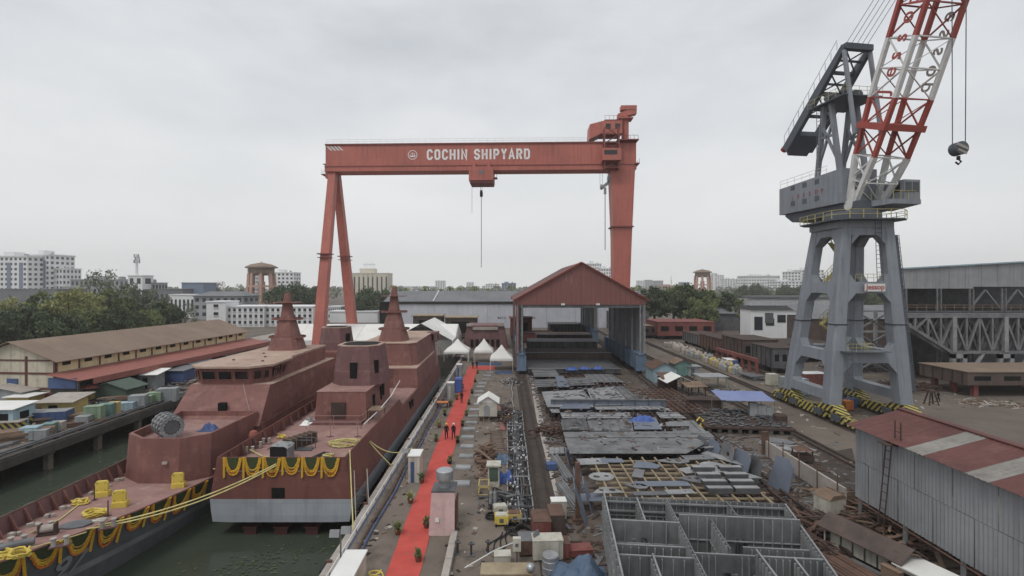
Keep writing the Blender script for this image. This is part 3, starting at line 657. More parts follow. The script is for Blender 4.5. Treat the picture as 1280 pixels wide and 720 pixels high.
# walkway rail on top
m_ = MB()
for y in (-2.1,2.1):
    for z in (.55,1.1): m_.tube((-1,y,zt+z),(GL-1,y,zt+z),.03,4)
    for i in range(36): m_.tube((-1+i*2,y,zt),(-1+i*2,y,zt+1.1),.03,4)
part(gd, 'walkway_railing', m_, 'white_paint')
def hollow(root, name, p, q, w0, d0, w1, d1, mt='gantry_red'):
    p, q = Vector(p), Vector(q)
    m_ = MB(); m_.loft([[p+Vector((sx*w0/2,sy*d0/2,0)) for sx,sy in ((-1,-1),(1,-1),(1,1),(-1,1))],[q+Vector((sx*w1/2,sy*d1/2,0)) for sx,sy in ((-1,-1),(1,-1),(1,1),(-1,1))]])
    return part(root, name, m_, mt)
l1 = hollow(GA, 'leg', (.4,-.9,zb), (-.4,-8.6,1.6), 1.9,2.0,2.5,2.4); l2 = hollow(GA, 'leg', (.6,.9,zb), (1.6,11.5,1.6), 1.7,2.0,2.5,2.4)
for lg,(px_,py_,pz_) in ((l1,(-.05,-5.0,25.2)),(l2,(1.0,6.1,25.2))):
    m_ = MB(); m_.bx(px_-1.55,px_+1.55,py_-1.6,py_+1.6,pz_,pz_+.25); m_.bx(px_-1.5,px_+1.5,py_-1.5,py_+1.5,pz_-.9,pz_-.75); part(lg, 'collar', m_, 'gantry_dark')
m_ = MB(); m_.bx(-1.3,1.3,-1.9,1.9,zb-1.6,zb); part(GA, 'leg_head', m_, 'gantry_red')
m_ = MB(); m_.bx(-2.6,-1.3,-1.6,1.6,zb-.6,zb-.45); m_.bx(-2.3,-1.3,-1.2,1.2,zb+2.2,zb+2.3)
for z in (-.45,.1,.6): m_.tube((-2.6,-1.6,zb+z),(-2.6,1.6,zb+z),.04,5)
part(GA, 'access_landing', m_, 'gantry_dark')
lr = MB(); lr.loft([[(GL+3.6,-2.6,zb),(GL+9.6,-2.6,zb),(GL+9.6,2.6,zb),(GL+3.6,2.6,zb)],[(GL+4.2,-2.2,30),(GL+8.9,-2.2,30),(GL+8.9,2.2,30),(GL+4.2,2.2,30)],[(GL+4.4,-2.0,2),(GL+7.9,-2.0,2),(GL+7.9,2.0,2),(GL+4.4,2.0,2)]])
lg = part(GA, 'leg', lr, 'gantry_red')
m_ = MB(); m_.bx(GL+3.7,GL+9.3,-2.7,2.7,32.2,32.5); part(lg, 'collar', m_, 'gantry_dark')
for x_,nm in ((.6,'sill_beam'),(GL+6.2,'sill_beam')):
    m_ = MB(); m_.bx(x_-1.0,x_+1.0,-12,14,1.0,2.4); o = part(GA, nm, m_, 'gantry_red')
    for i in range(6):
        w_ = MB(); w_.tube((x_-.5,-11+i*4.6,.48),(x_+.5,-11+i*4.6,.48),.48,12); part(o, 'wheel', w_, 'cable_black')
# machinery house and stair tower at the right end
m_ = MB(); m_.extr([(GL-2.0,54.6),(GL+1.0,56.0),(GL+6.4,56.0),(GL+6.4,59.4),(GL+2.2,59.4),(GL-1.8,58.4)],'y',-2.6,2.4); mh = part(GA, 'machinery_house', m_, 'gantry_red')
m_ = MB(); m_.bx(GL+1.9,GL+6.5,-2.7,2.5,59.4,59.52); part(mh, 'roof', m_, 'gantry_dark')
for i,(a,b_) in enumerate(((GL+2.2,57.2),(GL+4.6,57.2))):
    m_ = MB(); m_.bx(a,a+1.2,-2.66,-2.5,b_,b_+1.3); part(mh, 'window', m_, 'glass_dark')
m_ = MB()
for i in range(5): m_.tube((GL+2+i*1.1,-2.5,59.5),(GL+2+i*1.1,-2.5,60.6),.04,4)
m_.tube((GL+2,-2.5,60.6),(GL+6.4,-2.5,60.6),.04,4); part(mh, 'railing', m_, 'gantry_red')
sw = MB()
for x_ in (GL+1.6,GL+5.2):
    for y in (-4.4,-2.6): sw.bar((x_,y,46.5),(x_,y,57.0),.3)
for i in range(5):
    z = 46.8+i*2.1; sw.bx(GL+1.5,GL+5.4,-4.5,-2.55,z,z+.12)
    sw.bar((GL+(1.8 if i%2 else 5.0),-3.9,z),(GL+(5.0 if i%2 else 1.8),-3.9,z+2.1),.35,.12); sw.bar((GL+1.6,-4.4,z),(GL+5.2,-4.4,z+2.1),.14)
part(GA, 'stair_tower', sw, 'gantry_dark')
m_ = MB(); m_.bx(GL+1.0,GL+5.6,-5.2,-2.5,48.6,51.6); cb = part(GA, 'operator_cabin', m_, 'gantry_red')
m_ = MB(); m_.bx(GL+1.4,GL+4.6,-5.25,-5.19,50.0,51.1); part(cb, 'window', m_, 'glass_dark')
m_ = MB(); m_.bx(GL+5.0,GL+10.4,-3.4,3.2,zt,zt+.25); 
for i in range(6): m_.tube((GL+5.2+i*1,-3.3,zt),(GL+5.2+i*1,-3.3,zt+1.2),.05,4)
m_.tube((GL+5.2,-3.3,zt+1.2),(GL+10.2,-3.3,zt+1.2),.05,4); part(GA, 'upper_landing', m_, 'gantry_dark')
m_ = MB(); m_.bx(GL+9.6,GL+10.6,-3.4,3.2,zb+1.2,zb+1.45)
for i in range(4): m_.tube((GL+10.5,-3.3+i*2,zb+1.4),(GL+10.5,-3.3+i*2,zb+2.5),.05,4)
part(GA, 'lower_landing', m_, 'gantry_dark')
m_ = MB(); m_.tube((GL+7.6,0,zt),(GL+7.6,0,62.0),.95,10); m_.bx(GL+5.4,GL+9.4,-1.6,1.6,60.2,60.5); sj = part(GA, 'service_crane_post', m_, 'gantry_red')
m_ = MB(); m_.loft([[(GL+5.6,y,z) for y,z in ((-.9,60.6),(.9,60.6),(.9,61.6),(-.9,61.6))],[(GL+10.4,y,z) for y,z in ((-.9,61.6),(.9,61.6),(.9,63.6),(-.9,63.6))]]); m_.bx(GL+6.4,GL+10.4,-1.0,1.0,62.6,63.7)
part(sj, 'service_crane_jib', m_, 'gantry_red')
# trolley with hook
m_ = MB(); m_.bx(36.3,42.6,-3.2,3.2,44.2,47.6); m_.bx(37.2,38,-3.0,3.0,47.6,48.9); m_.bx(41,41.8,-3,3,47.6,48.9); tr = part(GA, 'trolley', m_, 'gantry_red')
m_ = MB(); m_.bx(36.5,42.5,-2.9,2.9,43.6,44.2); part(tr, 'underframe', m_, 'gantry_dark')
m_ = MB(); m_.bx(39.0,40.0,-3.26,-3.19,45.8,46.7); part(tr, 'badge', m_, 'steel_grey')
m_ = MB(); m_.bx(42.6,43.5,-2,0,45,45.2); m_.tube((43.4,-2,45.2),(43.4,-2,46.2),.05,4); part(tr, 'side_step', m_, 'gantry_dark')
def hook_block(root, x, z_top, z_blk, z_end, y=-.5, sc_=1.0):
    m_ = MB()
    for d_ in (-.18,.18): m_.tube((x+d_,y,z_top),(x+d_,y,z_blk),.05,5)
    rp_ = part(root, 'hoist_rope', m_, 'cable_black')
    m_ = MB(); m_.tube((x-.3*sc_,y,z_blk),(x+.3*sc_,y,z_blk),.55*sc_,12); m_.bx(x-.35*sc_,x+.35*sc_,y-.5*sc_,y+.5*sc_,z_blk-1.1*sc_,z_blk); hk = part(root, 'hook_block', m_, 'cable_black')
    m_ = MB(); m_.tube((x,y,z_blk-1),(x,y,z_end),.07,6); m_.path([(x,y,z_end),(x+.2,y,z_end-.25),(x,y,z_end-.5),(x-.25,y,z_end-.3)],.06,5); part(hk, 'sling', m_, 'cable_black')
hook_block(GA, 39.3, 43.6, 41.6, 22.6)
m_ = MB(); m_.tube((36.9,-1,43.6),(36.9,-1,36.2),.04,5); part(GA, 'pendant_cable', m_, 'cable_black')
m_ = MB()
for x_,z in ((GL+1.2,43.2),(GL+3.0,45.2)):
    for d_ in (-.3,.3): m_.tube((x_+d_,-1.5,zb),(x_+d_,-1.5,z),.04,4)
part(GA, 'twin_hoist_ropes', m_, 'steel_grey')
m_ = MB(); m_.tube((GL+1.0,-1.5,42.6),(GL+1.5,-1.5,42.6),.7,12); m_.tube((GL+2.8,-1.5,44.6),(GL+3.3,-1.5,44.6),.7,12); m_.bar((GL+1.1,-1.5,42.2),(GL+3.2,-1.5,43.8),.35,.8); m_.bx(GL+1.9,GL+2.5,-1.8,-1.2,40.8,42.4); hk = part(GA, 'lifting_beam', m_, 'steel_pale')
m_ = MB(); m_.tube((GL+2.2,-1.5,40.8),(GL+2.2,-1.5,26.4),.09,6); part(hk, 'sling', m_, 'cable_black')
# ------------------------------------------------------------- level luffing crane on a portal
PC = Vector((46.5, 68.0, 0))
PO = thing('jib_crane', 'grey portal jib crane with red and white lattice jib', 'jib crane', PC)
base = {(-1,-1):(41.6,63.5),(1,-1):(50.7,63.5),(-1,1):(41.6,72.6),(1,1):(50.7,72.6)}
topp = {(-1,-1):(44.4,65.3),(1,-1):(49.9,65.3),(-1,1):(44.4,70.7),(1,1):(49.9,70.7)}
ZL0, ZL1 = 2.3, 25.0
def legp(k, z):
    t_ = (z-ZL0)/(ZL1-ZL0); a_, b_ = base[k], topp[k]; return Vector((a_[0]+(b_[0]-a_[0])*t_, a_[1]+(b_[1]-a_[1])*t_, z))
for k_ in base:
    m_ = MB(); rg = []
    for z,hw in ((ZL0,.82),(9,.82),(17,.74),(ZL1,.66)):
        p = legp(k_, z); rg.append([(p.x+sx*hw*a, p.y+sy*hw*b_, z) for sx,sy,a,b_ in ((-1,-1,.75,1),(-1,-1,1,.75),(-1,1,1,1),(1,1,1,1),(1,-1,1,.75),(1,-1,.75,1))])
    m_.loft(rg); lg = part(PO, 'portal_leg', m_, 'crane_grey', True)
    m_ = MB(); p = legp(k_,12.4); m_.bx(p.x-.86,p.x+.86,p.y-.86,p.y+.86,12.35,12.45); part(lg, 'joint_band', m_, 'cable_black', True)
def tie(k0, k1, z0, z1, gus=1.3, name='tie_beam', th=1.15, low=True, upg=True):
    m_ = MB(); n_ = Vector((0,1,0)) if k0[1]==k1[1] else Vector((1,0,0))
    def ext(poly):
        m_.loft([[p-n_*th/2 for p in poly],[p+n_*th/2 for p in poly]])
    a0,a1,b0,b1_ = legp(k0,z0),legp(k0,z1),legp(k1,z0),legp(k1,z1)
    ext([a0,b0,b1_,a1])
    d = (b0-a0).normalized()
    for s,kk in ((1,k0),(-1,k1)):
        hw = .72
        if low: p = legp(kk,z0)+d*s*hw; q = legp(kk,z0-gus*1.25)+d*s*hw; r_ = legp(kk,z0)+d*s*(hw+gus); ext([p,q,r_])
        if upg: p = legp(kk,z1)+d*s*hw; q = legp(kk,z1+gus*1.0)+d*s*hw; r_ = legp(kk,z1)+d*s*(hw+gus*.85); ext([p,q,r_])
    return part(PO, name, m_, 'crane_grey', True)
K = [((-1,-1),(1,-1)),((-1,1),(1,1)),((-1,-1),(-1,1)),((1,-1),(1,1))]
for a_,b_ in K:
    tie(a_,b_,24.0,25.0,.95,'head_beam',upg=False); tie(a_,b_,16.4,17.9,1.0); tie(a_,b_,7.5,8.9,1.15)
for a_,b_ in K[2:]: tie(a_,b_,2.7,3.9,.5,'sill_beam',1.3,low=False)
m_ = MB(); m_.bx(PC.x-3.0,PC.x+3.9,64.6,71.4,25.0,25.9); part(PO, 'turntable_frame', m_, 'crane_grey', True)
m_ = MB(); q = octo(PC.x+.6,68,4.9,4.9,1.4); m_.prism(q,25.9,26.05); wk = part(PO, 'walkway', m_, 'crane_dark', True)
m_ = MB()
for i in range(8):
    a_, b_ = Vector((*q[i],26.05)), Vector((*q[(i+1)%8],26.05)); n_ = max(1,int((b_-a_).length/1.6))
    for j in range(n_):
        p = a_.lerp(b_,j/n_); m_.tube(p,p+Vector((0,0,1.1)),.05,5)
    for z in (.55,1.1): m_.tube(a_+Vector((0,0,z)),b_+Vector((0,0,z)),.035,5)
part(wk, 'railing', m_, 'yellow_rail', True)
m_ = MB(); m_.lathe([(3.4,0),(3.4,1.0),(3.1,1.25)],(PC.x+.7,68,26.05),24); part(PO, 'slew_ring', m_, 'crane_dark', True)
# ladders and stairs on the portal
m_ = MB()
def ladder(m_, p, q, w_, s):
    p, q, s = Vector(p), Vector(q), Vector(s).normalized()
    for k_ in (-.5,.5): m_.tube(p+s*w_*k_,q+s*w_*k_,.045,5)
    n_ = int((q-p).length/.55)
    for i in range(1,n_): c0 = p.lerp(q,i/n_); m_.tube(c0-s*w_/2,c0+s*w_/2,.03,4)
ladder(m_, (48.3,64.2,18.0),(48.3,64.6,26), .8,(1,0,0)); part(PO, 'ladder', m_, 'crane_dark', True)
m_ = MB(); a_, b_ = legp((1,-1),4)+Vector((.95,-.5,0)), legp((1,-1),24)+Vector((.8,-.4,0)); m_.bar(a_,b_,.5,.18); ladder(m_,a_+Vector((.1,-.15,0)),b_+Vector((.1,-.15,0)),.55,(0,1,0)); part(PO, 'cable_tray', m_, 'crane_dark', True)
m_ = MB(); ladder(m_,(43.0,62.2,3.0),(43.0,62.3,9.2),.7,(1,0,0)); part(PO, 'ladder', m_, 'crane_dark', True)
stz = [(9.1,47.5,44.2),(12.0,44.2,47.2),(14.9,47.2,44.8),(18,44.8,47.4),(20.6,47.4,45.4)]
for z,x0,x1 in stz:
    m_ = MB(); m_.bar((x0,69.8,z),(x1,69.8,z+2.8),.8,.12)
    for dy in (-.4,.4):
        m_.tube((x0,69.8+dy,z+1),(x1,69.8+dy,z+3.8),.04,5)
        for i in range(6): t_=i/5; m_.tube((x0+(x1-x0)*t_,69.8+dy,z+2.8*t_),(x0+(x1-x0)*t_,69.8+dy,z+2.8*t_+1),.035,4)
    part(PO, 'stair_flight', m_, 'yellow_rail', True)
m_ = MB(); m_.bar((42.2,74,3.9),(45,74,7.6),.8,.12); 
for i in range(7): t_=i/6; m_.tube((42.2+2.8*t_,73.6,3.9+3.7*t_),(42.2+2.8*t_,73.6,4.9+3.7*t_),.04,4)
m_.tube((42.2,73.6,4.9),(45,73.6,8.6),.04,4); part(PO, 'stair_flight', m_, 'yellow_rail', True)
rail_run(PO, [(42.8,62.3,9.05),(46,62.3,9.05),(46,64.4,9.05)],1.0,'yellow_rail',step=1.0); m_ = MB(); m_.bx(42.4,48.3,62.2,64.4,8.98,9.05); part(PO, 'mid_platform', m_, 'crane_dark', True)
rail_run(PO, [(45.4,64.7,17.9),(49.4,64.7,17.9)],1.0,'yellow_rail',step=.8)
# sign
m_ = MB(); m_.bx(45.9,48.5,63.62,63.72,16.65,17.65); sg = part(PO, 'sign_board', m_, 'white_paint', True)
place_text(sg, 'lettering', text_mesh('Jessop',.92,.012,.015,'jib_red'), (46.05-PC.x,63.6-PC.y,16.92), (1,0,0),(0,0,1))
# bogies with hazard striping
for k_,(x,y) in base.items():
    for j in (-1,1):
        bo = MB(); yy = y + j*1.75
        bo.extr([(yy-1.6,.75),(yy-1.3,.35),(yy+1.3,.35),(yy+1.6,.75),(yy+1.3,1.35),(yy-1.3,1.35)],'x',x-.55,x+.55); bg_ = part(PO, 'bogie', bo, 'hazard', True)
        for d_ in (-.85,.85):
            wh = MB(); wh.tube((x-.3,yy+d_,.48),(x+.3,yy+d_,.48),.42,12); part(bg_, 'wheel', wh, 'cable_black', True)
        wb = MB(); wb.box((x-.75,yy,.95),(.25,1.5,.7)); part(bg_, 'motor', wb, 'crane_dark', True)
    m_ = MB(); m_.extr([(y-2.4,1.42),(y+2.4,1.42),(y+1.0,2.3),(y-1.0,2.3)],'x',x-.7,x+.7); part(PO, 'equaliser_beam', m_, 'hazard', True)
for x in (41.6,50.7):
    m_ = MB(); m_.bx(x-.5,x+.5,66.9,69.2,.3,1.5); part(PO, 'buffer_box', m_, 'hazard', True)
    for y in (59.6,76.4): m_ = MB(); m_.bx(x-.45,x+.45,y-.5,y+.5,.35,1.25); part(PO, 'buffer_box', m_, 'hazard', True)
# --- slewing upperworks in its own frame (u forward, v right)
UC = Vector((47.7,68.0,0)); d_u = Vector((.15,-.989,0)).normalized(); d_v = Vector((.989,.15,0)).normalized()
def U(u,v,z): p = UC+d_u*u+d_v*v; return Vector((p.x,p.y,z))
def ubox(m_, u0,u1,v0,v1,z0,z1): return m_.loft([[U(u,v,z0) for u,v in ((u0,v0),(u1,v0),(u1,v1),(u0,v1))],[U(u,v,z1) for u,v in ((u0,v0),(u1,v0),(u1,v1),(u0,v1))]])
m_ = MB(); m_.loft([[U(-10.5,v,z) for v,z in ((-2.4,28.2),(2.6,28.2),(2.6,28.6),(-2.4,28.6))],[U(-9.5,v,z) for v,z in ((-2.0,27.2),(2.2,27.2),(2.2,28.6),(-2.0,28.6))],[U(2.6,v,z) for v,z in ((-2.0,27.2),(2.2,27.2),(2.2,28.6),(-2.0,28.6))]]); part(PO, 'slewing_frame', m_, 'crane_dark', True)
m_ = MB(); m_.loft([[U(-11.6,v,z) for v,z in ((-2.6,28.6),(2.8,28.6),(2.8,32.7),(-2.6,32.7))],[U(.6,v,z) for v,z in ((-2.6,28.6),(2.8,28.6),(2.8,33.3),(-2.6,33.3))]]); hs = part(PO, 'machine_house', m_, 'crane_grey', True)
for u in (-4.2,-6.6,-9.0):
    for z in (29.6,32.0):
        p = MB(); ubox(p,u,u+.8,-2.64,-2.58,z,z+.7); part(hs, 'house_window', p, 'crane_dark', True)
for i,ch in enumerate('JESSOP'): place_text(hs,'lettering',text_mesh(ch,.85,.01,.0,'jib_red'),U(-8.8+i*1.15,-2.65,30.6)-PC,d_u,(0,0,1))
m_ = MB()
for z in (33.7,34.2): m_.tube(U(-11.5,-2.5,z-.3),U(-2,-2.5,z),.03,4)
for i in range(7): m_.tube(U(-11.5+i*1.55,-2.5,32.7),U(-11.5+i*1.55,-2.5,33.9),.03,4)
part(hs, 'roof_railing', m_, 'white_paint', True)
m_ = MB(); m_.loft([[U(.6,v,z) for v,z in ((-1.4,27.6),(5.2,27.6),(5.2,28.6),(-1.4,28.6))],[U(4.4,v,z) for v,z in ((1.2,28.0),(5.5,28.0),(5.5,28.6),(1.2,28.6))]]); fp = part(PO, 'front_platform', m_, 'crane_grey', True)
m_ = MB()
for v in (1.5,2.6,3.7,4.8): m_.tube(U(4.3,v,28.6),U(4.3,v,29.7),.04,5); m_.tube(U(1,v,28.6),U(1,v,30.4),.05,5)
m_.tube(U(4.3,1.5,29.7),U(4.3,4.8,29.7),.04,5); part(fp, 'railing', m_, 'yellow_rail', True)
m_ = MB(); ubox(m_,1.2,4.2,3.2,5.6,28.65,31.2); cbn = part(PO, 'driver_cab', m_, 'crane_grey', True)
for v0,v1,z0,z1 in ((3.4,4.3,29.6,30.9),(4.5,5.4,29.6,30.9)):
    p = MB(); ubox(p,4.19,4.24,v0,v1,z0,z1); part(cbn, 'cab_window', p, 'pane', True)
p = MB(); ubox(p,2.0,3.6,3.16,3.21,29.7,30.8); part(cbn, 'cab_window', p, 'glass_dark', True)
# jib: four chords, lacing, banded red and white
PH = R(68); jd = d_u*math.cos(PH)+Vector((0,0,math.sin(PH))); jn = -d_u*math.sin(PH)+Vector((0,0,math.cos(PH)))
JF = U(1.0,.55,28.2)
def J(l,v,n_): return JF + jd*l + d_v*v + jn*n_
def half(l): return 2.1+min(.4,l*.05), (.4 if l<.1 else 1.5 if l<8 else 1.85) * (1 if l<28 else max(.3,1-(l-28)/14))
bands = [(0,6.5,'white_paint'),(6.5,13.6,'jib_red'),(13.6,20.4,'white_paint'),(20.4,27.5,'jib_red'),(27.5,34,'white_paint'),(34,38,'jib_red')]
for a_,b_,mt in bands:
    for sv in (-1,1):
        for sn in (-1,1):
            m_ = MB(); va,na = half(a_); vb,nb_ = half(b_); cw = .62 if b_<7 else .5
            m_.bar(J(a_,sv*va,sn*na),J(b_,sv*vb,sn*nb_),cw,cw*.9); part(PO, 'jib_chord', m_, mt, True)
    m_ = MB(); n_ = 2; st_ = (b_-a_)/n_
    for i in range(n_):
        l0, l1 = a_+i*st_, a_+(i+1)*st_; v0,n0 = half(l0); v1,n1_ = half(l1)
        for sv in (-1,1):
            m_.bar(J(l0,sv*v0,n0*(-1 if i%2 else 1)),J(l1,sv*v1,n1_*(1 if i%2 else -1)),.16); m_.bar(J(l1,sv*v1,-n1_),J(l1,sv*v1,n1_),.15)
            if a_ < 7: m_.bar(J(l0,sv*v0,n0*(1 if i%2 else -1)),J(l1,sv*v1,n1_*(-1 if i%2 else 1)),.16)
        for sn in (-1,1):
            m_.bar(J(l0,(-v0 if i%2 else v0),sn*n0),J(l1,(v1 if i%2 else -v1),sn*n1_),.11); m_.bar(J(l1,-v1,sn*n1_),J(l1,v1,sn*n1_),.15)
    part(PO, 'jib_lacing', m_, mt, True)
for l in (9.8,25.5):
    v_,n_ = half(l); m_ = MB()
    m_.loft([[J(l,-v_-.5,-n_-.3),J(l,v_+.5,-n_-.3),J(l,v_+.5,n_+.3),J(l,-v_-.5,n_+.3)],[J(l+.8,-v_-.5,-n_-.3),J(l+.8,v_+.5,-n_-.3),J(l+.8,v_+.5,n_+.3),J(l+.8,-v_-.5,n_+.3)]]); part(PO, 'jib_diaphragm', m_, 'jib_red', True)
for sv in (-1,1):
    m_ = MB(); m_.tube(J(0,sv*2.1-.5,0),J(0,sv*2.1+.5,0),.7,12); m_.bar(J(-.2,sv*2.1,-.3),J(2,sv*2.1,0),.9,.9); part(PO, 'jib_foot', m_, 'white_paint', True)
for sv,mt in ((-1,'jib_red'),(1,'concrete_pale')):
    for i,ch in enumerate('Jessop'):
        me = text_mesh(ch,2.5,.02,.03,mt); l = 13.9+i*1.95 if sv<0 else 25.4-i*1.95
        o = place_text(PO,'lettering',me,J(l,sv*2.72,-.9)-PC, jd if sv<0 else -jd, jn)
# luffing tower, tail beams, ropes
for sv in (-1,1):
    m_ = MB(); m_.bar(U(-11.0,.1+sv*2.0,38.9),U(-4.5,.1+sv*2.0,45.2),.6,1.3); m_.bar(U(-4.5,.1+sv*2.0,45.2),U(.3,.1+sv*2.0,50.0),.6,1.3,.5,.8); part(PO, 'tail_beam', m_, 'crane_dark', True)
    m_ = MB(); m_.tube(U(.2,.1+sv*2.0,49.4),U(2.0,.1+sv*2.0,37.5),.3,8); m_.bar(U(-4.5,.1+sv*2.0,33.2),U(-3.2,.1+sv*2.0,43.0),.55); m_.bar(U(-.5,.1+sv*2.0,33.2),U(-2.0,.1+sv*2.0,43.0),.55); part(PO, 'tower_leg', m_, 'crane_grey', True)
    m_ = MB(); m_.bar(U(-4.3,.1+sv*2.0,34.5),U(-1.9,.1+sv*2.0,40),.3); m_.bar(U(-.7,.1+sv*2.0,34.5),U(-3.5,.1+sv*2.0,40),.3); m_.bar(U(-4,.1+sv*2.0,38.5),U(-1.1,.1+sv*2.0,38.5),.3); part(PO, 'tower_brace', m_, 'crane_grey', True)
for u_,z_,w_ in ((.3,49.9,.8),(-4.5,45.3,.5),(-2.2,47.4,.4),(-7.0,42.9,.4),(-1.0,48.6,.25),(-3.4,46.3,.25)):
    m_ = MB(); m_.bar(U(u_,-2.0,z_),U(u_,2.2,z_),w_,w_); part(PO, 'tower_cross_beam', m_, 'crane_dark', True)
m_ = MB(); m_.loft([[U(-11.3,-1.6,38.7),U(-11.3,1.8,38.7),U(-11.0,1.8,38.0),U(-11.0,-1.6,38.0)],[U(-8.8,-1.6,41.2),U(-8.8,1.8,41.2),U(-8.4,1.8,40.4),U(-8.4,-1.6,40.4)]]); part(PO, 'counterweight', m_, 'crane_dark', True)
m_ = MB(); ubox(m_,-5.2,1.2,-2.9,3.1,43.0,43.15); pf = part(PO, 'tower_platform', m_, 'crane_dark', True)
for a_,b_ in ((-4.5,-2.2),(-2.2,.3),(-7.0,-4.5)):
    za, zb_ = 45.2+(a_+4.5)*1.0, 45.2+(b_+4.5)*1.0; m_ = MB(); m_.bar(U(a_,-1.9,za),U(b_,2.1,zb_),.16); m_.bar(U(a_,2.1,za),U(b_,-1.9,zb_),.16); part(PO, 'tower_lacing', m_, 'crane_dark', True)
for i,(u_,v_) in enumerate(((-2.6,-1.2),(-1.0,.8),(-3.6,1.4))):
    m_ = MB(); ubox(m_,u_-.7,u_+.7,v_-.5,v_+.5,43.15,44.4); m_.tube(U(u_,v_-.9,44.0),U(u_,v_+.9,44.0),.55,10); part(PO, 'luffing_winch', m_, 'crane_dark', True)
m_ = MB()
for v_ in (-2.35,2.55):
    for i in range(11): m_.tube(U(-10.8+i*1.03,v_,39.9+i*.98),U(-10.8+i*1.03,v_,41.0+i*.98),.04,4)
    m_.tube(U(-10.8,v_,41.0),U(-.5,v_,51.1),.04,4)
part(PO, 'tail_beam_railing', m_, 'steel_pale', True)
rail_run(pf, [U(-5.2,-2.9,43.15),U(1.2,-2.9,43.15),U(1.2,3.1,43.15)],1.1,'yellow_rail',step=1.2)
m_ = MB(); ladder(m_,U(-3.6,-2.5,33.2),U(-3.6,-2.5,43.2),.7,d_u); part(PO, 'ladder', m_, 'crane_dark', True)
m_ = MB(); m_.tube(U(-12.1,-1.5,39.1),U(-11.2,-1.5,39.6),.5,12); part(PO, 'warning_drum', m_, 'jib_red', True)
m_ = MB()
for i in range(5): m_.tube(U(.3,-1.6+i*.8,50.4),J(38,-1.4+i*.65,.5),.045,4)
part(PO, 'luffing_ropes', m_, 'crane_dark', True)
HKX, HKY = (1198-634)*54/620, 54.0
hz_ = AT(1198,186,54).z; ztop = 64.5
m_ = MB(); m_.tube((HKX-.65,HKY,hz_),(HKX-.75,HKY,ztop),.05,5); m_.tube((HKX+.75,HKY,hz_),(HKX+.95,HKY,ztop),.05,5); part(PO, 'hoist_rope', m_, 'crane_dark', True)
m_ = MB(); m_.tube((HKX,HKY-.5,hz_),(HKX,HKY+.5,hz_),.72,16); hk = part(PO, 'hook_block', m_, 'crane_dark', True)
m_ = MB(); m_.box((HKX,HKY-.5,hz_+.15),(1.3,.1,.3),ry=R(25)); m_.box((HKX,HKY-.5,hz_-.4),(1.0,.1,.22),ry=R(25)); part(hk, 'sheave_plate', m_, 'concrete_pale', True)
m_ = MB(); m_.bx(HKX-.12,HKX+.12,HKY-.12,HKY+.12,hz_-1.2,hz_-.8); m_.path([(HKX,HKY,hz_-1.1),(HKX+.3,HKY,hz_-1.4),(HKX,HKY,hz_-1.7),(HKX-.3,HKY,hz_-1.45)],.1,6); part(hk, 'hook', m_, 'cable_black', True)
m_ = MB(); m_.tube((HKX-.9,HKY,ztop),(HKX+1.1,HKY,ztop),.4,10); m_.bar((HKX,HKY,ztop),J(38,0,0),.6); part(PO, 'jib_head', m_, 'jib_red', True)
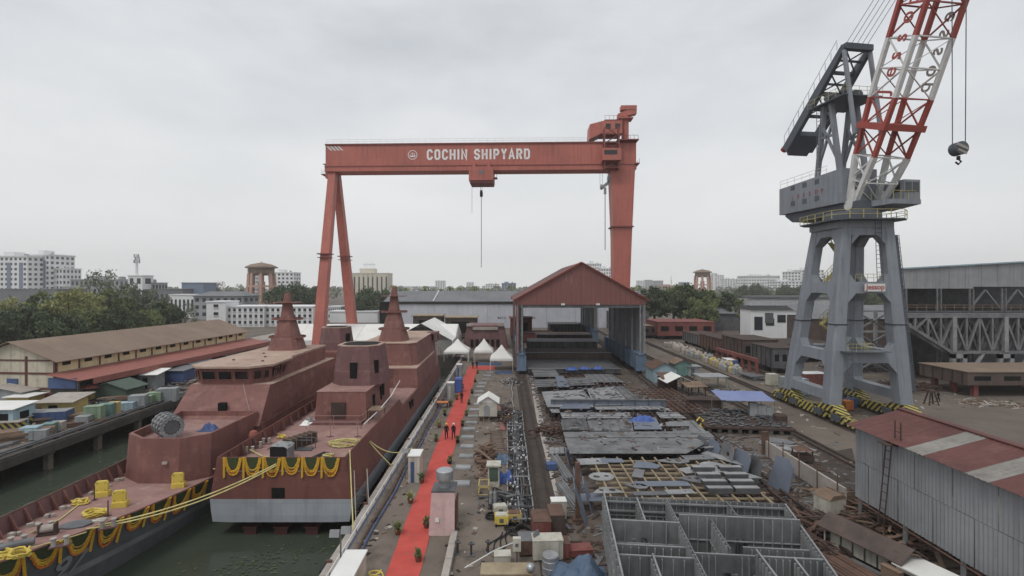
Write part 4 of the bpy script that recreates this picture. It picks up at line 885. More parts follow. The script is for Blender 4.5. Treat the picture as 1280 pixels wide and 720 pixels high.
# ================================================================== buildings
# ------------------------------------------------------------- red gabled moving shelters
def lattice_col(root, x, y, z0, z1, w_, mt='steel_pale'):
    m_ = MB()
    for sx in (-1,1): m_.bx(x+sx*w_/2-.09,x+sx*w_/2+.09,y-.12,y+.12,z0,z1)
    c0 = part(root, 'column', m_, mt, True)
    m_ = MB(); n_ = int((z1-z0)/.7)
    for i in range(n_):
        a_, b_ = (x-w_/2,y,z0+i*(z1-z0)/n_), (x+w_/2,y,z0+(i+1)*(z1-z0)/n_)
        if i%2: a_, b_ = (x+w_/2,y,a_[2]), (x-w_/2,y,b_[2])
        m_.bar(a_,b_,.09,.06)
    part(c0, 'lacing', m_, mt, True)
def shelter(Y0, Y1, x0, x1, ze, za, label, full):
    root = thing('gable_shelter', label, 'shelter', ((x0+x1)/2, Y0, 0)); xm = (x0+x1)/2; n_ = 6
    # roof in sheets
    k_ = 11; 
    for sg,xe in ((-1,x0-.7),(1,x1+.7)):
        for i in range(k_):
            ya, yb = Y0-.6+(Y1-Y0+1.2)*i/k_, Y0-.6+(Y1-Y0+1.2)*(i+1)/k_-.04
            m_ = MB(); m_.loft([[(xe,ya,ze-.2),(xm,ya,za),(xm,ya,za+.12),(xe,ya,ze-.08)],[(xe,yb,ze-.2),(xm,yb,za),(xm,yb,za+.12),(xe,yb,ze-.08)]]); part(root, 'roof_sheet', m_, 'red_sheet', True)
    # gable boards
    k_ = 26; W_ = x1-x0
    for i in range(k_):
        a_, b_ = x0+W_*i/k_, x0+W_*(i+1)/k_-.03
        f = lambda x: ze-.15+(za-ze)*(1-abs(x-xm)/(W_/2))
        pl = [(a_,ze-1.0),(b_,ze-1.0),(b_,f(b_))] + ([(xm,f(xm))] if a_<xm<b_ else []) + [(a_,f(a_))]
        m_ = MB(); m_.extr(pl,'y',Y0-.02-.03*(i%2),Y0+.1); part(root, 'gable_sheet', m_, 'gable_red', True)
    for sg in (-1,1):
        m_ = MB(); m_.bar((xm,Y0-.12,za+.05),(xm+sg*(W_/2+.8),Y0-.12,ze-.25),.25,.4); part(root, 'barge_board', m_, 'gantry_red', True)
    m_ = MB(); m_.bx(x0,x1,Y0+.15,Y0+.6,ze-1.6,ze-.9); part(root, 'gable_truss_chord', m_, 'steel_dark', True)
    for x in (x0+.9,x1-.9):
        s_ = 1 if x > xm else -1
        nb = 8
        for i in range(nb):     # blue base cabinets
            ya, yb = Y0+(Y1-Y0)*i/nb+.02, Y0+(Y1-Y0)*(i+1)/nb-.02
            m_ = MB(); m_.bx(x-.75,x+.75,ya,yb,.9,4.1); 
            m_.bx(x-.85*s_-.08 if s_>0 else x+.77,x-.69 if s_>0 else x+.93,ya,ya+.2,.9,4.1)
            part(root, 'base_box', m_, 'blue_steel', True)
        m_ = MB(); m_.bx(x-1.0,x+1.0,Y0-.25,Y0+.5,.7,1.1); m_.bx(x-.9,x+.9,Y0-.2,Y0,3.8,4.15); m_.bx(x-.9,x-.6,Y0-.2,Y0,.9,4.1); m_.bx(x+.6,x+.9,Y0-.2,Y0,.9,4.1); part(root, 'base_frame', m_, 'blue_steel', True)
        m_ = MB()
        for i in range(6): m_.tube((x-.2,Y0+.4+i*(Y1-Y0-1)/5,.4),(x+.2,Y0+.4+i*(Y1-Y0-1)/5,.4),.4,10)
        part(root, 'travel_wheels', m_, 'cable_black', True)
        lattice_col(root, x+.35*s_, Y0+.1, 4.1, ze-.9, .9)
        for i in range(1,n_): 
            y = Y0+(Y1-Y0)*i/n_; m_ = MB(); m_.bx(x-.35*s_-.15,x-.35*s_+.15,y-.2,y+.2,4.1,ze-.4); part(root, 'column', m_, 'steel_pale', True)
        k_ = 14
        for i in range(k_):
            ya, yb = Y0+(Y1-Y0)*i/k_, Y0+(Y1-Y0)*(i+1)/k_-.06
            m_ = MB(); m_.bx(x+.5*s_-.04,x+.5*s_+.04,ya,yb,4.1,ze-.2); part(root, 'wall_sheet', m_, 'grey_sheet' if s_>0 else 'red_sheet', True)
    m_ = MB(); m_.bx(x0-.2,x0+.02,Y0-.1,Y0+.6,1.2,ze-.3); part(root, 'corner_cladding', m_, 'gable_red', True)
    for i in range(n_+1):
        y = Y0+.4+(Y1-Y0-.8)*i/n_; m_ = MB()
        m_.bar((x0+.5,y,ze-.8),(x1-.5,y,ze-.8),.25,.35); m_.bar((x0+.5,y,ze-.6),(xm,y,za-.5),.25,.35); m_.bar((x1-.5,y,ze-.6),(xm,y,za-.5),.25,.35); m_.bar((xm,y,ze-.8),(xm,y,za-.5),.2); part(root, 'roof_truss', m_, 'steel_dark', True)
    for x in ((xm-3.6,), (xm+3.2,)):
        m_ = MB(); m_.box((x[0],Y0-.35,ze-.9),(.7,.5,.35)); part(root, 'floodlight', m_, 'white_paint', True)
    return root
shelter(96.9, 130, 1.9, 27.0, 14.6, 21.8, 'near red gabled moving shelter on blue base legs', True)
shelter(147, 178, 1.9, 27.0, 13.6, 19.8, 'far moving shelter seen through the opening of the red gabled one', False)
# ------------------------------------------------------------- long bay hall behind the yard
HA = thing('bay_hall', 'long hall with grey doors lettered BAY and a slate roof', 'hall', (5, 202, 0))
for i in range(8):
    x0 = -44+i*12; m_ = MB(); m_.bx(x0,x0+11.92,202,202.3,0,9.6); o = part(HA, 'bay_door', m_, 'door_grey', True)
    if i in (1,3,4,6): place_text(o, 'lettering', text_mesh('BAY-'+str({1:1,3:2,4:3,6:4}[i]),1.3,.01,.03,'steel_dark'), Vector((x0+4,201.97,3.6))-Vector((5,202,0)), (1,0,0),(0,0,1))
m_ = MB(); m_.bx(-48,56,201.6,202.6,9.65,10.6); part(HA, 'eave_beam', m_, 'concrete_dark', True)
for i in range(18):
    x0 = -50+i*6; m_ = MB(); m_.loft([[(x0,201,10.6),(x0+5.95,201,10.6),(x0+5.95,201,10.8),(x0,201,10.8)],[(x0,216,14.6),(x0+5.95,216,14.6),(x0+5.95,216,14.8),(x0,216,14.8)]]); part(HA, 'roof_sheet', m_, 'roof_slate', True)
for x in (-30,7,22): m_ = MB(); m_.bar((x,200.9,11),(x+.3,215.9,15.0),.4,.1); part(HA, 'roof_strip', m_, 'white_paint', True)
m_ = MB(); m_.bx(-52,-48,202,216,0,10.5); part(HA, 'end_annex', m_, 'void', True); m_ = MB(); m_.bx(-48,56,203,232,0,10.5); part(HA, 'inner_wall', m_, 'grey_sheet', True)
# ------------------------------------------------------------- left warehouse with brown roof
ang = math.atan2(-3.4, 45.5)
WH = thing('warehouse', 'long cream warehouse with brown roof and red awning left of the basin', 'warehouse', (-66, 72.5, 0), ang); LW, EW, AP, HWd = 46.0, 6.5, 9.1, 6.9
m_ = MB(); m_.bx(-2*HWd,0,0,LW,0,4.7); part(WH, 'lower_wall', m_, 'pale_wall')
gw = MB(); gw.extr([(-2*HWd,4.7),(0,4.7),(0,EW),(-HWd,AP-.15),(-2*HWd,EW)],'y',0,.3); part(WH, 'gable_wall', gw, 'pale_wall')
m_ = MB(); m_.bx(-2*HWd,-.3,.3,LW,4.7,EW-.1); part(WH, 'upper_wall', m_, 'pale_wall')
nb = 13
for i in range(nb):
    y0 = LW*i/nb; y1 = LW*(i+1)/nb
    m_ = MB(); m_.bx(-.28,.0,y0+.22,y1,4.72,EW-.12); o = part(WH, 'wall_panel', m_, 'cream_wall')
    m_ = MB(); m_.bx(-.05,.03,y0+1.0,y0+2.3,5.55,6.15); part(o, 'vent_window', m_, 'void')
    m_ = MB(); m_.bx(-.2,.12,y0,y0+.2,4.72,EW); part(WH, 'pilaster', m_, 'red_sheet')
for i in range(16):
    for sg in (0,1):
        y0 = -.7+(LW+1.4)*i/16; y1 = -.7+(LW+1.4)*(i+1)/16-.03
        xe = .9 if sg else -2*HWd-.9; ze_ = EW-.28
        m_ = MB(); m_.loft([[(xe,y0,ze_),(-HWd,y0,AP),(-HWd,y0,AP+.1),(xe,y0,ze_+.1)],[(xe,y1,ze_),(-HWd,y1,AP),(-HWd,y1,AP+.1),(xe,y1,ze_+.1)]]); o = part(WH, 'roof_sheet', m_, 'roof_brown')
        if sg and i%1==0 and i<12:
            m_ = MB(); ya = y0+.9; m_.loft([[(-1.8,ya,ze_+.98),(-3.4,ya,ze_+1.55),(-3.4,ya,ze_+1.6),(-1.8,ya,ze_+1.03)],[(-1.8,ya+.7,ze_+.98),(-3.4,ya+.7,ze_+1.55),(-3.4,ya+.7,ze_+1.6),(-1.8,ya+.7,ze_+1.03)]]); part(o, 'skylight', m_, 'concrete_pale')
for i in range(14):
    y0 = -1.5+(LW+3)*i/14; y1 = -1.5+(LW+3)*(i+1)/14-.03
    m_ = MB(); m_.loft([[(.05,y0,4.55),(5.2,y0,3.75),(5.2,y0,3.83),(.05,y0,4.63)],[(.05,y1,4.55),(5.2,y1,3.75),(5.2,y1,3.83),(.05,y1,4.63)]]); part(WH, 'awning_sheet', m_, 'awning_red')
    m_ = MB(); m_.bx(5.15,5.28,y0+2.2,y1+2.2,2.95,3.86); part(WH, 'awning_fascia', m_, 'awning_red')
    m_ = MB(); m_.bx(4.6,4.85,y0+.2,y0+.45,0,3.8); part(WH, 'awning_post', m_, 'concrete_dark')
for z,h_ in ((4.35,.3),(2.15,.3),(6.3,.22)):
    m_ = MB(); m_.bx(-2*HWd-.05,.05,-.09,.05,z,z+h_); part(WH, 'gable_band', m_, 'red_sheet')
for x in (-.15,-4.6,-9.2):
    m_ = MB(); m_.bx(x-.15,x+.15,-.12,.03,2.15,6.5 if x > -1 else 7.0); part(WH, 'gable_pilaster', m_, 'red_sheet')
m_ = MB(); m_.bx(-7.6,-5.9,-.16,-.06,2.9,3.7); part(WH, 'name_board', m_, 'box_blue')
m_ = MB(); m_.bx(-2.6,-1.4,-.1,.02,.0,1.9); part(WH, 'dark_doorway', m_, 'void')
for i in range(9):
    m_ = MB(); y0 = 4+i*4.6; m_.bx(-.05,.06,y0,y0+2.4,0,3.2); part(WH, 'loading_door', m_, ('void','box_grey','void','steel_dark')[i%4])
m_ = MB(); m_.bx(.1,4.4,-1.2,-1.05,2.6,4.1); part(WH, 'tarpaulin_panel', m_, 'box_blue')
m_ = MB(); m_.bx(.1,5.0,-.9,-.75,0,2.6); part(WH, 'sheet_fence', m_, 'concrete_dark')
# ------------------------------------------------------------- generic city block
def windows(root, W_, Hh, D_, rows, cols, side, mt='pane', ww=.5, wh=.5, z0=.06, fine=True, side_s=1):
    fw, fh = W_/cols, Hh*(1-z0)/rows
    if fine:
        wm = MB(); wm.bx(-fw*ww/2,fw*ww/2,-.06,.1,-fh*wh/2,fh*wh/2); me = wm.mesh('window', mt)
        sm = MB(); sm.bx(-fw*ww/2-.12,fw*ww/2+.12,-.35,.05,-fh*wh/2-.22,-fh*wh/2); sme = sm.mesh('sunshade','city_white')
        for r in range(rows):
            for c0 in range(cols):
                o = inst(root,'window',me,(-W_/2+fw*(c0+.5),0,Hh*z0+fh*(r+.55)))
                inst(o,'sunshade',sme)
    else:
        m_ = MB()
        for r in range(rows):
            for c0 in range(cols):
                x, z = -W_/2+fw*(c0+.5), Hh*z0+fh*(r+.55); m_.bx(x-fw*ww/2,x+fw*ww/2,-.08,.1,z-fh*wh/2,z+fh*wh/2)
        nd = max(1,int(D_/ (fw*1.3)))
        for r in range(rows):
            for c0 in range(nd):
                y, z = D_/nd*(c0+.5), Hh*z0+fh*(r+.55); x = side_s*W_/2; m_.bx(x-.1,x+.1,y-D_/nd*ww/2,y+D_/nd*ww/2,z-fh*wh/2,z+fh*wh/2)
        part(root, 'window_grid', m_, mt, kind='stuff')
def block(name, label, x0, x1, yt, Y, D_, mt, rows, cols, fine=False, flat_roof=True, extra=True, cat='building', ww=.5, wh=.5, group=None):
    a_, b_ = AT(x0,yt,Y), AT(x1,yt,Y); W_ = b_.x-a_.x; Hh = a_.z
    root = thing(name, label, cat, ((a_.x+b_.x)/2, Y, 0), 0, group)
    m_ = MB(); m_.bx(-W_/2,W_/2,0,D_,0,Hh); part(root, 'wall', m_, mt)
    s_ = -1 if a_.x > 0 else 1
    if rows: windows(root, W_, Hh, D_, rows, cols, True, ww=ww, wh=wh, fine=fine, side_s=s_)
    m_ = MB(); t_ = max(.3,Hh*.015); m_.bx(-W_/2-t_,W_/2+t_,-t_,D_+t_,Hh,Hh+t_*1.6); part(root, 'parapet', m_, mt)
    if extra:
        m_ = MB(); m_.bx(-W_*.3,-W_*.02,D_*.2,D_*.6,Hh+t_*1.6,Hh+t_*1.6+Hh*.06+1); part(root, 'roof_room', m_, mt)
        m_ = MB(); m_.lathe([(W_*.05,0),(W_*.05,1.6),(W_*.02,2)],(W_*.25,D_*.3,Hh+t_*1.6),10); part(root, 'water_tank', m_, 'city_grey')
    return root, W_, Hh
r_,W_,H_ = block('hospital_block','tall white block with blue glass strips at far left edge',-12,34,321,430,26,'city_white',9,8)
for fx in (-.05,.28):
    m_ = MB(); m_.bx(W_*fx,W_*fx+3.4,-.2,.3,4,H_*.88); part(r_,'glass_strip',m_,'city_blue')
r_,W_,H_ = block('hospital_block','tall white block with curved dark roof caps beside the leftmost block',36,62,319,445,26,'city_white',9,5)
for fx in (-.35,.15):
    m_ = MB(); m_.bx(W_*fx,W_*fx+3,-.2,.3,4,H_*.9); part(r_,'glass_strip',m_,'city_blue')
block('hospital_block','lower white block stepping down right of the hospital towers',62,78,336,450,20,'city_white',6,4)
block('low_shed','low blue grey shed under the white towers at far left',-10,72,362,300,20,'roof_slate',0,0,extra=False)
block('school_building','long grey four storey building behind the left trees',88,166,350,330,14,'city_grey',4,14)
tb,W_,H_ = block('stair_block','pale stair block carrying the telecom mast',160,178,345,322,10,'city_white',3,2,extra=False)
tl = thing('telecom_mast','grey telecom mast with panel antennas above the pale stair block','mast',(AT(171,345,326).x,326,AT(171,345,326).z+.5))
m_ = MB(); m_.tube((0,0,0),(0,0,13.5),.9,10,.55); part(tl,'pole',m_,'city_white')
for i in range(10):
    m_ = MB(); t_ = i*1.2; m_.box((1.5*math.cos(t_),1.5*math.sin(t_),9+(i%3)*1.9),(.5,.5,2.2)); m_.bar((0,0,9+(i%3)*1.9),(1.5*math.cos(t_),1.5*math.sin(t_),9+(i%3)*1.9),.2); part(tl,'antenna',m_,'city_grey')
block('annex_building','small grey building right of the telecom mast',178,194,354,330,12,'city_grey',3,4)
block('factory_roof','low blue grey sawtooth factory roof behind the trees',194,228,362,300,18,'roof_slate',1,6,extra=False)
block('office_block','dark blue office block between the factory roof and slate roof',227,254,354,310,14,'city_blue',0,0,extra=False)
hr,W_,H_ = block('office_building','grey building with a slate hip roof behind the white office',242,304,371,250,16,'city_grey',3,7,extra=False)
m_ = MB(); m_.loft([[(-W_/2-1,-1,H_+.4),(W_/2+1,-1,H_+.4),(W_/2+1,17,H_+.4),(-W_/2-1,17,H_+.4)],[(-W_/2+4,7,H_+2.6),(W_/2-4,7,H_+2.6),(W_/2-4,9,H_+2.6),(-W_/2+4,9,H_+2.6)]]); part(hr,'hip_roof',m_,'roof_slate')
block('white_annex','white flat roofed annex left of the slate hip roof',212,243,369,262,10,'city_white',1,6,extra=False)
block('stair_block','white stair block at the left end of the white office',258,282,378,204,10,'city_white',3,1,fine=True,extra=False,ww=.25,wh=.4)
block('office_building','white three storey office with rows of dark windows',283,330,384,206,14,'city_white',3,7,fine=True,extra=False)
block('office_building','white three storey office wing right of the water tower',331,391,384,208,14,'city_white',3,9,fine=True,extra=False)
block('flat_block','white apartment block right of the left water tower',341,367,341,520,18,'city_white',7,5)
block('flat_block','thin white block just left of the left water tower',309,317,336,520,14,'city_white',8,2)
ct,W_,H_ = block('tower_block','cream apartment tower with vertical ribs behind the gantry leg',433,484,342,470,22,'city_cream',0,0,extra=False)
for i in range(9):
    m_ = MB(); x = -W_/2+W_*(i+.5)/9; m_.bx(x-.5,x+.5,-.8,.02,2,H_-1+(2 if i in (3,4,5) else 0)); part(ct,'rib',m_,'city_cream')
    m_ = MB(); m_.bx(x+.9,x+1.9,-.15,.05,3,H_-3); part(ct,'glazing_strip',m_,'pane')
m_ = MB(); m_.bx(-8,6,4,14,H_+.4,H_+5); part(ct,'roof_room',m_,'city_cream')
m_ = MB()
for i in range(7): m_.tube((-5+i*1.7,8,H_+5),(-5+i*1.7,8,H_+9+(i%3)*1.5),.12,4); m_.box((-5+i*1.7,8,H_+9),(1.2,.2,1.4))
part(ct,'antenna_cluster',m_,'city_white')
block('wall_building','long low white wall building left of the bay hall',412,472,390,230,10,'city_white',0,0,extra=False)
block('low_building','small white building with windows behind the gantry leg',410,426,384,245,8,'city_white',2,6,extra=False)
FAR = [(544,556,351,1300,'pale tower far behind the bay hall, left of the hook rope','city_white',9,4),(583,592,353,1500,'small pale tower just right of the hanging hook','city_white',6,3),(607,624,355,1200,'low pale block above the bay hall roof','city_white',4,6),(627,645,354,900,'blue grey block left of the red gable','city_blue',3,5),
 (688,700,346,1000,'small white block above the left slope of the red gable','city_white',5,4),(734,752,330,900,'white tower above the right slope of the red gable','city_white',10,6),(751,767,336,880,'stepped white tower next to the red gantry leg','city_white',8,5),
 (797,806,351,1500,'faint tower right of the gantry leg, leftmost of three','city_white',8,3),(807,815,350,1700,'faint tower right of the gantry leg, middle of three','city_grey',8,3),(817,829,351,1350,'faint tower right of the gantry leg, rightmost of three','city_grey',7,4),
 (828,850,357,900,'low pinkish block left of the right water tower','tank_pink',3,6),(851,862,353,1100,'dark grey block beside the right water tower','city_blue',5,3),(888,897,342,1500,'slim white tower just right of the right water tower','city_white',12,2),(897,905,344,1400,'white tower second right of the right water tower','city_white',11,3),(906,922,349,1000,'stepped white block with roof rooms right of the water tower','city_white',7,5),(921,931,354,950,'low white block between the stepped towers','city_white',5,4),
 (936,975,345,850,'wide white apartment slab left of the grey crane','city_white',6,12),(972,1003,352,620,'white block just left of the grey crane leg','city_white',6,7),(985,1001,340,700,'white block with roof terrace behind the grey crane leg','city_white',8,4),(1002,1030,338,720,'white apartment block seen between the crane legs','city_white',9,7),(1028,1050,344,760,'white apartment block behind the near crane leg','city_white',8,5)]
for x0,x1,yt,Y,lab,mt,rw,cl in FAR: block('city_tower', lab, x0,x1,yt,Y, (x1-x0)*Y/F*.8, mt, rw, cl, extra=(x1-x0)>12, group='far city buildings')
block('far_row','pale row of city blocks along the skyline at far left of the hall',500,540,358,1500,30,'city_white',2,14,extra=False)
mk = thing('radio_mast','thin lattice radio mast above the low pinkish block','mast',AT(839,357,905))
m_ = MB(); m_.tube((0,0,0),(0,0,18),.7,4,.2); part(mk,'pole',m_,'city_grey')
for z in (6,10,14): m_ = MB(); m_.box((0,0,z),(3,.3,.5)); part(mk,'antenna',m_,'city_grey')
# water towers
def water_tower(px, ytop, Y, s, label):
    p = AT(px,ytop,Y); root = thing('water_tower', label, 'water tower', (p.x,Y,0)); zt_ = p.z; R0 = 5.6*s
    m_ = MB(); m_.lathe([(R0*.8,zt_-6.2*s),(R0*.95,zt_-5.4*s),(R0*.95,zt_-3*s),(R0*1.2,zt_-2.9*s),(R0*1.2,zt_-2.4*s),(R0*.75,zt_-1.2*s),(.3,zt_-.4*s),(.1,zt_)],(0,0,0),12); part(root,'tank',m_,'roof_brown')
    for i in range(8):
        a_ = math.pi/8+i*math.pi/4; c0,s0 = math.cos(a_),math.sin(a_)
        m_ = MB(); m_.bar((R0*1.1*c0,R0*1.1*s0,0),(R0*.9*c0,R0*.9*s0,zt_-5.4*s),1.1*s); part(root,'column',m_,'tank_pink')
    for f in (.3,.55,.8):
        z = (zt_-8*s)*f; m_ = MB()
        for i in range(8):
            a_, b_ = math.pi/8+i*math.pi/4, math.pi/8+(i+1)*math.pi/4; m_.bar((R0*math.cos(a_),R0*math.sin(a_),z),(R0*math.cos(b_),R0*math.sin(b_),z),.7*s,.9*s)
        part(root,'ring_beam',m_,'tank_pink')
    m_ = MB(); m_.tube((0,0,0),(0,0,zt_-9*s),1.5*s,10); part(root,'central_shaft',m_,'tank_pink')
water_tower(327,327,300,1.35,'pink water tower on columns left of the gantry crane')
water_tower(878,336,420,1.15,'pale water tower on columns above the right trees')
# ------------------------------------------------------------- right side sheds
rs = thing('grey_shed','long dark roofed shed between the right trees and white building','shed',(AT(920,400,190).x,190,0))
m_ = MB(); m_.bx(-14,26,0,14,0,6.5); part(rs,'wall',m_,'steel_dark')
m_ = MB(); m_.loft([[(-15,-.6,6.4),(27,-.6,6.4),(27,-.6,6.6),(-15,-.6,6.6)],[(-15,7,12),(27,7,12),(27,7,12.2),(-15,7,12.2)]]); m_.loft([[(-15,7,12),(27,7,12),(27,7,12.2),(-15,7,12.2)],[(-15,14.6,6.4),(27,14.6,6.4),(27,14.6,6.6),(-15,14.6,6.6)]]); part(rs,'roof',m_,'roof_slate')
wb = thing('office_building','white office with grey bands and balcony behind the grey crane','building',(77,157,0))
m_ = MB(); m_.bx(0,28,0,7,0,9.6); part(wb,'wall',m_,'city_white')
m_ = MB(); m_.bx(-.3,28.3,-.5,7.3,9.6,10.9); part(wb,'grey_fascia',m_,'steel_dark')
m_ = MB(); m_.bx(2,28,2,6.6,10.9,13.4); part(wb,'top_storey',m_,'city_white')
m_ = MB(); m_.bx(.5,28.5,.5,7,13.4,13.9); part(wb,'roof_slab',m_,'roof_slate')
rail_run(wb,[(0,-.2,10.9),(28,-.2,10.9)],1.4,'white_paint',step=1.6,world=False,r=.06)
for i,(x,z,h_,mt) in enumerate(((1.2,3.2,4.2,'pane'),(4.6,5.4,3.2,'steel_dark'),(4.9,4.6,2.2,'pane'),(15.5,4.8,3.4,'pane'),(19.5,4.8,3.4,'city_grey'),(22.5,4.8,3.4,'pane'),(8.5,5.6,2.4,'pane'),(11.6,5.6,2.4,'pane'),(15.5,1,2.6,'pane'),(19.5,1,2.6,'pane'))):
    m_ = MB(); m_.bx(x,x+2.6,-.12-.05*(i%2),.1,z,z+h_); part(wb,'window',m_,mt)
# ------------------------------------------------------------- great truss hall on the right
TH = thing('truss_hall','large open hall with grey clad upper wall and blue roof edge at right','hall',(90,92,0)); HY = 92.0
zc = lambda x: 20.4+.055*(x-73)
for i in range(26):
    x0 = 73+i*1.5; m_ = MB(); zb_ = 16.8+(.0 if x0 < 86 else .35); m_.loft([[(x0,HY+.03*(i%2),zb_),(x0+1.48,HY+.03*(i%2),zb_),(x0+1.48,HY+.12,zb_),(x0,HY+.12,zb_)],[(x0,HY+.03*(i%2),zc(x0)),(x0+1.48,HY+.03*(i%2),zc(x0+1.5)),(x0+1.48,HY+.12,zc(x0+1.5)),(x0,HY+.12,zc(x0))]]); part(TH,'cladding_sheet',m_,'grey_sheet',True)
m_ = MB(); m_.loft([[(72.6,HY-.4,zc(72.6)),(113,HY-.4,zc(113)),(113,HY-.4,zc(113)+.25),(72.6,HY-.4,zc(72.6)+.25)],[(86,108,zc(72.6)),(128,108,zc(113)),(128,108,zc(113)+.25),(86,108,zc(72.6)+.25)]]); part(TH,'roof',m_,'pale_blue',True)
m_ = MB(); m_.prism([(73.1,HY+.2),(86.2,108),(86.0,108),(72.95,HY+.2)],0,20.3); part(TH,'end_wall',m_,'grey_sheet',True)
m_ = MB(); m_.bx(86,128,107.6,107.8,0,20.3); part(TH,'dark_inner_wall',m_,'steel_dark',True)
m_ = MB(); m_.prism([(73.4,HY+.3),(113,HY+.3),(126,107),(86.4,107)],12.4,12.6); part(TH,'upper_floor',m_,'steel_dark',True)
for x in (73.6,80,86,92,98,104,110): lattice_col(TH,x,HY-.1,0,16.8,.7,'steel_grey')
for x in (86,92,98): m_ = MB(); m_.bar((x,HY+.4,12.8),(x+3,HY+.4,16.6),.28); m_.bar((x+3,HY+.4,16.6),(x+6,HY+.4,12.8),.28); part(TH,'knee_brace',m_,'steel_grey',True)
m_ = MB(); m_.bx(70,113,90.9,91.8,12.5,12.7); part(TH,'gallery',m_,'steel_dark',True)
rail_run(TH,[(70,90.95,12.7),(113,90.95,12.7)],1.1,'timber',step=1.7,r=.05)
TG = thing('truss_girder','grey steel truss girder bridge in front of the open hall','truss bridge',(90,89.5,0))
for yy in (88.6,90.4):
    m_ = MB(); m_.bx(69,113,yy-.22,yy+.22,11.6,12.2); part(TG,'top_chord',m_,'steel_grey',True)
    m_ = MB(); m_.bx(79,113,yy-.22,yy+.22,5.2,5.7); part(TG,'bottom_chord',m_,'steel_grey',True)
    m_ = MB(); m_.bar((69.4,yy,11.7),(79.2,yy,5.5),.5); part(TG,'end_post',m_,'steel_grey',True)
    for i in range(18):
        x = 70.5+i*2.3; zb_ = 5.5 if x > 79 else 5.5+(79-x)*.633; x2 = x+2.3; zb2 = 5.5 if x2 > 79 else 5.5+(79-x2)*.633
        m_ = MB(); m_.bar((x,yy,zb_),(x,yy,11.8),.32 if i%4 else .7); part(TG,'vertical',m_,'steel_pale' if i%4==0 else 'steel_grey',True)
        m_ = MB(); m_.bar((x if i%2 else x2,yy,zb_ if i%2 else zb2),(x2 if i%2 else x,yy,11.8),.34); part(TG,'diagonal',m_,'steel_grey',True)
        m_ = MB(); m_.bar((x2 if i%2 else x,yy+.25,zb2 if i%2 else zb_),(x if i%2 else x2,yy+.25,11.8),.2); part(TG,'counter_diagonal',m_,'steel_dark',True)
for x in (79.6,88.0,96.0,104.0):
    m_ = MB(); m_.bx(x-.35,x+.35,88.3,88.9,0,5.2); m_.bx(x+1.6,x+2.3,88.3,88.9,0,5.2); m_.bx(x-.35,x+2.3,88.3,88.88,4.4,5.18); part(TG,'trestle',m_,'steel_pale',True)
    m_ = MB(); m_.bar((x+2.4,88.6,.6),(x+5.4,88.6,5.2),.4); part(TG,'raker',m_,'steel_pale',True)
m_ = MB(); m_.bx(69,113,88.4,90.6,12.21,12.4); part(TG,'deck',m_,'steel_grey',True)
TT = thing('truss_tower','grey lattice tower seen between the crane legs','lattice tower',(71.5,99,0))
for x in (68,75):
    for y in (97,101): m_ = MB(); m_.bx(x-.25,x+.25,y-.25,y+.25,0,12.4); part(TT,'post',m_,'steel_pale',True)
for k in range(3):
    z = .4+k*4; m_ = MB(); m_.bar((68,97,z),(75,97,z+3.9),.3); m_.bar((75,97,z),(68,97,z+3.9),.3); part(TT,'cross_brace',m_,'steel_grey',True)
    m_ = MB(); m_.bar((68,97,z+3.95),(75,97,z+3.95),.35); part(TT,'girt',m_,'steel_pale',True)
# ------------------------------------------------------------- near corrugated shed, lower right
NS = thing('corrugated_shed','grey sheeted shed on posts with red roof at lower right','shed',(29.9,30,0)); SX, SY0, SY1 = 26.2, 14.0, 37.3
k_ = 17
for i in range(k_):
    y1 = SY1-1.36*i; y0 = y1-1.34
    for j,(z0,z1) in enumerate(((1.6,4.35),(4.38,6.95))):
        m_ = MB(); off = .03*((i+j)%2); pts = []
        n_ = 10
        for q in range(n_+1): pts.append((SX+off+.025*(1 if q%2 else -1), y0+(y1-y0)*q/n_))
        m_.loft([[(x,y,z0) for x,y in pts],[(x,y,z1+.0) for x,y in pts]], cap=False, closed=False); part(NS,'wall_sheet',m_,'grey_sheet',True)
RX, RZ = 29.9, 8.05
for i in range(k_):
    y1 = SY1+.4-1.4*i; y0 = y1-1.38
    for sg in (-1,1):
        xe = SX-.5 if sg<0 else 2*RX-SX+.5; mt = 'roof_strip_pale' if i in (4,7,10,13) and sg<0 else 'red_sheet'
        n_ = 8; pts = [y0+(y1-y0)*q/n_ for q in range(n_+1)]
        m_ = MB(); m_.loft([[(xe,y,6.92+.03*(q%2)) for q,y in enumerate(pts)],[(RX,y,RZ+.03*(q%2)) for q,y in enumerate(pts)]], cap=False, closed=False); part(NS,'roof_sheet',m_,mt,True, label='pale translucent roof strip' if mt!='red_sheet' else None)
m_ = MB(); m_.bar((RX,SY0,RZ+.05),(RX,SY1+.5,RZ+.05),.5,.08); part(NS,'ridge_cap',m_,'red_sheet',True)
for i in range(6):
    for x in (SX+.2,2*RX-SX):
        m_ = MB(); y = SY1-.2-i*4.2; m_.bx(x-.09,x+.09,y-.09,y+.09,0,6.9); part(NS,'post',m_,'steel_pale',True)
m_ = MB(); m_.extr([(SX+.1,1.6),(2*RX-SX,1.6),(2*RX-SX,6.9),(RX,RZ-.1),(SX+.1,6.9)],'y',SY1-.05,SY1); part(NS,'far_gable',m_,'grey_sheet',True)
m_ = MB(); m_.tube((SX-.1,SY0,1.45),(SX-.1,SY1,1.45),.05,6); part(NS,'wall_pipe',m_,'rust',True)
m_ = MB()
for i in range(5): m_.bar((SX+.3,SY1-i*4.2-.2,.4),(SX+.3,SY1-(i+1)*4.2-.2,1.7),.1); m_.bar((SX+.3,SY1-i*4.2,1.6),(SX+.3,SY1-(i+1)*4.2,1.6),.1)
part(NS,'girt_bracing',m_,'rust_dark',True)
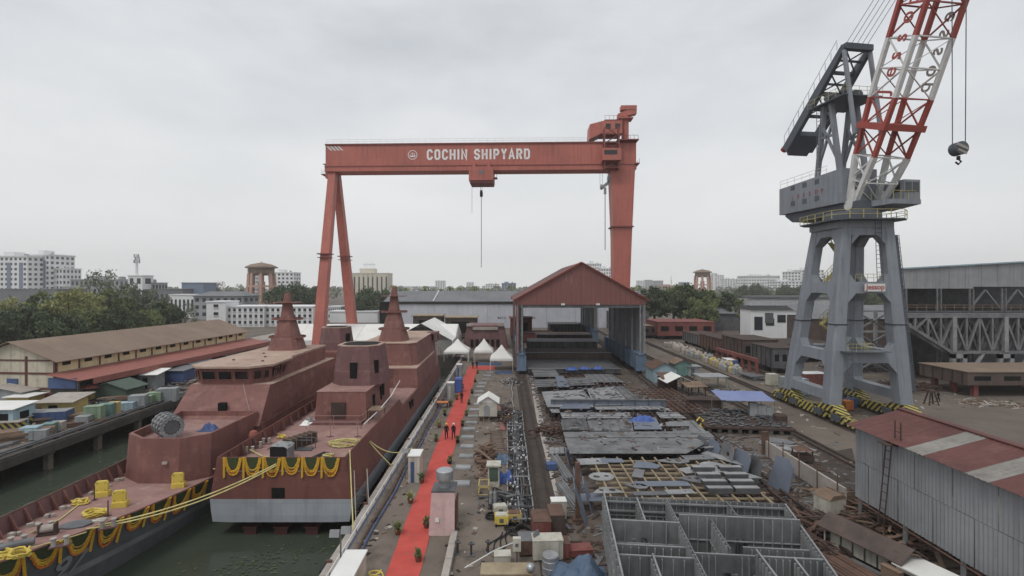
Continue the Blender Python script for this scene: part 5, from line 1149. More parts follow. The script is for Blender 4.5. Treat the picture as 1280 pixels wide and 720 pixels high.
m_ = MB(); ladder(m_,(SX-.5,34.1,1.0),(SX-.5,33.4,6.9),.5,(0,1,0)); ladder(m_,(SX+.1,33.4,6.9),(SX+.1,33.4,8.3),.5,(0,1,0)); m_.bx(SX-.9,SX-.1,33.0,33.9,6.75,6.82); part(NS,'access_ladder',m_,'rust_dark',True)
# ================================================================== trees
def leaf_crown(seed, rx, rz, n, leaf, clumps, flat_=1.0):
    rnd = random.Random(seed); V=[]; Fc=[]; cl=[]
    for i in range(clumps):
        while True:
            p = Vector((rnd.uniform(-1,1),rnd.uniform(-1,1),rnd.uniform(-.85,1)))
            if .35 < p.length < 1: break
        cl.append((Vector((p.x*rx,p.y*rx,p.z*rz*flat_)), rnd.uniform(.16,.34)*rx))
    for i in range(n):
        c0, r0 = cl[rnd.randrange(clumps)]
        d = Vector((rnd.gauss(0,1),rnd.gauss(0,1),rnd.gauss(0,.75))).normalized()*r0*(rnd.random()**.45)
        p = c0+d; a_ = Vector((rnd.gauss(0,1),rnd.gauss(0,1),rnd.gauss(0,.5))).normalized(); b_ = a_.orthogonal().normalized()
        q = Matrix.Rotation(rnd.uniform(0,6.28),3,a_) @ b_; r_ = a_.cross(q); s_ = leaf*rnd.uniform(.6,1.3)
        k = len(V); V += [p-q*s_, p+r_*s_*.45, p+q*s_, p-r_*s_*.45]; Fc.append((k,k+1,k+2,k+3))
    m_ = MB(); m_.v=[tuple(v) for v in V]; m_.f=Fc; m_.m=[0]*len(Fc); return m_, cl
TREE = {}
def tree_proto(key, seed, rx, rz, h, mt, n=5200, leaf=.42, clumps=46, flat_=1.0):
    m_, cl = leaf_crown(seed, rx, rz, n, leaf, clumps, flat_)
    me = m_.mesh('crown', mt)
    t_ = MB(); t_.tube((0,0,-h),(0,0,-rz*.35),.42,8,.26); rnd = random.Random(seed+5)
    for c0,r0 in cl[::3]:
        s_ = Vector((0,0,-h*.55+rnd.uniform(0,h*.35))); mid = s_.lerp(c0,.5)+Vector((rnd.uniform(-.3,.3),rnd.uniform(-.3,.3),.3)); t_.tube(s_,mid,.16,5,.1,False); t_.tube(mid,c0,.1,5,.03,False)
    TREE[key] = (me, t_.mesh('trunk','bark'), h, rz)
tree_proto('round',1,5.2,4.6,9.5,'leaf_green'); tree_proto('dark',2,5.0,4.2,9.0,'leaf_dark',n=6000,clumps=55); tree_proto('pale',3,5.2,5.0,10,'leaf_pale',n=4600,clumps=42); tree_proto('sparse',4,5.0,6.0,11.5,'leaf_grey',n=1700,leaf=.36,clumps=38)
tree_proto('wide',5,8.5,4.2,9.0,'leaf_dark',n=7500,leaf=.45,clumps=70); tree_proto('tall',6,2.6,5.6,10.5,'leaf_green',n=3000,clumps=34); tree_proto('mid',7,4.6,4.4,9,'leaf_grey',n=5200,clumps=46)
def tree(key, px, ytop, Y, label, s=1.0, group=None):
    cr, tr, h, rz = TREE[key]; zt_ = AT(px,ytop,Y).z; X = AT(px,ytop,Y).x
    sc_ = s; zc = zt_-rz*sc_
    root = thing('tree', label, 'tree', (X,Y,0), 0, group)
    th = zc/ h if zc > 0 else .3
    a_ = random.uniform(0,6.28)
    inst(root,'crown',cr,(0,0,zc),(0,0,a_),(sc_,sc_,sc_)); inst(root,'trunk',tr,(0,0,zc),(0,0,a_),(sc_,sc_,max(.2,th)))
LT = [('dark',-6,392,118,1.1,'dark tree at the left photo edge behind the warehouse'),('pale',22,372,150,1.1,'pale green tree second from the left photo edge'),('dark',40,385,128,1.1,'dark low tree in front of the pale trees at left'),('round',62,366,148,1.15,'green tree third along the left clump'),
 ('pale',88,360,138,1.2,'tall pale green tree with open crown in the left clump'),('dark',78,395,122,1.0,'dark bushy tree above the warehouse roof, left'),('pale',112,366,150,1.1,'pale green tree near the middle of the left clump'),('sparse',135,334,175,1.45,'sparse tree sticking up above the left clump'),('round',138,363,160,1.2,'round green tree under the sparse tall one'),
 ('mid',160,358,165,1.35,'greyish green tree right of the sparse tall one'),('dark',150,385,135,1.05,'dark green tree low above the warehouse ridge'),('mid',186,364,170,1.2,'greyish tree toward the right of the left clump'),('dark',205,378,160,1.1,'dark tree at the right end of the left clump'),('round',178,388,145,.9,'small green tree low in the left clump'),('sparse',232,377,190,.9,'thin leaved tree before the grey slate building'),('dark',10,388,132,1.1,'dark tree low at the left photo edge'),('round',108,388,132,1.0,'rounded tree just behind the warehouse ridge')]
for k_,px,yt,Y,s,lab in LT: tree(k_,px,yt,Y,lab,s,'trees behind the warehouse')
RT = [('sparse',275,351,330,1.6,'bare branching tree left of the left water tower'),('sparse',300,354,320,1.4,'second bare tree left of the left water tower'),('wide',364,357,250,1.35,'dense dark tree right of the left water tower'),('dark',392,360,260,1.4,'dark tree left of the gantry leg'),
 ('wide',468,363,245,1.35,'broad dark umbrella tree between gantry leg and hall'),('wide',500,372,230,.7,'dark tree at the left end of the bay hall'),('dark',445,376,235,.9,'small dark tree under the cream tower'),
 ('dark',818,360,200,1.35,'dark tree just right of the red gable'),('round',842,357,205,1.35,'green tree second right of the red gable'),('dark',862,357,190,1.5,'dark dense tree in the middle of the right clump'),('tall',888,360,185,1.25,'tall light green tree in the right clump'),('round',878,372,178,1.1,'green tree low in the right clump'),('dark',905,366,195,1.1,'dark tree at the right end of the right clump'),('tall',925,372,180,.7,'slim young tree before the dark roofed shed'),('tall',946,368,176,.8,'slim pale tree beside the white office'),
 ('wide',940,357,420,1.6,'far tree above the dark roofed shed'),('wide',990,358,430,1.5,'far tree left of the grey crane leg'),('wide',1018,359,400,1.2,'far tree seen between the crane legs'),('wide',1085,366,260,1.0,'broad tree seen through the middle of the crane portal'),('dark',1050,368,220,1.0,'dark tree behind the near crane leg'),('round',1112,370,240,1.0,'tree just left of the open truss hall'),('round',1008,378,185,.8,'tree behind the white office seen past the crane leg')]
for k_,px,yt,Y,s,lab in RT: tree(k_,px,yt,Y,lab,s,'trees beyond the yard')
# the far wood closing the horizon: one mass
rnd = random.Random(9); m_ = MB()
for i in range(430):
    Y = rnd.uniform(420,1250); X = rnd.uniform(-1.12,1.12)*Y; h = rnd.uniform(9,15.5); r0 = rnd.uniform(5,10)
    for j in range(70):
        d = Vector((rnd.gauss(0,1),rnd.gauss(0,1),abs(rnd.gauss(0,.8)))).normalized(); p = Vector((X+d.x*r0,Y+d.y*r0,h*.3+d.z*h*.7)); a_ = Vector((rnd.gauss(0,1),rnd.gauss(0,1),rnd.gauss(0,1))).normalized(); b_ = a_.orthogonal().normalized(); c0 = a_.cross(b_); s_ = rnd.uniform(1.2,2.4)
        m_.add([p-b_*s_,p+c0*s_*.6,p+b_*s_,p-c0*s_*.6],[(0,1,2,3)])
o = part(None,'far_wood',m_,'leaf_grey'); tag(o,'grey green far wood along the horizon behind the yard','wood',None,'stuff')
# palms over the hall roof
pm_ = MB()
for i in range(16):
    a_ = i*2.399; el = .5-.06*i; pts = []
    for j in range(5):
        t_ = j/4; pts.append(Vector((math.cos(a_)*3.0*t_, math.sin(a_)*3.0*t_, el*3*t_-2.4*t_*t_)))
    for j in range(4):
        s_ = Vector((-math.sin(a_),math.cos(a_),0))*.38*(1-abs(j-1.5)/3); pm_.add([pts[j]-s_,pts[j]+s_,pts[j+1]+s_*.8,pts[j+1]-s_*.8],[(0,1,2,3)])
fr_ = pm_.mesh('fronds','leaf_green'); tk = MB(); tk.path([(0,0,-12),(.2,0,-6),(0,0,0)],.2,6); tkm = tk.mesh('trunk','bark')
for i,(px,yt,Y) in enumerate(((492,354,300),(508,357,310),(532,355,290),(562,355,300),(575,357,320),(593,355,285),(610,358,300),(640,354,290),(798,354,330),(792,356,300))):
    p = AT(px,yt+3,Y); r_ = thing('palm_tree', ORD[i]+' coconut palm from the left along the hall roof', 'palm tree', (p.x,Y,0), i*1.1, 'palms behind the hall')
    inst(r_,'fronds',fr_,(0,0,p.z),(0,0,0),(1.25,1.25,1.25)); inst(r_,'trunk',tkm,(0,0,p.z),(0,0,0),(1,1,p.z/12))
# ================================================================== small things, left yard and quay
def hut(name, label, cat, loc, rz, w_, d_, h_, wall, roof, kind='gable', door=None, over=.3, rise=.6, group=None, win=None, open_=False):
    t_ = thing(name, label, cat, loc, rz, group)
    if open_:
        for sx in (-1,1):
            for sy in (-1,1): m_ = MB(); m_.bx(sx*w_/2-.07,sx*w_/2+.07,sy*d_/2-.07,sy*d_/2+.07,0,h_); part(t_,'post',m_,wall)
    else:
        m_ = MB(); m_.bx(-w_/2,w_/2,-d_/2,d_/2,0,h_)
        if kind == 'gable': m_.extr([(-w_/2,h_),(w_/2,h_),(0,h_+rise)],'y',-d_/2,d_/2)
        part(t_,'wall',m_,wall)
    m_ = MB(); o_ = over
    if kind == 'gable':
        for sg in (-1,1):
            r_ = MB(); xe = sg*(w_/2+o_); ze = h_-rise*o_/(w_/2)
            r_.loft([[(xe,-d_/2-o_,ze),(0,-d_/2-o_,h_+rise),(0,-d_/2-o_,h_+rise+.07),(xe,-d_/2-o_,ze+.07)],[(xe,d_/2+o_,ze),(0,d_/2+o_,h_+rise),(0,d_/2+o_,h_+rise+.07),(xe,d_/2+o_,ze+.07)]]); part(t_,'roof_slope',r_,roof)
    elif kind == 'mono':
        m_.loft([[(-w_/2-o_,-d_/2-o_,h_+.02),(w_/2+o_,-d_/2-o_,h_+.02),(w_/2+o_,-d_/2-o_,h_+.1),(-w_/2-o_,-d_/2-o_,h_+.1)],[(-w_/2-o_,d_/2+o_,h_+rise),(w_/2+o_,d_/2+o_,h_+rise),(w_/2+o_,d_/2+o_,h_+rise+.08),(-w_/2-o_,d_/2+o_,h_+rise+.08)]]); part(t_,'roof',m_,roof)
    else: m_.bx(-w_/2-o_,w_/2+o_,-d_/2-o_,d_/2+o_,h_+.002,h_+.1); part(t_,'roof',m_,roof)
    if door and not open_: m_ = MB(); m_.bx(-w_*.28,w_*.02,-d_/2-.04,-d_/2+.02,0,h_*.8); part(t_,'door',m_,door)
    if win and not open_:
        m_ = MB(); m_.bx(w_*.12,w_*.38,-d_/2-.05,-d_/2+.02,h_*.45,h_*.8); part(t_,'window',m_,win)
        m_ = MB(); sx = 1 if t_.location.x < 0 else -1; m_.bx(sx*w_/2-.04,sx*w_/2+.04,-d_*.2,d_*.2,h_*.45,h_*.8); part(t_,'window',m_,win)
    return t_
def crate(name, label, cat, loc, rz, w_, d_, h_, mt, group=None, lid=None, ribs=4):
    t_ = thing(name, label, cat, loc, rz, group)
    m_ = MB(); m_.bx(-w_/2,w_/2,-d_/2,d_/2,.12,h_); part(t_,'body',m_,mt)
    m_ = MB()
    for sx in (-1,1): m_.bx(sx*w_*.4-.08,sx*w_*.4+.08,-d_/2,d_/2,0,.12)
    part(t_,'skids',m_,'rust_dark')
    m_ = MB(); m_.bx(-w_/2-.03,w_/2+.03,-d_/2-.03,d_/2+.03,h_,h_+.05); part(t_,'lid',m_,lid or mt)
    for i in range(ribs):
        x = -w_/2+w_*(i+.5)/ribs; m_ = MB(); m_.bx(x-.04,x+.04,-d_/2-.04,-d_/2+.0,.15,h_-.03); part(t_,'rib',m_,mt)
    return t_
def stack(name, label, cat, loc, rz, L_, w_, n, mt, t0=.16, layers=2, jit=.25):
    rnd = random.Random(hash(label)%9999 if False else len(label)*7+int(abs(loc[0])*10)); t_ = thing(name, label, cat, loc, rz); s_ = w_/n
    for ly in range(layers):
        for i in range(n - (ly%2)):
            m_ = MB(); l_ = L_*rnd.uniform(.82,1.04); x = -w_/2+s_*(i+.5+.5*(ly%2)); m_.box((x,rnd.uniform(-jit,jit),t0*(ly+.5)+.01),(s_*.86,l_,t0*.95),rz=rnd.uniform(-.02,.02)); part(t_,'length',m_,mt)
    return t_
def tarp(name, label, loc, w_, d_, h_, mt, seed=0, rz=0.0):
    rnd = random.Random(seed); bumps = [(rnd.uniform(-.35,.35)*w_,rnd.uniform(-.35,.35)*d_,rnd.uniform(.5,1)*h_,rnd.uniform(.16,.3)*max(w_,d_)) for _ in range(6)]
    def fn(x,y):
        e_ = max(abs(x)/(w_/2),abs(y)/(d_/2)); z = max(b_[2]*math.exp(-((x-b_[0])**2+(y-b_[1])**2)/(b_[3]**2)) for b_ in bumps)
        return max(.03, z*(1-e_**4) + .05*math.sin(x*9+y*4)*math.sin(y*7))
    m_ = MB(); m_.sheet(w_,d_,22,18,fn)
    o = solo(name,m_,mt,label,'tarpaulin',loc,rz); return o
# ---- left yard
hut('stall','stall with white roof and pale blue front at the left photo edge','stall',G(6,534),.05,4.6,3.0,2.5,'pale_blue','white_sheet','mono','void',win='void',rise=.3)
hut('hut','low hut with white upper and yellow lower wall at left','hut',G(32,511),.05,3.0,2.6,1.9,'box_yellow','white_sheet','flat')
hut('long_shed','pale grey roofed long shed in front of the warehouse gable','shed',G(12,505),-.08,9,4.5,2.3,'box_grey','concrete_pale','gable',rise=.7)
crate('container','red brown container in front of the warehouse doorway','container',G(60,505),.08,3.6,2.0,1.7,'container_red',ribs=8)
hut('hut','yellow green hut with grey sheet lean-to roof','hut',G(82,518),.1,3.6,3.0,2.0,'box_yellow','concrete_pale','mono','void',rise=.5,over=.6)
crate('container','dark blue container with grey sheet lid among the timber','container',G(62,527),.25,4.4,2.0,1.4,'box_blue',lid='box_grey',ribs=6)
um = thing('tool_cart','yellow cart under a red umbrella on the left yard','cart',G(112,503))
m_ = MB(); m_.bx(-.5,.5,-.4,.4,.5,1.7); part(um,'body',m_,'box_yellow'); m_ = MB(); m_.tube((0,0,1.7),(0,0,2.5),.04,6); part(um,'umbrella_pole',m_,'steel_dark')
m_ = MB(); m_.lathe([(1.5,2.25),(1.45,2.3),(.7,2.6),(.05,2.75)],(0,0,0),10); part(um,'umbrella_canopy',m_,'awning_red')
for s_ in (-.6,.6): m_ = MB(); m_.tube((s_-.06,0,.3),(s_+.06,0,.3),.3,10); part(um,'wheel',m_,'cable_black')
hut('shed','dark green gabled shed beside the awning','shed',G(148,499),-.05,5.6,3.6,2.0,'shed_green','shed_green','gable',rise=.9,over=.4)
hut('kiosk','white kiosk with tilted white roof near the ship bridge','kiosk',G(190,486),.1,2.6,2.6,2.6,'box_grey','white_sheet','mono','void',rise=.5,over=.7)
hut('shed','low slate roofed shed beyond the white kiosk','shed',G(245,470),-.05,6,6,2.2,'steel_dark','roof_slate','gable',rise=.8)
hut('shed','second slate roofed shed beside the awning end','shed',G(285,458),-.05,7,6,2.2,'steel_dark','roof_slate','gable',rise=.9)
hut('shed','blue walled store between kiosk and bridge roof','shed',G(222,478),-.05,5,4,2.4,'box_blue','roof_slate','mono',rise=.3)
hut('long_shed','white roofed long shed beyond the ship mast','shed',G(335,438),-.05,9,16,3.0,'city_white','concrete_pale','gable',rise=1.2)
hut('long_shed','grey roofed shed left of the funnel behind the bridge','shed',G(318,446),-.05,7,10,2.6,'steel_dark','roof_slate','gable',rise=1.0)
BXS = [(118,527,1.9,1.3,2.0,'box_green','pale green cabinet, left of three beside the jetty kerb'),(133,522,1.6,1.3,1.8,'box_teal','teal cabinet, middle of three beside the jetty kerb'),(142,519,1.2,1.2,1.7,'box_yellow','yellow cabinet, right of three beside the jetty kerb'),(105,531,1.4,1.2,1.1,'box_grey','small grey cabinet left of the green one'),
 (157,513,2.2,1.4,1.1,'pale_blue','low pale blue cabinet right of the yellow one'),(173,510,2.0,1.5,1.8,'box_grey','grey cabinet between the pale blue and green ones'),(184,507,1.2,1.2,1.4,'box_green','narrow green cabinet near the jetty middle'),(194,504,1.8,1.3,1.6,'box_green','wide green cabinet near the jetty middle'),(210,502,2.6,1.5,2.0,'box_grey','tall light grey cabinet nearest the ship bridge'),
 (39,549,1.6,1.3,1.4,'pale_blue','pale blue cabinet, left of three at near jetty'),(51,549,1.6,1.3,1.1,'box_grey','grey cabinet, middle of three at near jetty'),(62,543,1.2,1.2,1.3,'box_teal','teal cabinet, right of three at near jetty'),(72,540,1.3,1.0,1.2,'concrete_pale','white frame cabinet behind the teal one at near jetty')]
for px,py,w_,d_,h_,mt,lab in BXS: crate('cabinet',lab,'cabinet',G(px,py),.28,w_,d_,h_,mt,'cabinets along the left jetty',ribs=2)
stack('timber_stack','brown timber stack at the left photo edge','timber',G(16,551),-.95,7,2.4,5,'timber',.3,4)
stack('beam_stack','rusty beam stack behind the blue container','beams',G(75,535),-.95,9,1.6,4,'rust',.25,2)
stack('timber_stack','long reddish timber stack right of the blue container','timber',G(95,524),-.95,8,1.4,4,'timber',.25,3)
stack('timber_stack','brown timber stack behind the yellow cabinet','timber',G(155,503),-1.0,7,1.5,4,'timber',.25,4)
stack('beam_stack','dark steel lengths behind the leftmost timber','beams',G(40,514),-1.0,8,1.6,5,'rust_dark',.2,2)
stack('pipe_stack','grey pipe lengths near the left photo edge','pipes',G(20,568)+Vector((-4.2,0,0)),-.25,7,1.2,5,'steel_grey',.16,2)
for px,py,lab in ((14,538,'hazard striped buffer nearest the left photo edge'),(27,531,'hazard striped buffer beside the timber stack')):
    t_ = thing('striped_buffer',lab,'buffer',G(px,py),.2); m_ = MB(); m_.bx(-1.3,1.3,-.5,.5,.2,1.1); part(t_,'body',m_,'hazard'); m_ = MB(); m_.bx(-1.4,1.4,-.8,.8,1.1,1.2); part(t_,'top_plate',m_,'concrete_pale'); m_ = MB(); m_.bx(-1.2,1.2,-.4,.4,0,.2); part(t_,'base',m_,'cable_black')
# under-awning goods
for i,(px,py,mt) in enumerate(((150,492,'box_grey'),(165,489,'steel_dark'),(205,478,'pale_blue'),(225,473,'box_grey'),(240,470,'box_teal'),(120,497,'concrete_dark'))):
    crate('cupboard',['grey cupboard under the awning left of the kiosk','dark cupboard under the awning left of the kiosk','pale blue cupboard under the awning right of the kiosk','grey cupboard under the awning right of the kiosk','teal cupboard under the awning near its far end','concrete coloured cupboard at the near end of the awning'][i],'cupboard',G(px,py),.1,1.8,1.2,1.7,mt,ribs=2)
# ---- quay on the right of the ships
FP = [(575,605),(577,585),(581,571),(582,559),(583,547),(585,537),(588,529),(590,521),(592,513),(597,506),(597,495),(598,490),(600,484),(602,480),(606,475),(608,470),(611,466)]
m_ = MB(); m_.bx(-.72,.72,-.5,.5,.0,.14); m_.bx(-.62,.62,-.42,.42,.14,.18); fpm = m_.mesh('footing_plate','steel_pale')
for i,(px,py) in enumerate(FP):
    o = inst(None,'footing_plate',fpm,G(px,py,.004)+Vector((.15,0,0)),(0,0,random.uniform(-.04,.04))); tag(o, ORD[i]+' grey footing plate from the camera, right of the carpet' if i<17 else '', 'footing plate','footing plates beside the carpet')
def plant(px, py, label, s=1.0, pot=True):
    rnd = random.Random(px); t_ = thing('potted_plant',label,'plant',G(px,py),0,'plants along the carpet')
    m_ = MB(); m_.lathe([(.16,0),(.24,.34),(.26,.36),(.2,.36)],(0,0,0),10); part(t_,'pot',m_,'pot' if px%2 else 'cable_black')
    m_ = MB()
    for i in range(60):
        a_ = rnd.uniform(0,6.28); r_ = rnd.uniform(.1,.55)*s; z = .35+rnd.uniform(0,.75)*s; d = Vector((math.cos(a_),math.sin(a_),rnd.uniform(.1,.8))).normalized(); p = Vector((0,0,.35)); q = Vector((math.cos(a_)*r_,math.sin(a_)*r_,z)); s2_ = Vector((-math.sin(a_),math.cos(a_),0))*.07*s
        mdl = p.lerp(q,.6)+Vector((0,0,.08)); m_.add([p,mdl-s2_,q,mdl+s2_],[(0,1,2,3)])
    part(t_,'foliage',m_,'leaf_green' if px%3 else 'leaf_pale')
RP = [(523,702),(533,660),(562,580),(572,554),(578,533),(583,520),(586,506),(590,492),(594,478),(597,467)]
LP_ = [(497,668),(513,629),(527,604),(545,552),(549,535),(556,520),(563,508),(571,500),(578,486)]
for i,(px,py) in enumerate(RP): plant(px,py,ORD[i]+' potted plant from the camera along the right carpet edge',.75)
for i,(px,py) in enumerate(LP_): plant(px,py,ORD[i]+' potted plant from the camera along the left carpet edge',.85)
# vent shaft
p = G(553,668); vs = thing('vent_shaft','pale pink concrete vent shaft beside the carpet','vent shaft',(p.x,p.y+.9,0))
m_ = MB(); m_.loft([[(-.95,-1.1,0),(.85,-1.1,0),(.85,1.0,0),(-.95,1.0,0)],[(-.8,-.7,2.85),(.85,-.7,2.85),(.85,1.0,2.85),(-.8,1.0,2.85)]]); part(vs,'shaft',m_,'pink_wall')
m_ = MB(); m_.bx(-.82,.87,-.72,1.02,2.851,2.95); part(vs,'cap_slab',m_,'steel_dark')
m_ = MB(); m_.lathe([(.42,0),(.42,.5),(.62,.55),(.62,1.15),(.55,1.2),(.2,1.22)],(.02,.2,2.95),18); part(vs,'ventilator',m_,'steel_bright',smooth=False)
m_ = MB(); m_.box((-.35,-1.0,1.05),(.28,.05,.28),rx=R(-8)); part(vs,'poster_mark',m_,'helmet_white')
m_ = MB(); m_.bx(.86,.95,-.6,.8,.2,2.2); part(vs,'rust_patch_door',m_,'rust')
for i in range(5):
    m_ = MB(); m_.bx(-.22,.22,-.85,.85,0,.42); o = solo('channel_block',m_,'concrete_pale',ORD[i]+' low concrete channel block in the row before the vent shaft','block',G(566,668)+Vector((.15,-1.2-1.75*i,0)),0,'channel blocks')
# booths on the quay edge
def booth(name,label,loc,w_,d_,h_,wall,roof,door,rz=0): 
    t_ = hut(name,label,'booth',loc,rz,w_,d_,h_,wall,roof,'flat',door,.06); return t_
booth('power_booth','white booth at the bottom edge of the photo on the quay',(-8.75,27.5,0),1.15,2.6,2.0,'fridge_white','white_sheet','pale_blue')
fl = thing('floodlight_stand','twin floodlight stand beside the bottom white booth','floodlight',(-9.6,28.6,0))
m_ = MB(); m_.tube((0,0,0),(0,0,3.3),.05,6); part(fl,'pole',m_,'steel_grey')
for s_ in (-.3,.35): m_ = MB(); m_.box((s_,-.1,3.3+s_*.3),(.55,.25,.4),rx=R(-20)); part(fl,'lamp_head',m_,'steel_pale')
m_ = MB(); m_.path([(.7*math.cos(i*.7)*(1-.02*i),.7*math.sin(i*.7)*.5,.1+.035*i) for i in range(28)],.05,5); solo('hose_coil',m_,'deep_yellow','yellow hose coil against the bottom white booth','hose',(-7.6,28.6,0))
p = G(516,603); booth('power_booth','white and blue booth on the quay beside the stern',(p.x+.1,p.y+.8,0),1.0,1.7,2.3,'fridge_white','white_sheet','box_blue')
fl2 = thing('floodlight_stand','small floodlight stand beside the white and blue booth','floodlight',(p.x-.8,p.y+.7,0)); m_ = MB(); m_.tube((0,0,0),(0,0,2.6),.04,6); part(fl2,'pole',m_,'steel_grey'); m_ = MB(); m_.box((0,-.1,2.6),(.6,.25,.4),rx=R(-20)); part(fl2,'lamp_head',m_,'steel_pale')
p = G(573,491); tb = thing('portable_toilet','blue portable toilet cabin left of the carpet','toilet',(p.x,p.y+.5,0))
m_ = MB(); m_.bx(-.6,.6,-.6,.6,.05,2.15); part(tb,'body',m_,'box_blue'); m_ = MB(); m_.loft([[(-.64,-.64,2.15),(.64,-.64,2.15),(.64,.64,2.15),(-.64,.64,2.15)],[(-.5,-.5,2.4),(.5,-.5,2.4),(.5,.5,2.4),(-.5,.5,2.4)]]); part(tb,'roof',m_,'tarp_blue'); m_ = MB(); m_.bx(-.45,.45,-.64,-.6,.1,2.0); part(tb,'door',m_,'tarp_blue')
p = G(563,497); booth('power_booth','grey and white booth left of the blue toilet',(p.x,p.y+.6,0),1.0,1.2,2.2,'box_grey','white_sheet','fridge_white')
p = G(576,470); booth('power_booth','small white booth near the far end of the carpet',(p.x-.3,p.y,0),1.0,1.2,2.2,'box_grey','white_sheet','box_blue')
for px,py,lab in ((553,510,'orange topped tool table left of the carpet'),(548,505,'rusty tool table beside the quay rail')):
    t_ = thing('tool_table',lab,'table',G(px,py)); m_ = MB(); m_.bx(-.8,.8,-.5,.5,.8,.88); part(t_,'top',m_,'orange' if 'orange' in lab else 'rust')
    for a_ in (-.7,.7):
        for b_ in (-.4,.4): m_ = MB(); m_.bx(a_-.04,a_+.04,b_-.04,b_+.04,0,.8); part(t_,'leg',m_,'rust_dark')
# quay edge rail, pipes, gangway
qr = thing('quay_rail','long white pipe rail along the ship side of the quay','railing',(BX1+.9,60,0)); 
for z in (.55,1.05): m_ = MB(); m_.tube((BX1+.9,26,z),(BX1+.9,110,z),.05,6); part(qr,'rail_bar',m_,'white_paint' if z>1 else 'box_blue',True)
pmm = MB(); pmm.tube((0,0,0),(0,0,1.05),.045,6); pme = pmm.mesh('rail_post','steel_pale')
for i in range(34): inst(qr,'rail_post',pme,(0,-34+i*2.5,0))
for i,(dx,mt,lab) in enumerate(((1.3,'rust','thin rusty pipe on the quay beside the rail'),(1.6,'box_blue','blue hose lying on the quay beside the rail'))):
    m_ = MB(); m_.path([(BX1+dx+.08*math.sin(j*1.3),26+j*2.6,.12) for j in range(32)],.07,6); solo('quay_pipe',m_,mt,lab,'pipe')
for i in range(9):
    t_ = thing('quay_pedestal',ORD[i]+' rusty fender bracket from the camera along the quay edge','bracket',(BX1-.15,31+i*8.2,-.6),0,'fender brackets'); m_ = MB(); m_.bx(-.3,.1,-.5,.5,-1.2,.5); part(t_,'fender',m_,'cable_black'); m_ = MB(); m_.bx(-.1,.3,-.08,.08,.4,.9); part(t_,'strap',m_,'rust')
gw = thing('gangway','rusty framed ladder gangway between the stern and the quay','gangway',(BX1-.2,39.2,0),.35); m_ = MB(); ladder(m_,(-.2,-1.4,-1.6),(-.2,1.2,1.6),.9,(1,0,0)); part(gw,'ladder',m_,'rust'); 
for s_ in (-.5,.5): m_ = MB(); m_.path([(-.2+s_,-1.4,-.6),(-.2+s_,.4,1.5),(-.2+s_,1.2,2.5)],.04,5); part(gw,'handrail',m_,'concrete_pale')
# tents
def pyramid_tent(px,ye,Yd,w_,label,wall=None):
    x = AT(px,ye,Yd).x; ze = AT(px,ye,Yd).z; t_ = thing('canopy_tent',label,'tent',(x,Yd,0)); rg=[]
    for f,k_ in ((0,1),(.12,.93),(.3,.68),(.55,.4),(.8,.18),(1,.03)): rg.append([(sx*w_/2*k_,sy*w_/2*k_,ze+2.7*f) for sx,sy in ((-1,-1),(1,-1),(1,1),(-1,1))])
    m_ = MB(); m_.loft(rg,cap=False); part(t_,'canopy',m_,'white_sheet')
    m_ = MB(); m_.loft([[(sx*w_/2,sy*w_/2,ze-.35) for sx,sy in ((-1,-1),(1,-1),(1,1),(-1,1))],[(sx*w_/2,sy*w_/2,ze) for sx,sy in ((-1,-1),(1,-1),(1,1),(-1,1))]],cap=False); part(t_,'valance',m_,'white_sheet')
    for sx in (-1,1):
        for sy in (-1,1): m_ = MB(); m_.tube((sx*w_/2*.97,sy*w_/2*.97,0),(sx*w_/2*.97,sy*w_/2*.97,ze),.05,6); part(t_,'pole',m_,'white_paint')
    if wall: m_ = MB(); m_.bx(w_/2*.9,w_/2*.94,-w_/2,w_/2,0,ze); part(t_,'side_wall',m_,'white_sheet')
pyramid_tent(627,447,103,4.7,'white pyramid canopy nearest the shelter leg'); pyramid_tent(605,438,113,4.4,'white pyramid canopy in front of the red hull block'); pyramid_tent(572,438,116,5.8,'white pyramid canopy with a side wall nearest the big marquee',True)
mq = thing('marquee','large white marquee beyond the ship bows','marquee',(-36,130,0)); 
for i in range(9):
    x0 = -58+i*5.0; m_ = MB(); m_.loft([[(x0,124,3.6),(x0,133,7.0),(x0,142,3.6)],[(x0+4.95,124,3.6),(x0+4.95,133,7.0),(x0+4.95,142,3.6)]],cap=False,closed=False); part(mq,'roof_panel',m_,'white_sheet',True)
    m_ = MB(); m_.bx(x0+.05,x0+4.9,124.0,124.06,0,3.6); part(mq,'wall_panel',m_,'white_sheet',True)
m_ = MB(); m_.extr([(124,0),(142,0),(142,3.6),(133,7.0),(124,3.6)],'x',-13.2,-13.1); part(mq,'end_wall',m_,'white_sheet',True)
mq2 = thing('marquee','tall white gabled marquee left of the pyramid canopies','marquee',(-21,128,0)); m_ = MB()
for i in range(5):
    y0 = 118+i*4.4; m_ = MB(); m_.loft([[(-28,y0,4.2),(-20.5,y0,8.3),(-13,y0,4.2)],[(-28,y0+4.35,4.2),(-20.5,y0+4.35,8.3),(-13,y0+4.35,4.2)]],cap=False,closed=False); part(mq2,'roof_panel',m_,'white_sheet',True)
    m_ = MB(); m_.bx(-13.1,-13.04,y0,y0+4.3,0,4.2); part(mq2,'side_wall',m_,'white_sheet',True)
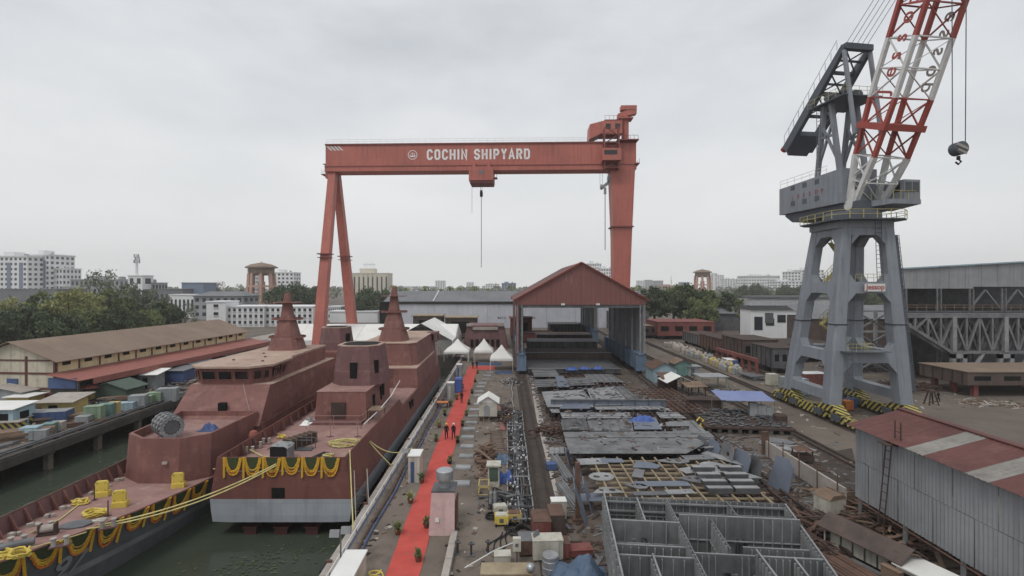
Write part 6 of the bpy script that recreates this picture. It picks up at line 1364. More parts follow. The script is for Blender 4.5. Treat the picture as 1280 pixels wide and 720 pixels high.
# red hull block behind the canopies
hb_ = thing('hull_block','red hull block with pale rim behind the white canopies','hull block',(-6.0,137,0))
m_ = MB(); m_.loft([[(-6.2,-2,0),(6.2,-2,0),(6.2,8,0),(-6.2,8,0)],[(-5.0,-1.2,6.4),(5.0,-1.2,6.4),(5.0,8,6.4),(-5.0,8,6.4)]]); part(hb_,'shell',m_,'primer_dark')
for x0,x1,z in ((-5.1,-3.4,6.9),(3.4,5.1,6.9),(-3.4,3.4,5.9)): m_ = MB(); m_.bx(x0,x1,-1.9,-1.1,z-.7,z); part(hb_,'pale_rim',m_,'concrete_pale')
for i in range(6): m_ = MB(); m_.bx(-4+i*1.4,-3.2+i*1.4,-2.1,-1.6,.6,2.6); part(hb_,'opening',m_,'void')
for x0,x1,Y,h_,mt,lab in ((-30,-21,158,7.5,'block_brown','brown hull block with open top behind the marquee, left'),(-20,-10,160,6.8,'block_brown','brown hull block left behind the red hull block'),(1,8,160,6.6,'block_red','red brown hull block right behind the red hull block')):
    t_ = thing('hull_block',lab,'hull block',((x0+x1)/2,Y,0)); w_=x1-x0; m_ = MB(); m_.bx(-w_/2,w_/2,0,8,1,h_); part(t_,'shell',m_,mt); m_ = MB(); m_.bx(-w_/2-.4,w_/2+.4,-.4,8.4,h_,h_+.25); part(t_,'deck_plate',m_,'timber_pale' if 'red' not in mt else 'block_red')
    for sx in (-1,1): m_ = MB(); m_.bx(sx*w_*.4-.4,sx*w_*.4+.4,.5,1.5,0,1); part(t_,'support',m_,'concrete_dark')
    m_ = MB(); m_.bx(-w_*.3,w_*.3,-.05,.1,2,h_-1.2); part(t_,'opening',m_,'void')
# ================================================================== steel yard in the middle
from mathutils.geometry import tessellate_polygon
def holed(outer, holes, t_):                     # plate with real openings, local XY
    m_ = MB(); loops = [outer]+holes; flat_ = [p for l in loops for p in l]
    tri = tessellate_polygon([[Vector((x,y,0)) for x,y in l] for l in loops]); n = len(flat_)
    m_.add([(x,y,t_) for x,y in flat_]+[(x,y,0) for x,y in flat_], [tuple(t) for t in tri]+[tuple(i+n for i in reversed(t)) for t in tri])
    k = 0
    for l in loops:
        for i in range(len(l)): a_, b_ = k+i, k+(i+1)%len(l); m_.add([m_.v[a_],m_.v[b_],m_.v[b_+n],m_.v[a_+n]],[(0,1,2,3)])
        k += len(l)
    return m_
def circ(x,y,r,n=10,s=1.0): return [(x+r*math.cos(2*math.pi*i/n), y+r*s*math.sin(2*math.pi*i/n)) for i in range(n)]
def panel(label, px, z, mt, ns=6, along='y', t_=.05, sup=True, mt2=None, holes=(), name='flat_unit'):
    P = [G(x,y,z) for x,y in px]; c0 = sum(P,Vector())/len(P); t0 = thing(name,label,'steel unit',(c0.x,c0.y,0))
    L = [((p.x-c0.x),(p.y-c0.y)) for p in P]; hs = []
    xs = [l[0] for l in L]; ys = [l[1] for l in L]
    for u,v,r,s_ in holes: hs.append(circ(u*(max(xs)-min(xs))/2, v*(max(ys)-min(ys))/2, r, 10, s_))
    o = part(t0,'plate',holed(L,hs,t_),mt); o.location.z = z
    w_, d_ = (max(xs)-min(xs)), (max(ys)-min(ys))
    for i in range(ns):
        f = (i+.5)/ns
        a_ = Vector(L[0]).lerp(Vector(L[1]),f) if along=='y' else Vector(L[0]).lerp(Vector(L[3]),f); b_ = Vector(L[3]).lerp(Vector(L[2]),f) if along=='y' else Vector(L[1]).lerp(Vector(L[2]),f)
        m_ = MB(); m_.bar((a_.x,a_.y,z+t_+.05),(b_.x,b_.y,z+t_+.05),.06,.1); part(t0,'stiffener',m_,mt2 or mt)
    if sup:
        for l in L: m_ = MB(); q = Vector(l)*.85; m_.bx(q.x-.12,q.x+.12,q.y-.12,q.y+.12,0,z); part(t0,'support',m_,'rust_dark')
    return t0
def lattice(name, label, x0,x1,y0,y1,z,nx,ny,mt,w_=.11,h_=.14):
    t0 = thing(name,label,'lattice',((x0+x1)/2,(y0+y1)/2,0)); cx_,cy_ = (x0+x1)/2,(y0+y1)/2
    a_ = MB(); a_.bx(-w_/2,w_/2,-(y1-y0)/2,(y1-y0)/2,z-h_,z); am = a_.mesh('long_bar',mt); b_ = MB(); b_.bx(-(x1-x0)/2,(x1-x0)/2,-w_/2,w_/2,z-h_*2-.003,z-h_-.003); bm = b_.mesh('cross_bar',mt)
    s_ = MB(); s_.bx(-.06,.06,-.06,.06,0,z-h_*2); sm = s_.mesh('stub',mt)
    for i in range(nx): inst(t0,'long_bar',am,(x0+(x1-x0)*(i+.5)/nx-cx_,random.uniform(-.1,.1),0))
    for j in range(ny): inst(t0,'cross_bar',bm,(random.uniform(-.1,.1),y0+(y1-y0)*(j+.5)/ny-cy_,0))
    for i in range(0,nx,3):
        for j in range(0,ny,3): inst(t0,'stub',sm,(x0+(x1-x0)*(i+.5)/nx-cx_,y0+(y1-y0)*(j+.5)/ny-cy_,0))
    return t0
# ---- near block: open cells of stiffened plates
BK = thing('hull_block','near grey open celled hull block of stiffened plates','hull block',(11.6,29,0),-.1)
XR = lambda y: 17.8-(33-y)*.14
m_ = MB(); m_.prism([(6.0,19.5),(XR(19.5),19.5),(17.9,33.2),(6.0,33.2)],.42,.5); part(BK,'bottom_plate',m_,'steel_grey',True)
for i in range(9): m_ = MB(); x=6.7+i*1.1; m_.bx(x-.04,x+.04,19.6,33.0,.5,.68); part(BK,'floor_bar',m_,'steel_pale',True)
for j in range(11): m_ = MB(); y=20.3+j*1.2; m_.bx(6.1,XR(y),y-.04,y+.04,.684,.8); part(BK,'floor_bar',m_,'steel_pale',True)
def cell_wall(x0,y0,x1,y1,z0,z1,step=.62,side=-1,cut=None):
    z1 += random.uniform(-.28,.22); fl_ = random.random() < .6; step *= .85
    a_, b_ = Vector((x0,y0,0)), Vector((x1,y1,0)); d = (b_-a_).normalized(); n_ = Vector((d.y,-d.x,0))*side; L = (b_-a_).length
    outer = [(0,z0),(L,z0),(L,z1),(0,z1)]; hs = []
    if cut: hs = [[(cut[0],cut[1]),(cut[2],cut[1]),(cut[2],cut[3]),(cut[0],cut[3])]]
    m_ = holed(outer,hs,.06); m_.v = [tuple(a_+d*x+n_*z+Vector((0,0,y))) for x,y,z in m_.v]
    o = part(BK,'bulkhead',m_,'block_grey',True)
    k_ = int(L/step)
    for i in range(1,k_):
        p = a_+d*(L*i/k_)
        if cut and cut[0]-.1 < L*i/k_ < cut[2]+.1: continue
        m_ = MB(); q = p+n_*.12; dd = n_*.09
        m_.loft([[p+n_*.04-d*.02,p+n_*.16-d*.02,p+n_*.16+d*.02,p+n_*.04+d*.02] if False else [p+n_*.04-d*.025+Vector((0,0,z0+.05)),p+n_*.17-d*.025+Vector((0,0,z0+.05)),p+n_*.17+d*.025+Vector((0,0,z0+.05)),p+n_*.04+d*.025+Vector((0,0,z0+.05))],
                 [p+n_*.04-d*.025+Vector((0,0,z1-.05)),p+n_*.17-d*.025+Vector((0,0,z1-.05)),p+n_*.17+d*.025+Vector((0,0,z1-.05)),p+n_*.04+d*.025+Vector((0,0,z1-.05))]])
        part(o,'stiffener',m_,'steel_pale',True)
    if fl_: m_ = MB(); m_.bar(a_+Vector((0,0,z1+.03)),b_+Vector((0,0,z1+.03)),.09,.04); part(o,'top_flange',m_,'steel_pale',True)
    m_ = MB(); zm = (z0+z1)/2+.15; m_.bar(a_+n_*.1+Vector((0,0,zm)),b_+n_*.1+Vector((0,0,zm)),.1,.05); part(o,'stringer',m_,'steel_pale',True)
    return o
cell_wall(6.1,33.1,17.8,33.1,.5,3.3,.5,1)
for z in (1.1,1.7,2.3,2.9): m_ = MB(); m_.bx(6.2,17.7,32.82,32.9,z,z+.1); part(BK,'horizontal_bar',m_,'steel_pale',True)
cell_wall(6.1,20,6.1,33.05,.5,3.3,.8,-1); cell_wall(XR(20),20,17.8,33.05,.5,3.4,.45,-1,)
cell_wall(6.2,29.3,10.2,29.3,.5,3.2,.9,1,(1.2,.9,2.2,2.4)); cell_wall(10.3,29.9,XR(29.9)-.1,29.9,.5,3.5,.6,1,(3.2,1.0,4.0,2.3))
cell_wall(10.25,20,10.25,33.05,.5,3.4,.5,-1); cell_wall(10.3,26.4,XR(26.4)-.1,26.4,.5,3.4,.4,1,(1.4,.8,2.2,2.2)); cell_wall(6.2,26.0,10.2,26.0,.5,3.1,.6,1)
cell_wall(13.4,20,13.4,26.3,.5,3.4,.45,-1); cell_wall(15.0,20,15.3,26.3,.5,3.4,.45,-1); cell_wall(8.0,20,8.0,25.9,.5,3.2,.5,-1); cell_wall(14.1,30,14.1,33.05,.5,3.2,.6,-1); cell_wall(12.2,26.5,12.2,29.8,.5,3.3,.45,-1); cell_wall(8.3,29.4,8.3,33.05,.5,3.1,.5,-1); cell_wall(10.3,31.5,14.0,31.5,.5,2.6,.45,1); cell_wall(14.2,31.2,XR(31.2)-.1,31.2,.5,2.8,.5,1); cell_wall(6.2,27.6,10.2,27.6,.5,2.7,.5,1); cell_wall(13.4,28.2,XR(28.2)-.1,28.2,.5,2.8,.5,1)
cell_wall(10.3,23.2,XR(23.2)-.1,23.2,.5,3.2,.4,1); cell_wall(6.2,22.6,10.2,22.6,.5,3.2,.55,1)
# ---- yellow timber lattice and the plates on it
lattice('assembly_lattice','pale yellow lattice of bars under the cut plates',7.4,20.4,34.6,46.8,1.25,11,12,'timber_pale')
lattice('assembly_lattice','rusty bar lattice right of the pale grey panels',20.5,26.5,64,79,1.1,7,10,'rust')
lattice('assembly_lattice','dark rusty lattice at the right edge of the near block',18.2,23.0,31,41,.7,5,9,'rust_dark',.2,.2)
lattice('assembly_lattice','rusty lattice in front of the shelter floor',7,20,82,93,1.0,12,8,'rust_dark',.16,.16)
lattice('assembly_lattice','dark lattice under the grey panels beyond the long striped panel',7.4,21,49.5,64.5,1.15,13,13,'rust_dark',.12,.16)
def cutplate(label, px, py, z, rz, w_, d_, mt, kind):
    if kind == 'round': o_ = circ(0,0,w_/2,16,d_/w_); hs = [circ(-w_*.2,0,w_*.13),circ(w_*.2,.05,w_*.1)]
    elif kind == 'wing': o_ = [(-w_/2,d_*.3),(-w_*.2,d_/2),(w_*.25,d_/2),(w_/2,d_*.1),(w_*.4,-d_*.3),(w_*.1,-d_/2),(-w_*.2,-d_*.2)]; hs = [circ(-w_*.12,d_*.2,w_*.08),circ(w_*.15,d_*.1,w_*.1)]
    elif kind == 'half': o_ = [(-w_/2+w_*i/10, d_*(math.sin(math.pi*i/10)-.5)) for i in range(11)]; hs = [circ(-w_*.18,d_*.0,w_*.08),circ(w_*.16,d_*.0,w_*.1)]
    elif kind == 'fan': o_ = [(-w_/2,-d_/2),(w_*.3,-d_/2),(w_/2,-d_*.1),(w_*.2,d_*.3),(-w_*.3,d_/2)]; hs = []
    else: o_ = [(-w_/2,-d_/2),(w_/2,-d_/2),(w_/2,d_/2),(-w_/2,d_/2)]; hs = [circ(w_*.2,0,min(w_,d_)*.12)] if kind=='hole' else []
    m_ = holed(o_,hs,.05); solo('cut_plate',m_,mt,label,'steel plate',G(px,py,z),rz)
CP = [('grey cut plate with two holes at the upper left of the pale lattice',752,596,1.27,.1,2.2,1.8,'steel_pale','round'),('flat grey half round plate at the left of the pale lattice',759,613,1.27,.05,2.6,1.1,'steel_pale','half'),('long plain blue grey plate across the pale lattice',828,605,1.27,.02,4.4,1.0,'steel_blue','rect'),('short mauve strip plate on the pale lattice',798,592,1.27,1.2,1.9,.9,'steel_grey','rect'),
 ('pale blue fan shaped plate at the far edge of the pale lattice',808,581,1.3,-.15,2.6,1.8,'steel_blue','fan'),('winged grey plate with holes right of the fan shaped plate',842,577,1.3,.1,3.2,1.2,'steel_grey','wing'),('grey ribbed oval plate on the right of the lattice',893,584,1.35,.3,2.4,2.6,'steel_pale','round'),('light grey half round plate with holes near the leaning plates',926,594,1.3,.1,2.8,1.6,'steel_pale','half'),
 ('dark dished plate beside the small frames',868,600,1.4,.2,2.2,1.6,'steel_dark','wing'),('small grey plate with a hole low on the lattice',850,615,1.3,.1,2.2,.8,'steel_pale','hole'),('grey square plate hanging off the left lattice corner',738,622,.9,.1,1.8,1.4,'steel_blue','rect')]
CP += [('broad pale plate at the far left of the lattice',740,577,1.27,.1,2.6,1.5,'steel_pale','hole'),('dark narrow plate at the near edge of the lattice',815,617,1.27,.05,3.0,.7,'steel_dark','rect'),('grey winged plate in the middle of the lattice',795,608,1.27,-.2,2.0,1.0,'steel_grey','wing'),('small pale square plate in the middle right of the lattice',862,588,1.27,.3,1.6,1.2,'steel_pale','hole'),('pale long plate along the right edge of the lattice',905,573,1.3,-.9,4.0,1.1,'steel_pale','rect'),('grey plate in the far right corner of the lattice',872,572,1.33,.1,2.8,1.2,'steel_grey','hole'),('blue grey plate at the far edge beside the left leaning plates',765,576,1.3,.0,2.0,1.0,'steel_blue','rect')]
for lab,px,py,z,rz,w_,d_,mt,kd in CP: cutplate(lab,px,py,z,rz,w_,d_,mt,kd)
for i in range(4):
    for j in range(2):
        t0 = thing('open_box_section',ORD[i*2+j]+' small dark open box section beside the pale lattice','box section',G(880+j*34+i*7,590+i*9,1.3),0,'small open frames'); 
        for z_,d_ in ((0,.0),(0,.55)): m_ = MB(); m_.bx(-.95,.95,d_-.05,d_+.03,0,.4); part(t0,'web',m_,'steel_dark')
        m_ = MB(); m_.bx(-.95,.95,.03,.5,.38,.42); part(t0,'flange',m_,'steel_pale')
# ---- flat panels further back
panel('long pale striped panel behind the yellow lattice',((712,567),(858,567),(893,549),(706,549)),1.5,'steel_pale',14,'x')
panel('narrow pale strip panel just behind the long striped one',((706,547),(893,547),(885,540),(704,541)),1.55,'steel_pale',4,'x')
PN = [('pinkish grey scuffed panel left of the blue grey pair',((737,539),(792,539),(789,524),(734,526)),1.45,'steel_grey',5,'y'),('smooth blue grey panel in the middle of the steel yard',((793,537),(828,537),(819,522),(791,522)),1.6,'steel_blue',0,'y'),('grey panel at the right behind the striped panel',((842,541),(884,541),(867,526),(836,527)),1.45,'steel_grey',3,'y'),
 ('dark panel at the left edge behind the striped panel',((703,538),(736,538),(732,523),(701,525)),1.4,'steel_dark',4,'y'),('raised small panel stack right of the blue grey panel',((833,533),(862,533),(857,528),(832,528)),1.75,'steel_grey',0,'y'),('pale panel left of the blue tarpaulin',((703,523),(790,523),(786,516),(700,516)),1.4,'steel_pale',3,'x'),('pale panel right of the blue tarpaulin',((826,523),(858,523),(846,516),(820,516)),1.4,'steel_pale',2,'x'),
 ('broad pale panel with cut holes left of centre',((684,509),(742,509),(734,487),(677,490)),1.5,'steel_pale',0,'y'),('broad pale panel with cut holes right of centre',((744,507),(790,506),(766,484),(728,486)),1.5,'steel_pale',0,'y'),('blue grey plate overlapping the pale panels in front',((699,511),(738,511),(735,499),(711,500)),1.65,'steel_blue',0,'y'),('grey panel beyond the pale panels',((670,484),(744,481),(736,472),(668,475)),1.3,'steel_grey',4,'x'),('slate blue twisted strip beyond the pale panels',((697,484),(712,484),(704,470),(694,470)),1.5,'steel_blue',0,'y')]
PN += [('pale panel at the left beside the girder wall',((690,516),(700,516),(697,505),(682,505)),1.2,'steel_pale',2,'y'),('grey striped panel at the right end of the striped one',((862,563),(900,556),(880,546),(895,549)),1.3,'steel_grey',0,'y'),('pale scuffed panel just beyond the girder wall',((745,512),(838,512),(822,507),(742,507)),1.3,'steel_pale',5,'y'),('dusty grey panel left of the rusty lattice',((768,499),(800,499),(778,483),(758,484)),1.2,'steel_grey',3,'y'),('pale grey panel in front of the shelter left leg',((668,471),(700,471),(694,462),(664,462)),1.1,'steel_grey',3,'x'),('grey panel in front of the shelter right leg',((735,478),(780,478),(764,468),(730,468)),1.1,'steel_grey',5,'y')]
for lab,px,z,mt,ns,al in PN: panel(lab,px,z,mt,ns,al,holes=((-.3,.1,.35,.6),(.35,-.2,.4,.5),(.2,.4,.3,.5)) if 'cut holes' in lab else ())
t0 = thing('girder_wall','dark blue grey upright girder across the steel yard','girder',(13.4,66.2,0)); m_ = MB(); m_.bx(-7.6,7.8,-.1,.1,.5,2.1); part(t0,'web',m_,'steel_blue'); m_ = MB(); m_.bx(-7.6,7.8,-.25,.25,2.1,2.18); part(t0,'flange',m_,'steel_dark')
for i in range(9): m_ = MB(); m_.bx(-7.2+i*1.8,-7.1+i*1.8,-.24,-.1,.5,2.1); part(t0,'stiffener',m_,'steel_dark')
for i in range(5): m_ = MB(); m_.bx(-7+i*3.5,-6.6+i*3.5,-.2,.2,0,.5); part(t0,'support',m_,'rust_dark')
tarp('blue_tarpaulin','bright blue tarpaulin heap on the grey panels',G(808,533,1.5)+Vector((.3,2.2,0)),3.0,1.8,.8,'tarp_blue',3)
# leaning plates along the right edge
for i,(px,py,w_,h_,mt,rz) in enumerate(((856,566,2.6,1.6,'steel_blue',1.2),(872,572,2.4,2.2,'steel_dark',1.15),(886,580,2.4,2.4,'steel_blue',1.1),(902,590,2.4,2.8,'steel_grey',1.15),(921,598,2.6,2.6,'steel_blue',1.1),(938,604,2.2,2.4,'steel_dark',1.2),(972,612,2.4,2.8,'steel_blue',1.0))):
    hs = [circ(w_*.1,h_*.65,.28)] if i in (1,3) else []
    m_ = holed([(-w_/2,0),(w_/2,0),(w_/2*.95,h_*.8),(w_*.2,h_),(-w_*.4,h_*.97)],hs,.05); m_.v = [(x,-z+y*.28,y*.96) for x,y,z in m_.v]
    solo('leaning_plate',m_,mt,ORD[i]+' upright leaning steel plate from the far end beside the rail','steel plate',G(px,py),-rz-.35,'leaning plates')
for i,(px,py,h_) in enumerate(((733,655,3.4),(741,640,2.8),(727,620,2.4),(714,585,2.0))):
    m_ = holed([(-.5,0),(.5,0),(.6,h_*.7),(.1,h_),(-.4,h_*.8)],[],.05); m_.v = [(x,-z+y*.3,y*.95) for x,y,z in m_.v]
    solo('leaning_plate',m_,'steel_blue',ORD[i]+' narrow blue grey plate from the camera leaning left of the lattice','steel plate',G(px,py),1.25,'narrow leaning plates')
m_ = MB(); m_.bx(-.16,.16,-.16,.16,0,4.3); m_.bx(-.4,.4,-.4,.4,0,.2); solo('rusty_post',m_,'rust','tall rusty brown post left of the pale lattice','post',G(722,650))
# ---- goods between trench and plates
stack('beam_stack','pinkish steel lengths in a row left of the plates','beams',G(702,585),.12,6.5,.9,4,'steel_grey',.14,2)
stack('beam_stack','grey channel lengths left of the rusty post','beams',G(711,620),.2,5.2,1.0,5,'steel_grey',.14,2)
stack('beam_stack','short pinkish plates stacked beyond the grey channels','beams',G(696,566),-.1,2.0,1.6,3,'steel_pale',.1,3)
crate('bin','small dark blue bin beside the rail track','bin',G(689,587),.1,.9,.8,.6,'box_blue',ribs=0)
# scrap heaps as heaps: loose pieces
def scrap(label, px, py, w_, d_, n, mts, seed, hmax=.8, cat='scrap heap', name='scrap_heap', size=(.2,1.6)):
    rnd = random.Random(seed); t0 = thing(name,label,cat,G(px,py)); 
    for mt in mts:
        m_ = MB()
        for i in range(n):
            x, y = rnd.gauss(0,.28)*w_, rnd.gauss(0,.28)*d_; e_ = max(0,1-(x/w_*2)**2-(y/d_*2)**2); z = rnd.uniform(.03,.1+hmax*e_)
            m_.box((x,y,z),(rnd.uniform(*size),rnd.uniform(.06,.3),rnd.uniform(.03,.12)),rz=rnd.uniform(0,3.14),ry=rnd.uniform(-.35,.35),rx=rnd.uniform(-.3,.3))
        part(t0,'loose_pieces',m_,mt,kind='stuff')
    return t0
scrap('rusty scrap heap right of the rail track below the pale panels',688,540,4,4,50,('rust','rust_dark'),1)
scrap('rusty scrap heap between the trench and the white cabin',633,520,2.2,12,80,('rust_dark','rust','steel_dark'),2)
scrap('brown timber and pipe heap left of the ladder frames',609,572,1.6,9,50,('timber','rust'),3,size=(.4,2.4))
scrap('dark scrap heap beside the green hut',628,628,2.6,3.2,40,('cable_black','steel_dark'),4,.5)
scrap('grey scrap heap under the blue shelter leg',640,478,3,5,60,('steel_dark','steel_pale','rust'),5)
scrap('mixed scrap between the shelter floor and the pale panels',720,478,14,5,90,('rust','timber','steel_grey','rust_dark'),6,.9)
scrap('mixed scrap at the right of the rusty lattice',815,505,4,9,70,('rust','timber','steel_grey'),7,.6)
scrap('rusty beams heaped at the right foot of the near block',1010,668,5,7,90,('rust_dark','rust'),8,1.0,size=(.8,3.2))
scrap('rusty beams heaped under the corrugated shed',1110,660,5,10,90,('rust_dark','rust','timber'),9,.9,size=(.8,3.0))
scrap('dark scrap along the foot of the leaning plates',915,588,2,9,60,('rust','rust_dark'),10,.6)
# blocks on the shelter floor
for i,(x0,x1,y0,y1,z1,mt,lab) in enumerate(((4,22,96,108,1.2,'steel_dark','low dark plated floor panel at the shelter mouth'),(4,23,110,118,2.4,'block_brown','brown plated block inside the shelter, nearest'),(5,22,121,129,3.6,'steel_dark','dark stepped block in the middle of the shelter'),(8,23,134,142,4.0,'block_brown','brown block beyond the near shelter'),(3,14,150,158,3.0,'block_red','red brown block inside the far shelter'),(14,24,162,172,4.6,'steel_dark','dark tall block inside the far shelter'))):
    t0 = thing('hull_block',lab,'hull block',((x0+x1)/2,y0,0)); w_ = x1-x0; m_ = MB(); m_.bx(-w_/2,w_/2,.0,y1-y0,.4,z1); part(t0,'shell',m_,mt)
    for k in range(9): m_ = MB(); m_.bx(-w_/2+w_*(k+.5)/9-.06,-w_/2+w_*(k+.5)/9+.06,-.14,0,.4,z1-.05); part(t0,'frame_rib',m_,'steel_dark' if mt!='steel_dark' else 'rust_dark')
    for k in range(3): m_ = MB(); m_.bx(-w_*.4+w_*.4*k-.3,-w_*.4+w_*.4*k+.3,.2,1.0,0,.4); part(t0,'support',m_,'concrete_dark')
    m_ = MB(); m_.bx(-w_/2-.1,w_/2+.1,-.3,.5,z1,z1+.1); part(t0,'edge_plate',m_,'steel_grey')
for i,(px,py) in enumerate(((716,464),(733,463),(749,463))): tarp('blue_tarpaulin',ORD[i]+' small blue tarpaulin from the left on the shelter floor',G(px,py,1.25)+Vector((0,1.5,.02)),2.2,1.6,.6,'tarp_blue',20+i)
scrap('pale sheet offcuts on the shelter floor',700,455,12,8,50,('steel_pale','timber','steel_grey'),12,.6)
# service trench with pipes
tr_ = thing('service_trench','dark pipe filled service trench with white edge pipes','trench',(1.0,52,0))
m_ = MB(); m_.bx(-1.0,1.0,-16.5,16,.008,.03); part(tr_,'bed',m_,'dirt_dark')
for x in (-.98,.98): m_ = MB(); m_.path([(x+.03*math.sin(i),-16.5+i*2.03,.32) for i in range(17)],.06,6); part(tr_,'edge_pipe',m_,'steel_pale')
rnd = random.Random(5)
for i in range(11):
    x = -.8+i*.16; m_ = MB(); m_.path([(x+rnd.uniform(-.12,.12),-16+k*2,.1+rnd.uniform(0,.3)) for k in range(17)],rnd.uniform(.04,.09),6); part(tr_,'pipe',m_,rnd.choice(('cable_black','rust_dark','steel_dark','cable_black','steel_grey')))
for i in range(16):
    m_ = MB(); y = -15.8+i*2; m_.bar((-1.05,y,.42),(1.05,y,.42),.1,.08); part(tr_,'cross_bar',m_,'steel_dark' if i%4 else 'steel_pale')
m_ = MB()
for i in range(260): m_.box((rnd.uniform(-.9,.9),rnd.uniform(-16,16),rnd.uniform(.1,.5)),(rnd.uniform(.05,.22),rnd.uniform(.05,.3),rnd.uniform(.05,.2)),rz=rnd.uniform(0,3))
part(tr_,'fittings',m_,'steel_dark',kind='stuff'); m_ = MB()
for i in range(90): m_.box((rnd.uniform(-.9,.9),rnd.uniform(-16,16),rnd.uniform(.3,.55)),(rnd.uniform(.05,.16),rnd.uniform(.05,.2),rnd.uniform(.05,.15)),rz=rnd.uniform(0,3))
part(tr_,'valves',m_,'white_paint',kind='stuff')
m_ = MB(); m_.path([(.8+.1*math.sin(i*1.7),68+i*2.2,.3) for i in range(12)],.09,6); solo('edge_pipe',m_,'steel_pale','pale pipe run continuing beyond the trench to the shelter leg','pipe')
m_ = MB(); m_.bx(-.3,.3,-6,6,.0,.14); solo('painted_beam',m_,'awning_red','long faded red beam lying right of the white cabin','beam',G(626,522)+Vector((.1,0,0)),.04)
for i,(px,py) in enumerate(((622,556),(626,568),(620,545))):
    t0 = thing('ladder_frame',ORD[i]+' rusty ladder frame lying beside the trench','frame',G(px,py)+Vector((0,0,.02)),.05,'ladder frames'); m_ = MB(); ladder(m_,(0,-2,.1),(0,2,.1),1.3,(1,0,0)); part(t0,'frame',m_,'rust')
# ================================================================== goods around the quay centre
p = G(610,527); wc = thing('cabin_tent','small white gabled cabin right of the carpet','cabin',(p.x,p.y+1.4,0)); m_ = MB(); m_.bx(-1.15,1.15,-1.2,1.4,.6,2.4); part(wc,'wall',m_,'fridge_white')
for sg in (-1,1): m_ = MB(); m_.loft([[(sg*1.45,-1.5,2.3),(0,-1.5,3.2),(0,-1.5,3.26),(sg*1.45,-1.5,2.36)],[(sg*1.45,1.7,2.3),(0,1.7,3.2),(0,1.7,3.26),(sg*1.45,1.7,2.36)]]); part(wc,'roof_slope',m_,'white_sheet')
m_ = MB(); m_.extr([(-1.15,2.4),(1.15,2.4),(0,3.1)],'y',-1.2,1.4); part(wc,'gable',m_,'white_sheet'); m_ = MB(); m_.extr([(-.55,.7),(.2,.7),(.2,1.8),(-.2,2.15),(-.55,1.8)],'y',-1.25,-1.2); part(wc,'door',m_,'box_grey')
m_ = MB(); ladder(m_,(-.2,-2.2,0),(-.2,-1.3,.7),.7,(1,0,0)); part(wc,'steps',m_,'timber')
for sx in (-1,1): m_ = MB(); m_.bx(sx*1.0-.1,sx*1.0+.1,-1.1,-.9,0,.6); part(wc,'leg',m_,'rust_dark')
p = G(617,609); gh_ = thing('guard_hut','cream framed guard hut with dark green glazing','hut',(p.x,p.y+.5,0)); m_ = MB(); m_.bx(-.5,.5,-.5,.5,.0,.45); m_.bx(-.5,.5,-.45,.5,.45,1.8); part(gh_,'body',m_,'fridge_white'); m_ = MB(); m_.bx(-.38,.38,-.5,-.44,.5,1.65); part(gh_,'glazing',m_,'shed_green'); m_ = MB(); m_.bx(.5,.53,-.35,.4,.6,1.6); part(gh_,'side_glazing',m_,'shed_green'); m_ = MB(); m_.bx(-.62,.62,-.65,.62,1.8,1.92); part(gh_,'roof',m_,'fridge_white')
t0 = thing('yellow_trolley','pale yellow open frame trolley left of the guard hut','trolley',G(605,616))
for z in (.1,.8): m_ = MB(); m_.bx(-.45,.45,-.75,-.68,z,z+.07); m_.bx(-.45,.45,.68,.75,z,z+.07); m_.bx(-.45,-.38,-.75,.75,z,z+.068); m_.bx(.38,.45,-.75,.75,z,z+.068); part(t0,'frame',m_,'box_yellow')
for sx in (-.41,.41):
    for sy in (-.7,0,.7): m_ = MB(); m_.bx(sx-.04,sx+.04,sy-.04,sy+.04,.0,.85); part(t0,'upright',m_,'box_yellow')
tarp('blue_tarpaulin','blue tarpaulin draped beside the trench, far one',G(627,579)+Vector((.3,.6,0)),2.0,2.0,1.0,'tarp_slate',31); tarp('blue_tarpaulin','brighter blue tarpaulin beside the guard hut',G(632,604)+Vector((0,.5,0)),1.5,1.4,1.1,'tarp_blue',32)
t0 = thing('gas_trolley','grey twin cylinder trolley below the guard hut','trolley',G(616,634))
for s_ in (-.16,.16): m_ = MB(); m_.lathe([(.13,0),(.13,1.1),(.05,1.25),(.04,1.4)],(s_,0,.05),10); part(t0,'cylinder',m_,'steel_pale')
m_ = MB(); m_.bx(-.4,.4,-.2,.2,0,.06); m_.tube((-.35,.2,0),(-.35,.3,1.2),.03,5); m_.tube((.35,.2,0),(.35,.3,1.2),.03,5); part(t0,'frame',m_,'steel_dark')
for i,(px,py,mt,lab) in enumerate(((627,656,'deep_yellow','yellow welding set with a white lid beside the trench'),(643,653,'box_yellow','rusty yellow welding set right of the other'),(625,644,'fridge_white','white control box behind the yellow welding sets'))):
    t0 = thing('welding_set',lab,'welding set',G(px,py),.1*i); m_ = MB(); m_.bx(-.5,.5,-.35,.35,.18,.75); part(t0,'body',m_,mt); m_ = MB(); m_.bx(-.42,.42,-.3,.3,.75,.82); part(t0,'lid',m_,'fridge_white' if i!=1 else 'rust')
    for s_ in (-.4,.4): m_ = MB(); m_.tube((s_-.05,-.3,.14),(s_+.05,-.3,.14),.14,8); part(t0,'wheel',m_,'cable_black')
    m_ = MB(); m_.bx(-.15,.15,-.37,-.34,.3,.6); part(t0,'panel',m_,'steel_dark')
rnd = random.Random(77)
for i,(px,py,r_) in enumerate(((652,668,.9),(640,662,.6),(614,648,.5))):
    m_ = MB(); m_.path([(r_*(1-.01*k)*math.cos(k*.5)+rnd.uniform(-.06,.06),r_*.8*math.sin(k*.5)+rnd.uniform(-.06,.06),.06+.006*k) for k in range(46)],.04,5); solo('hose_coil',m_,'cable_black',ORD[i]+' black hose coil from the right beside the trench end','hose',G(px,py),0,'hose coils')
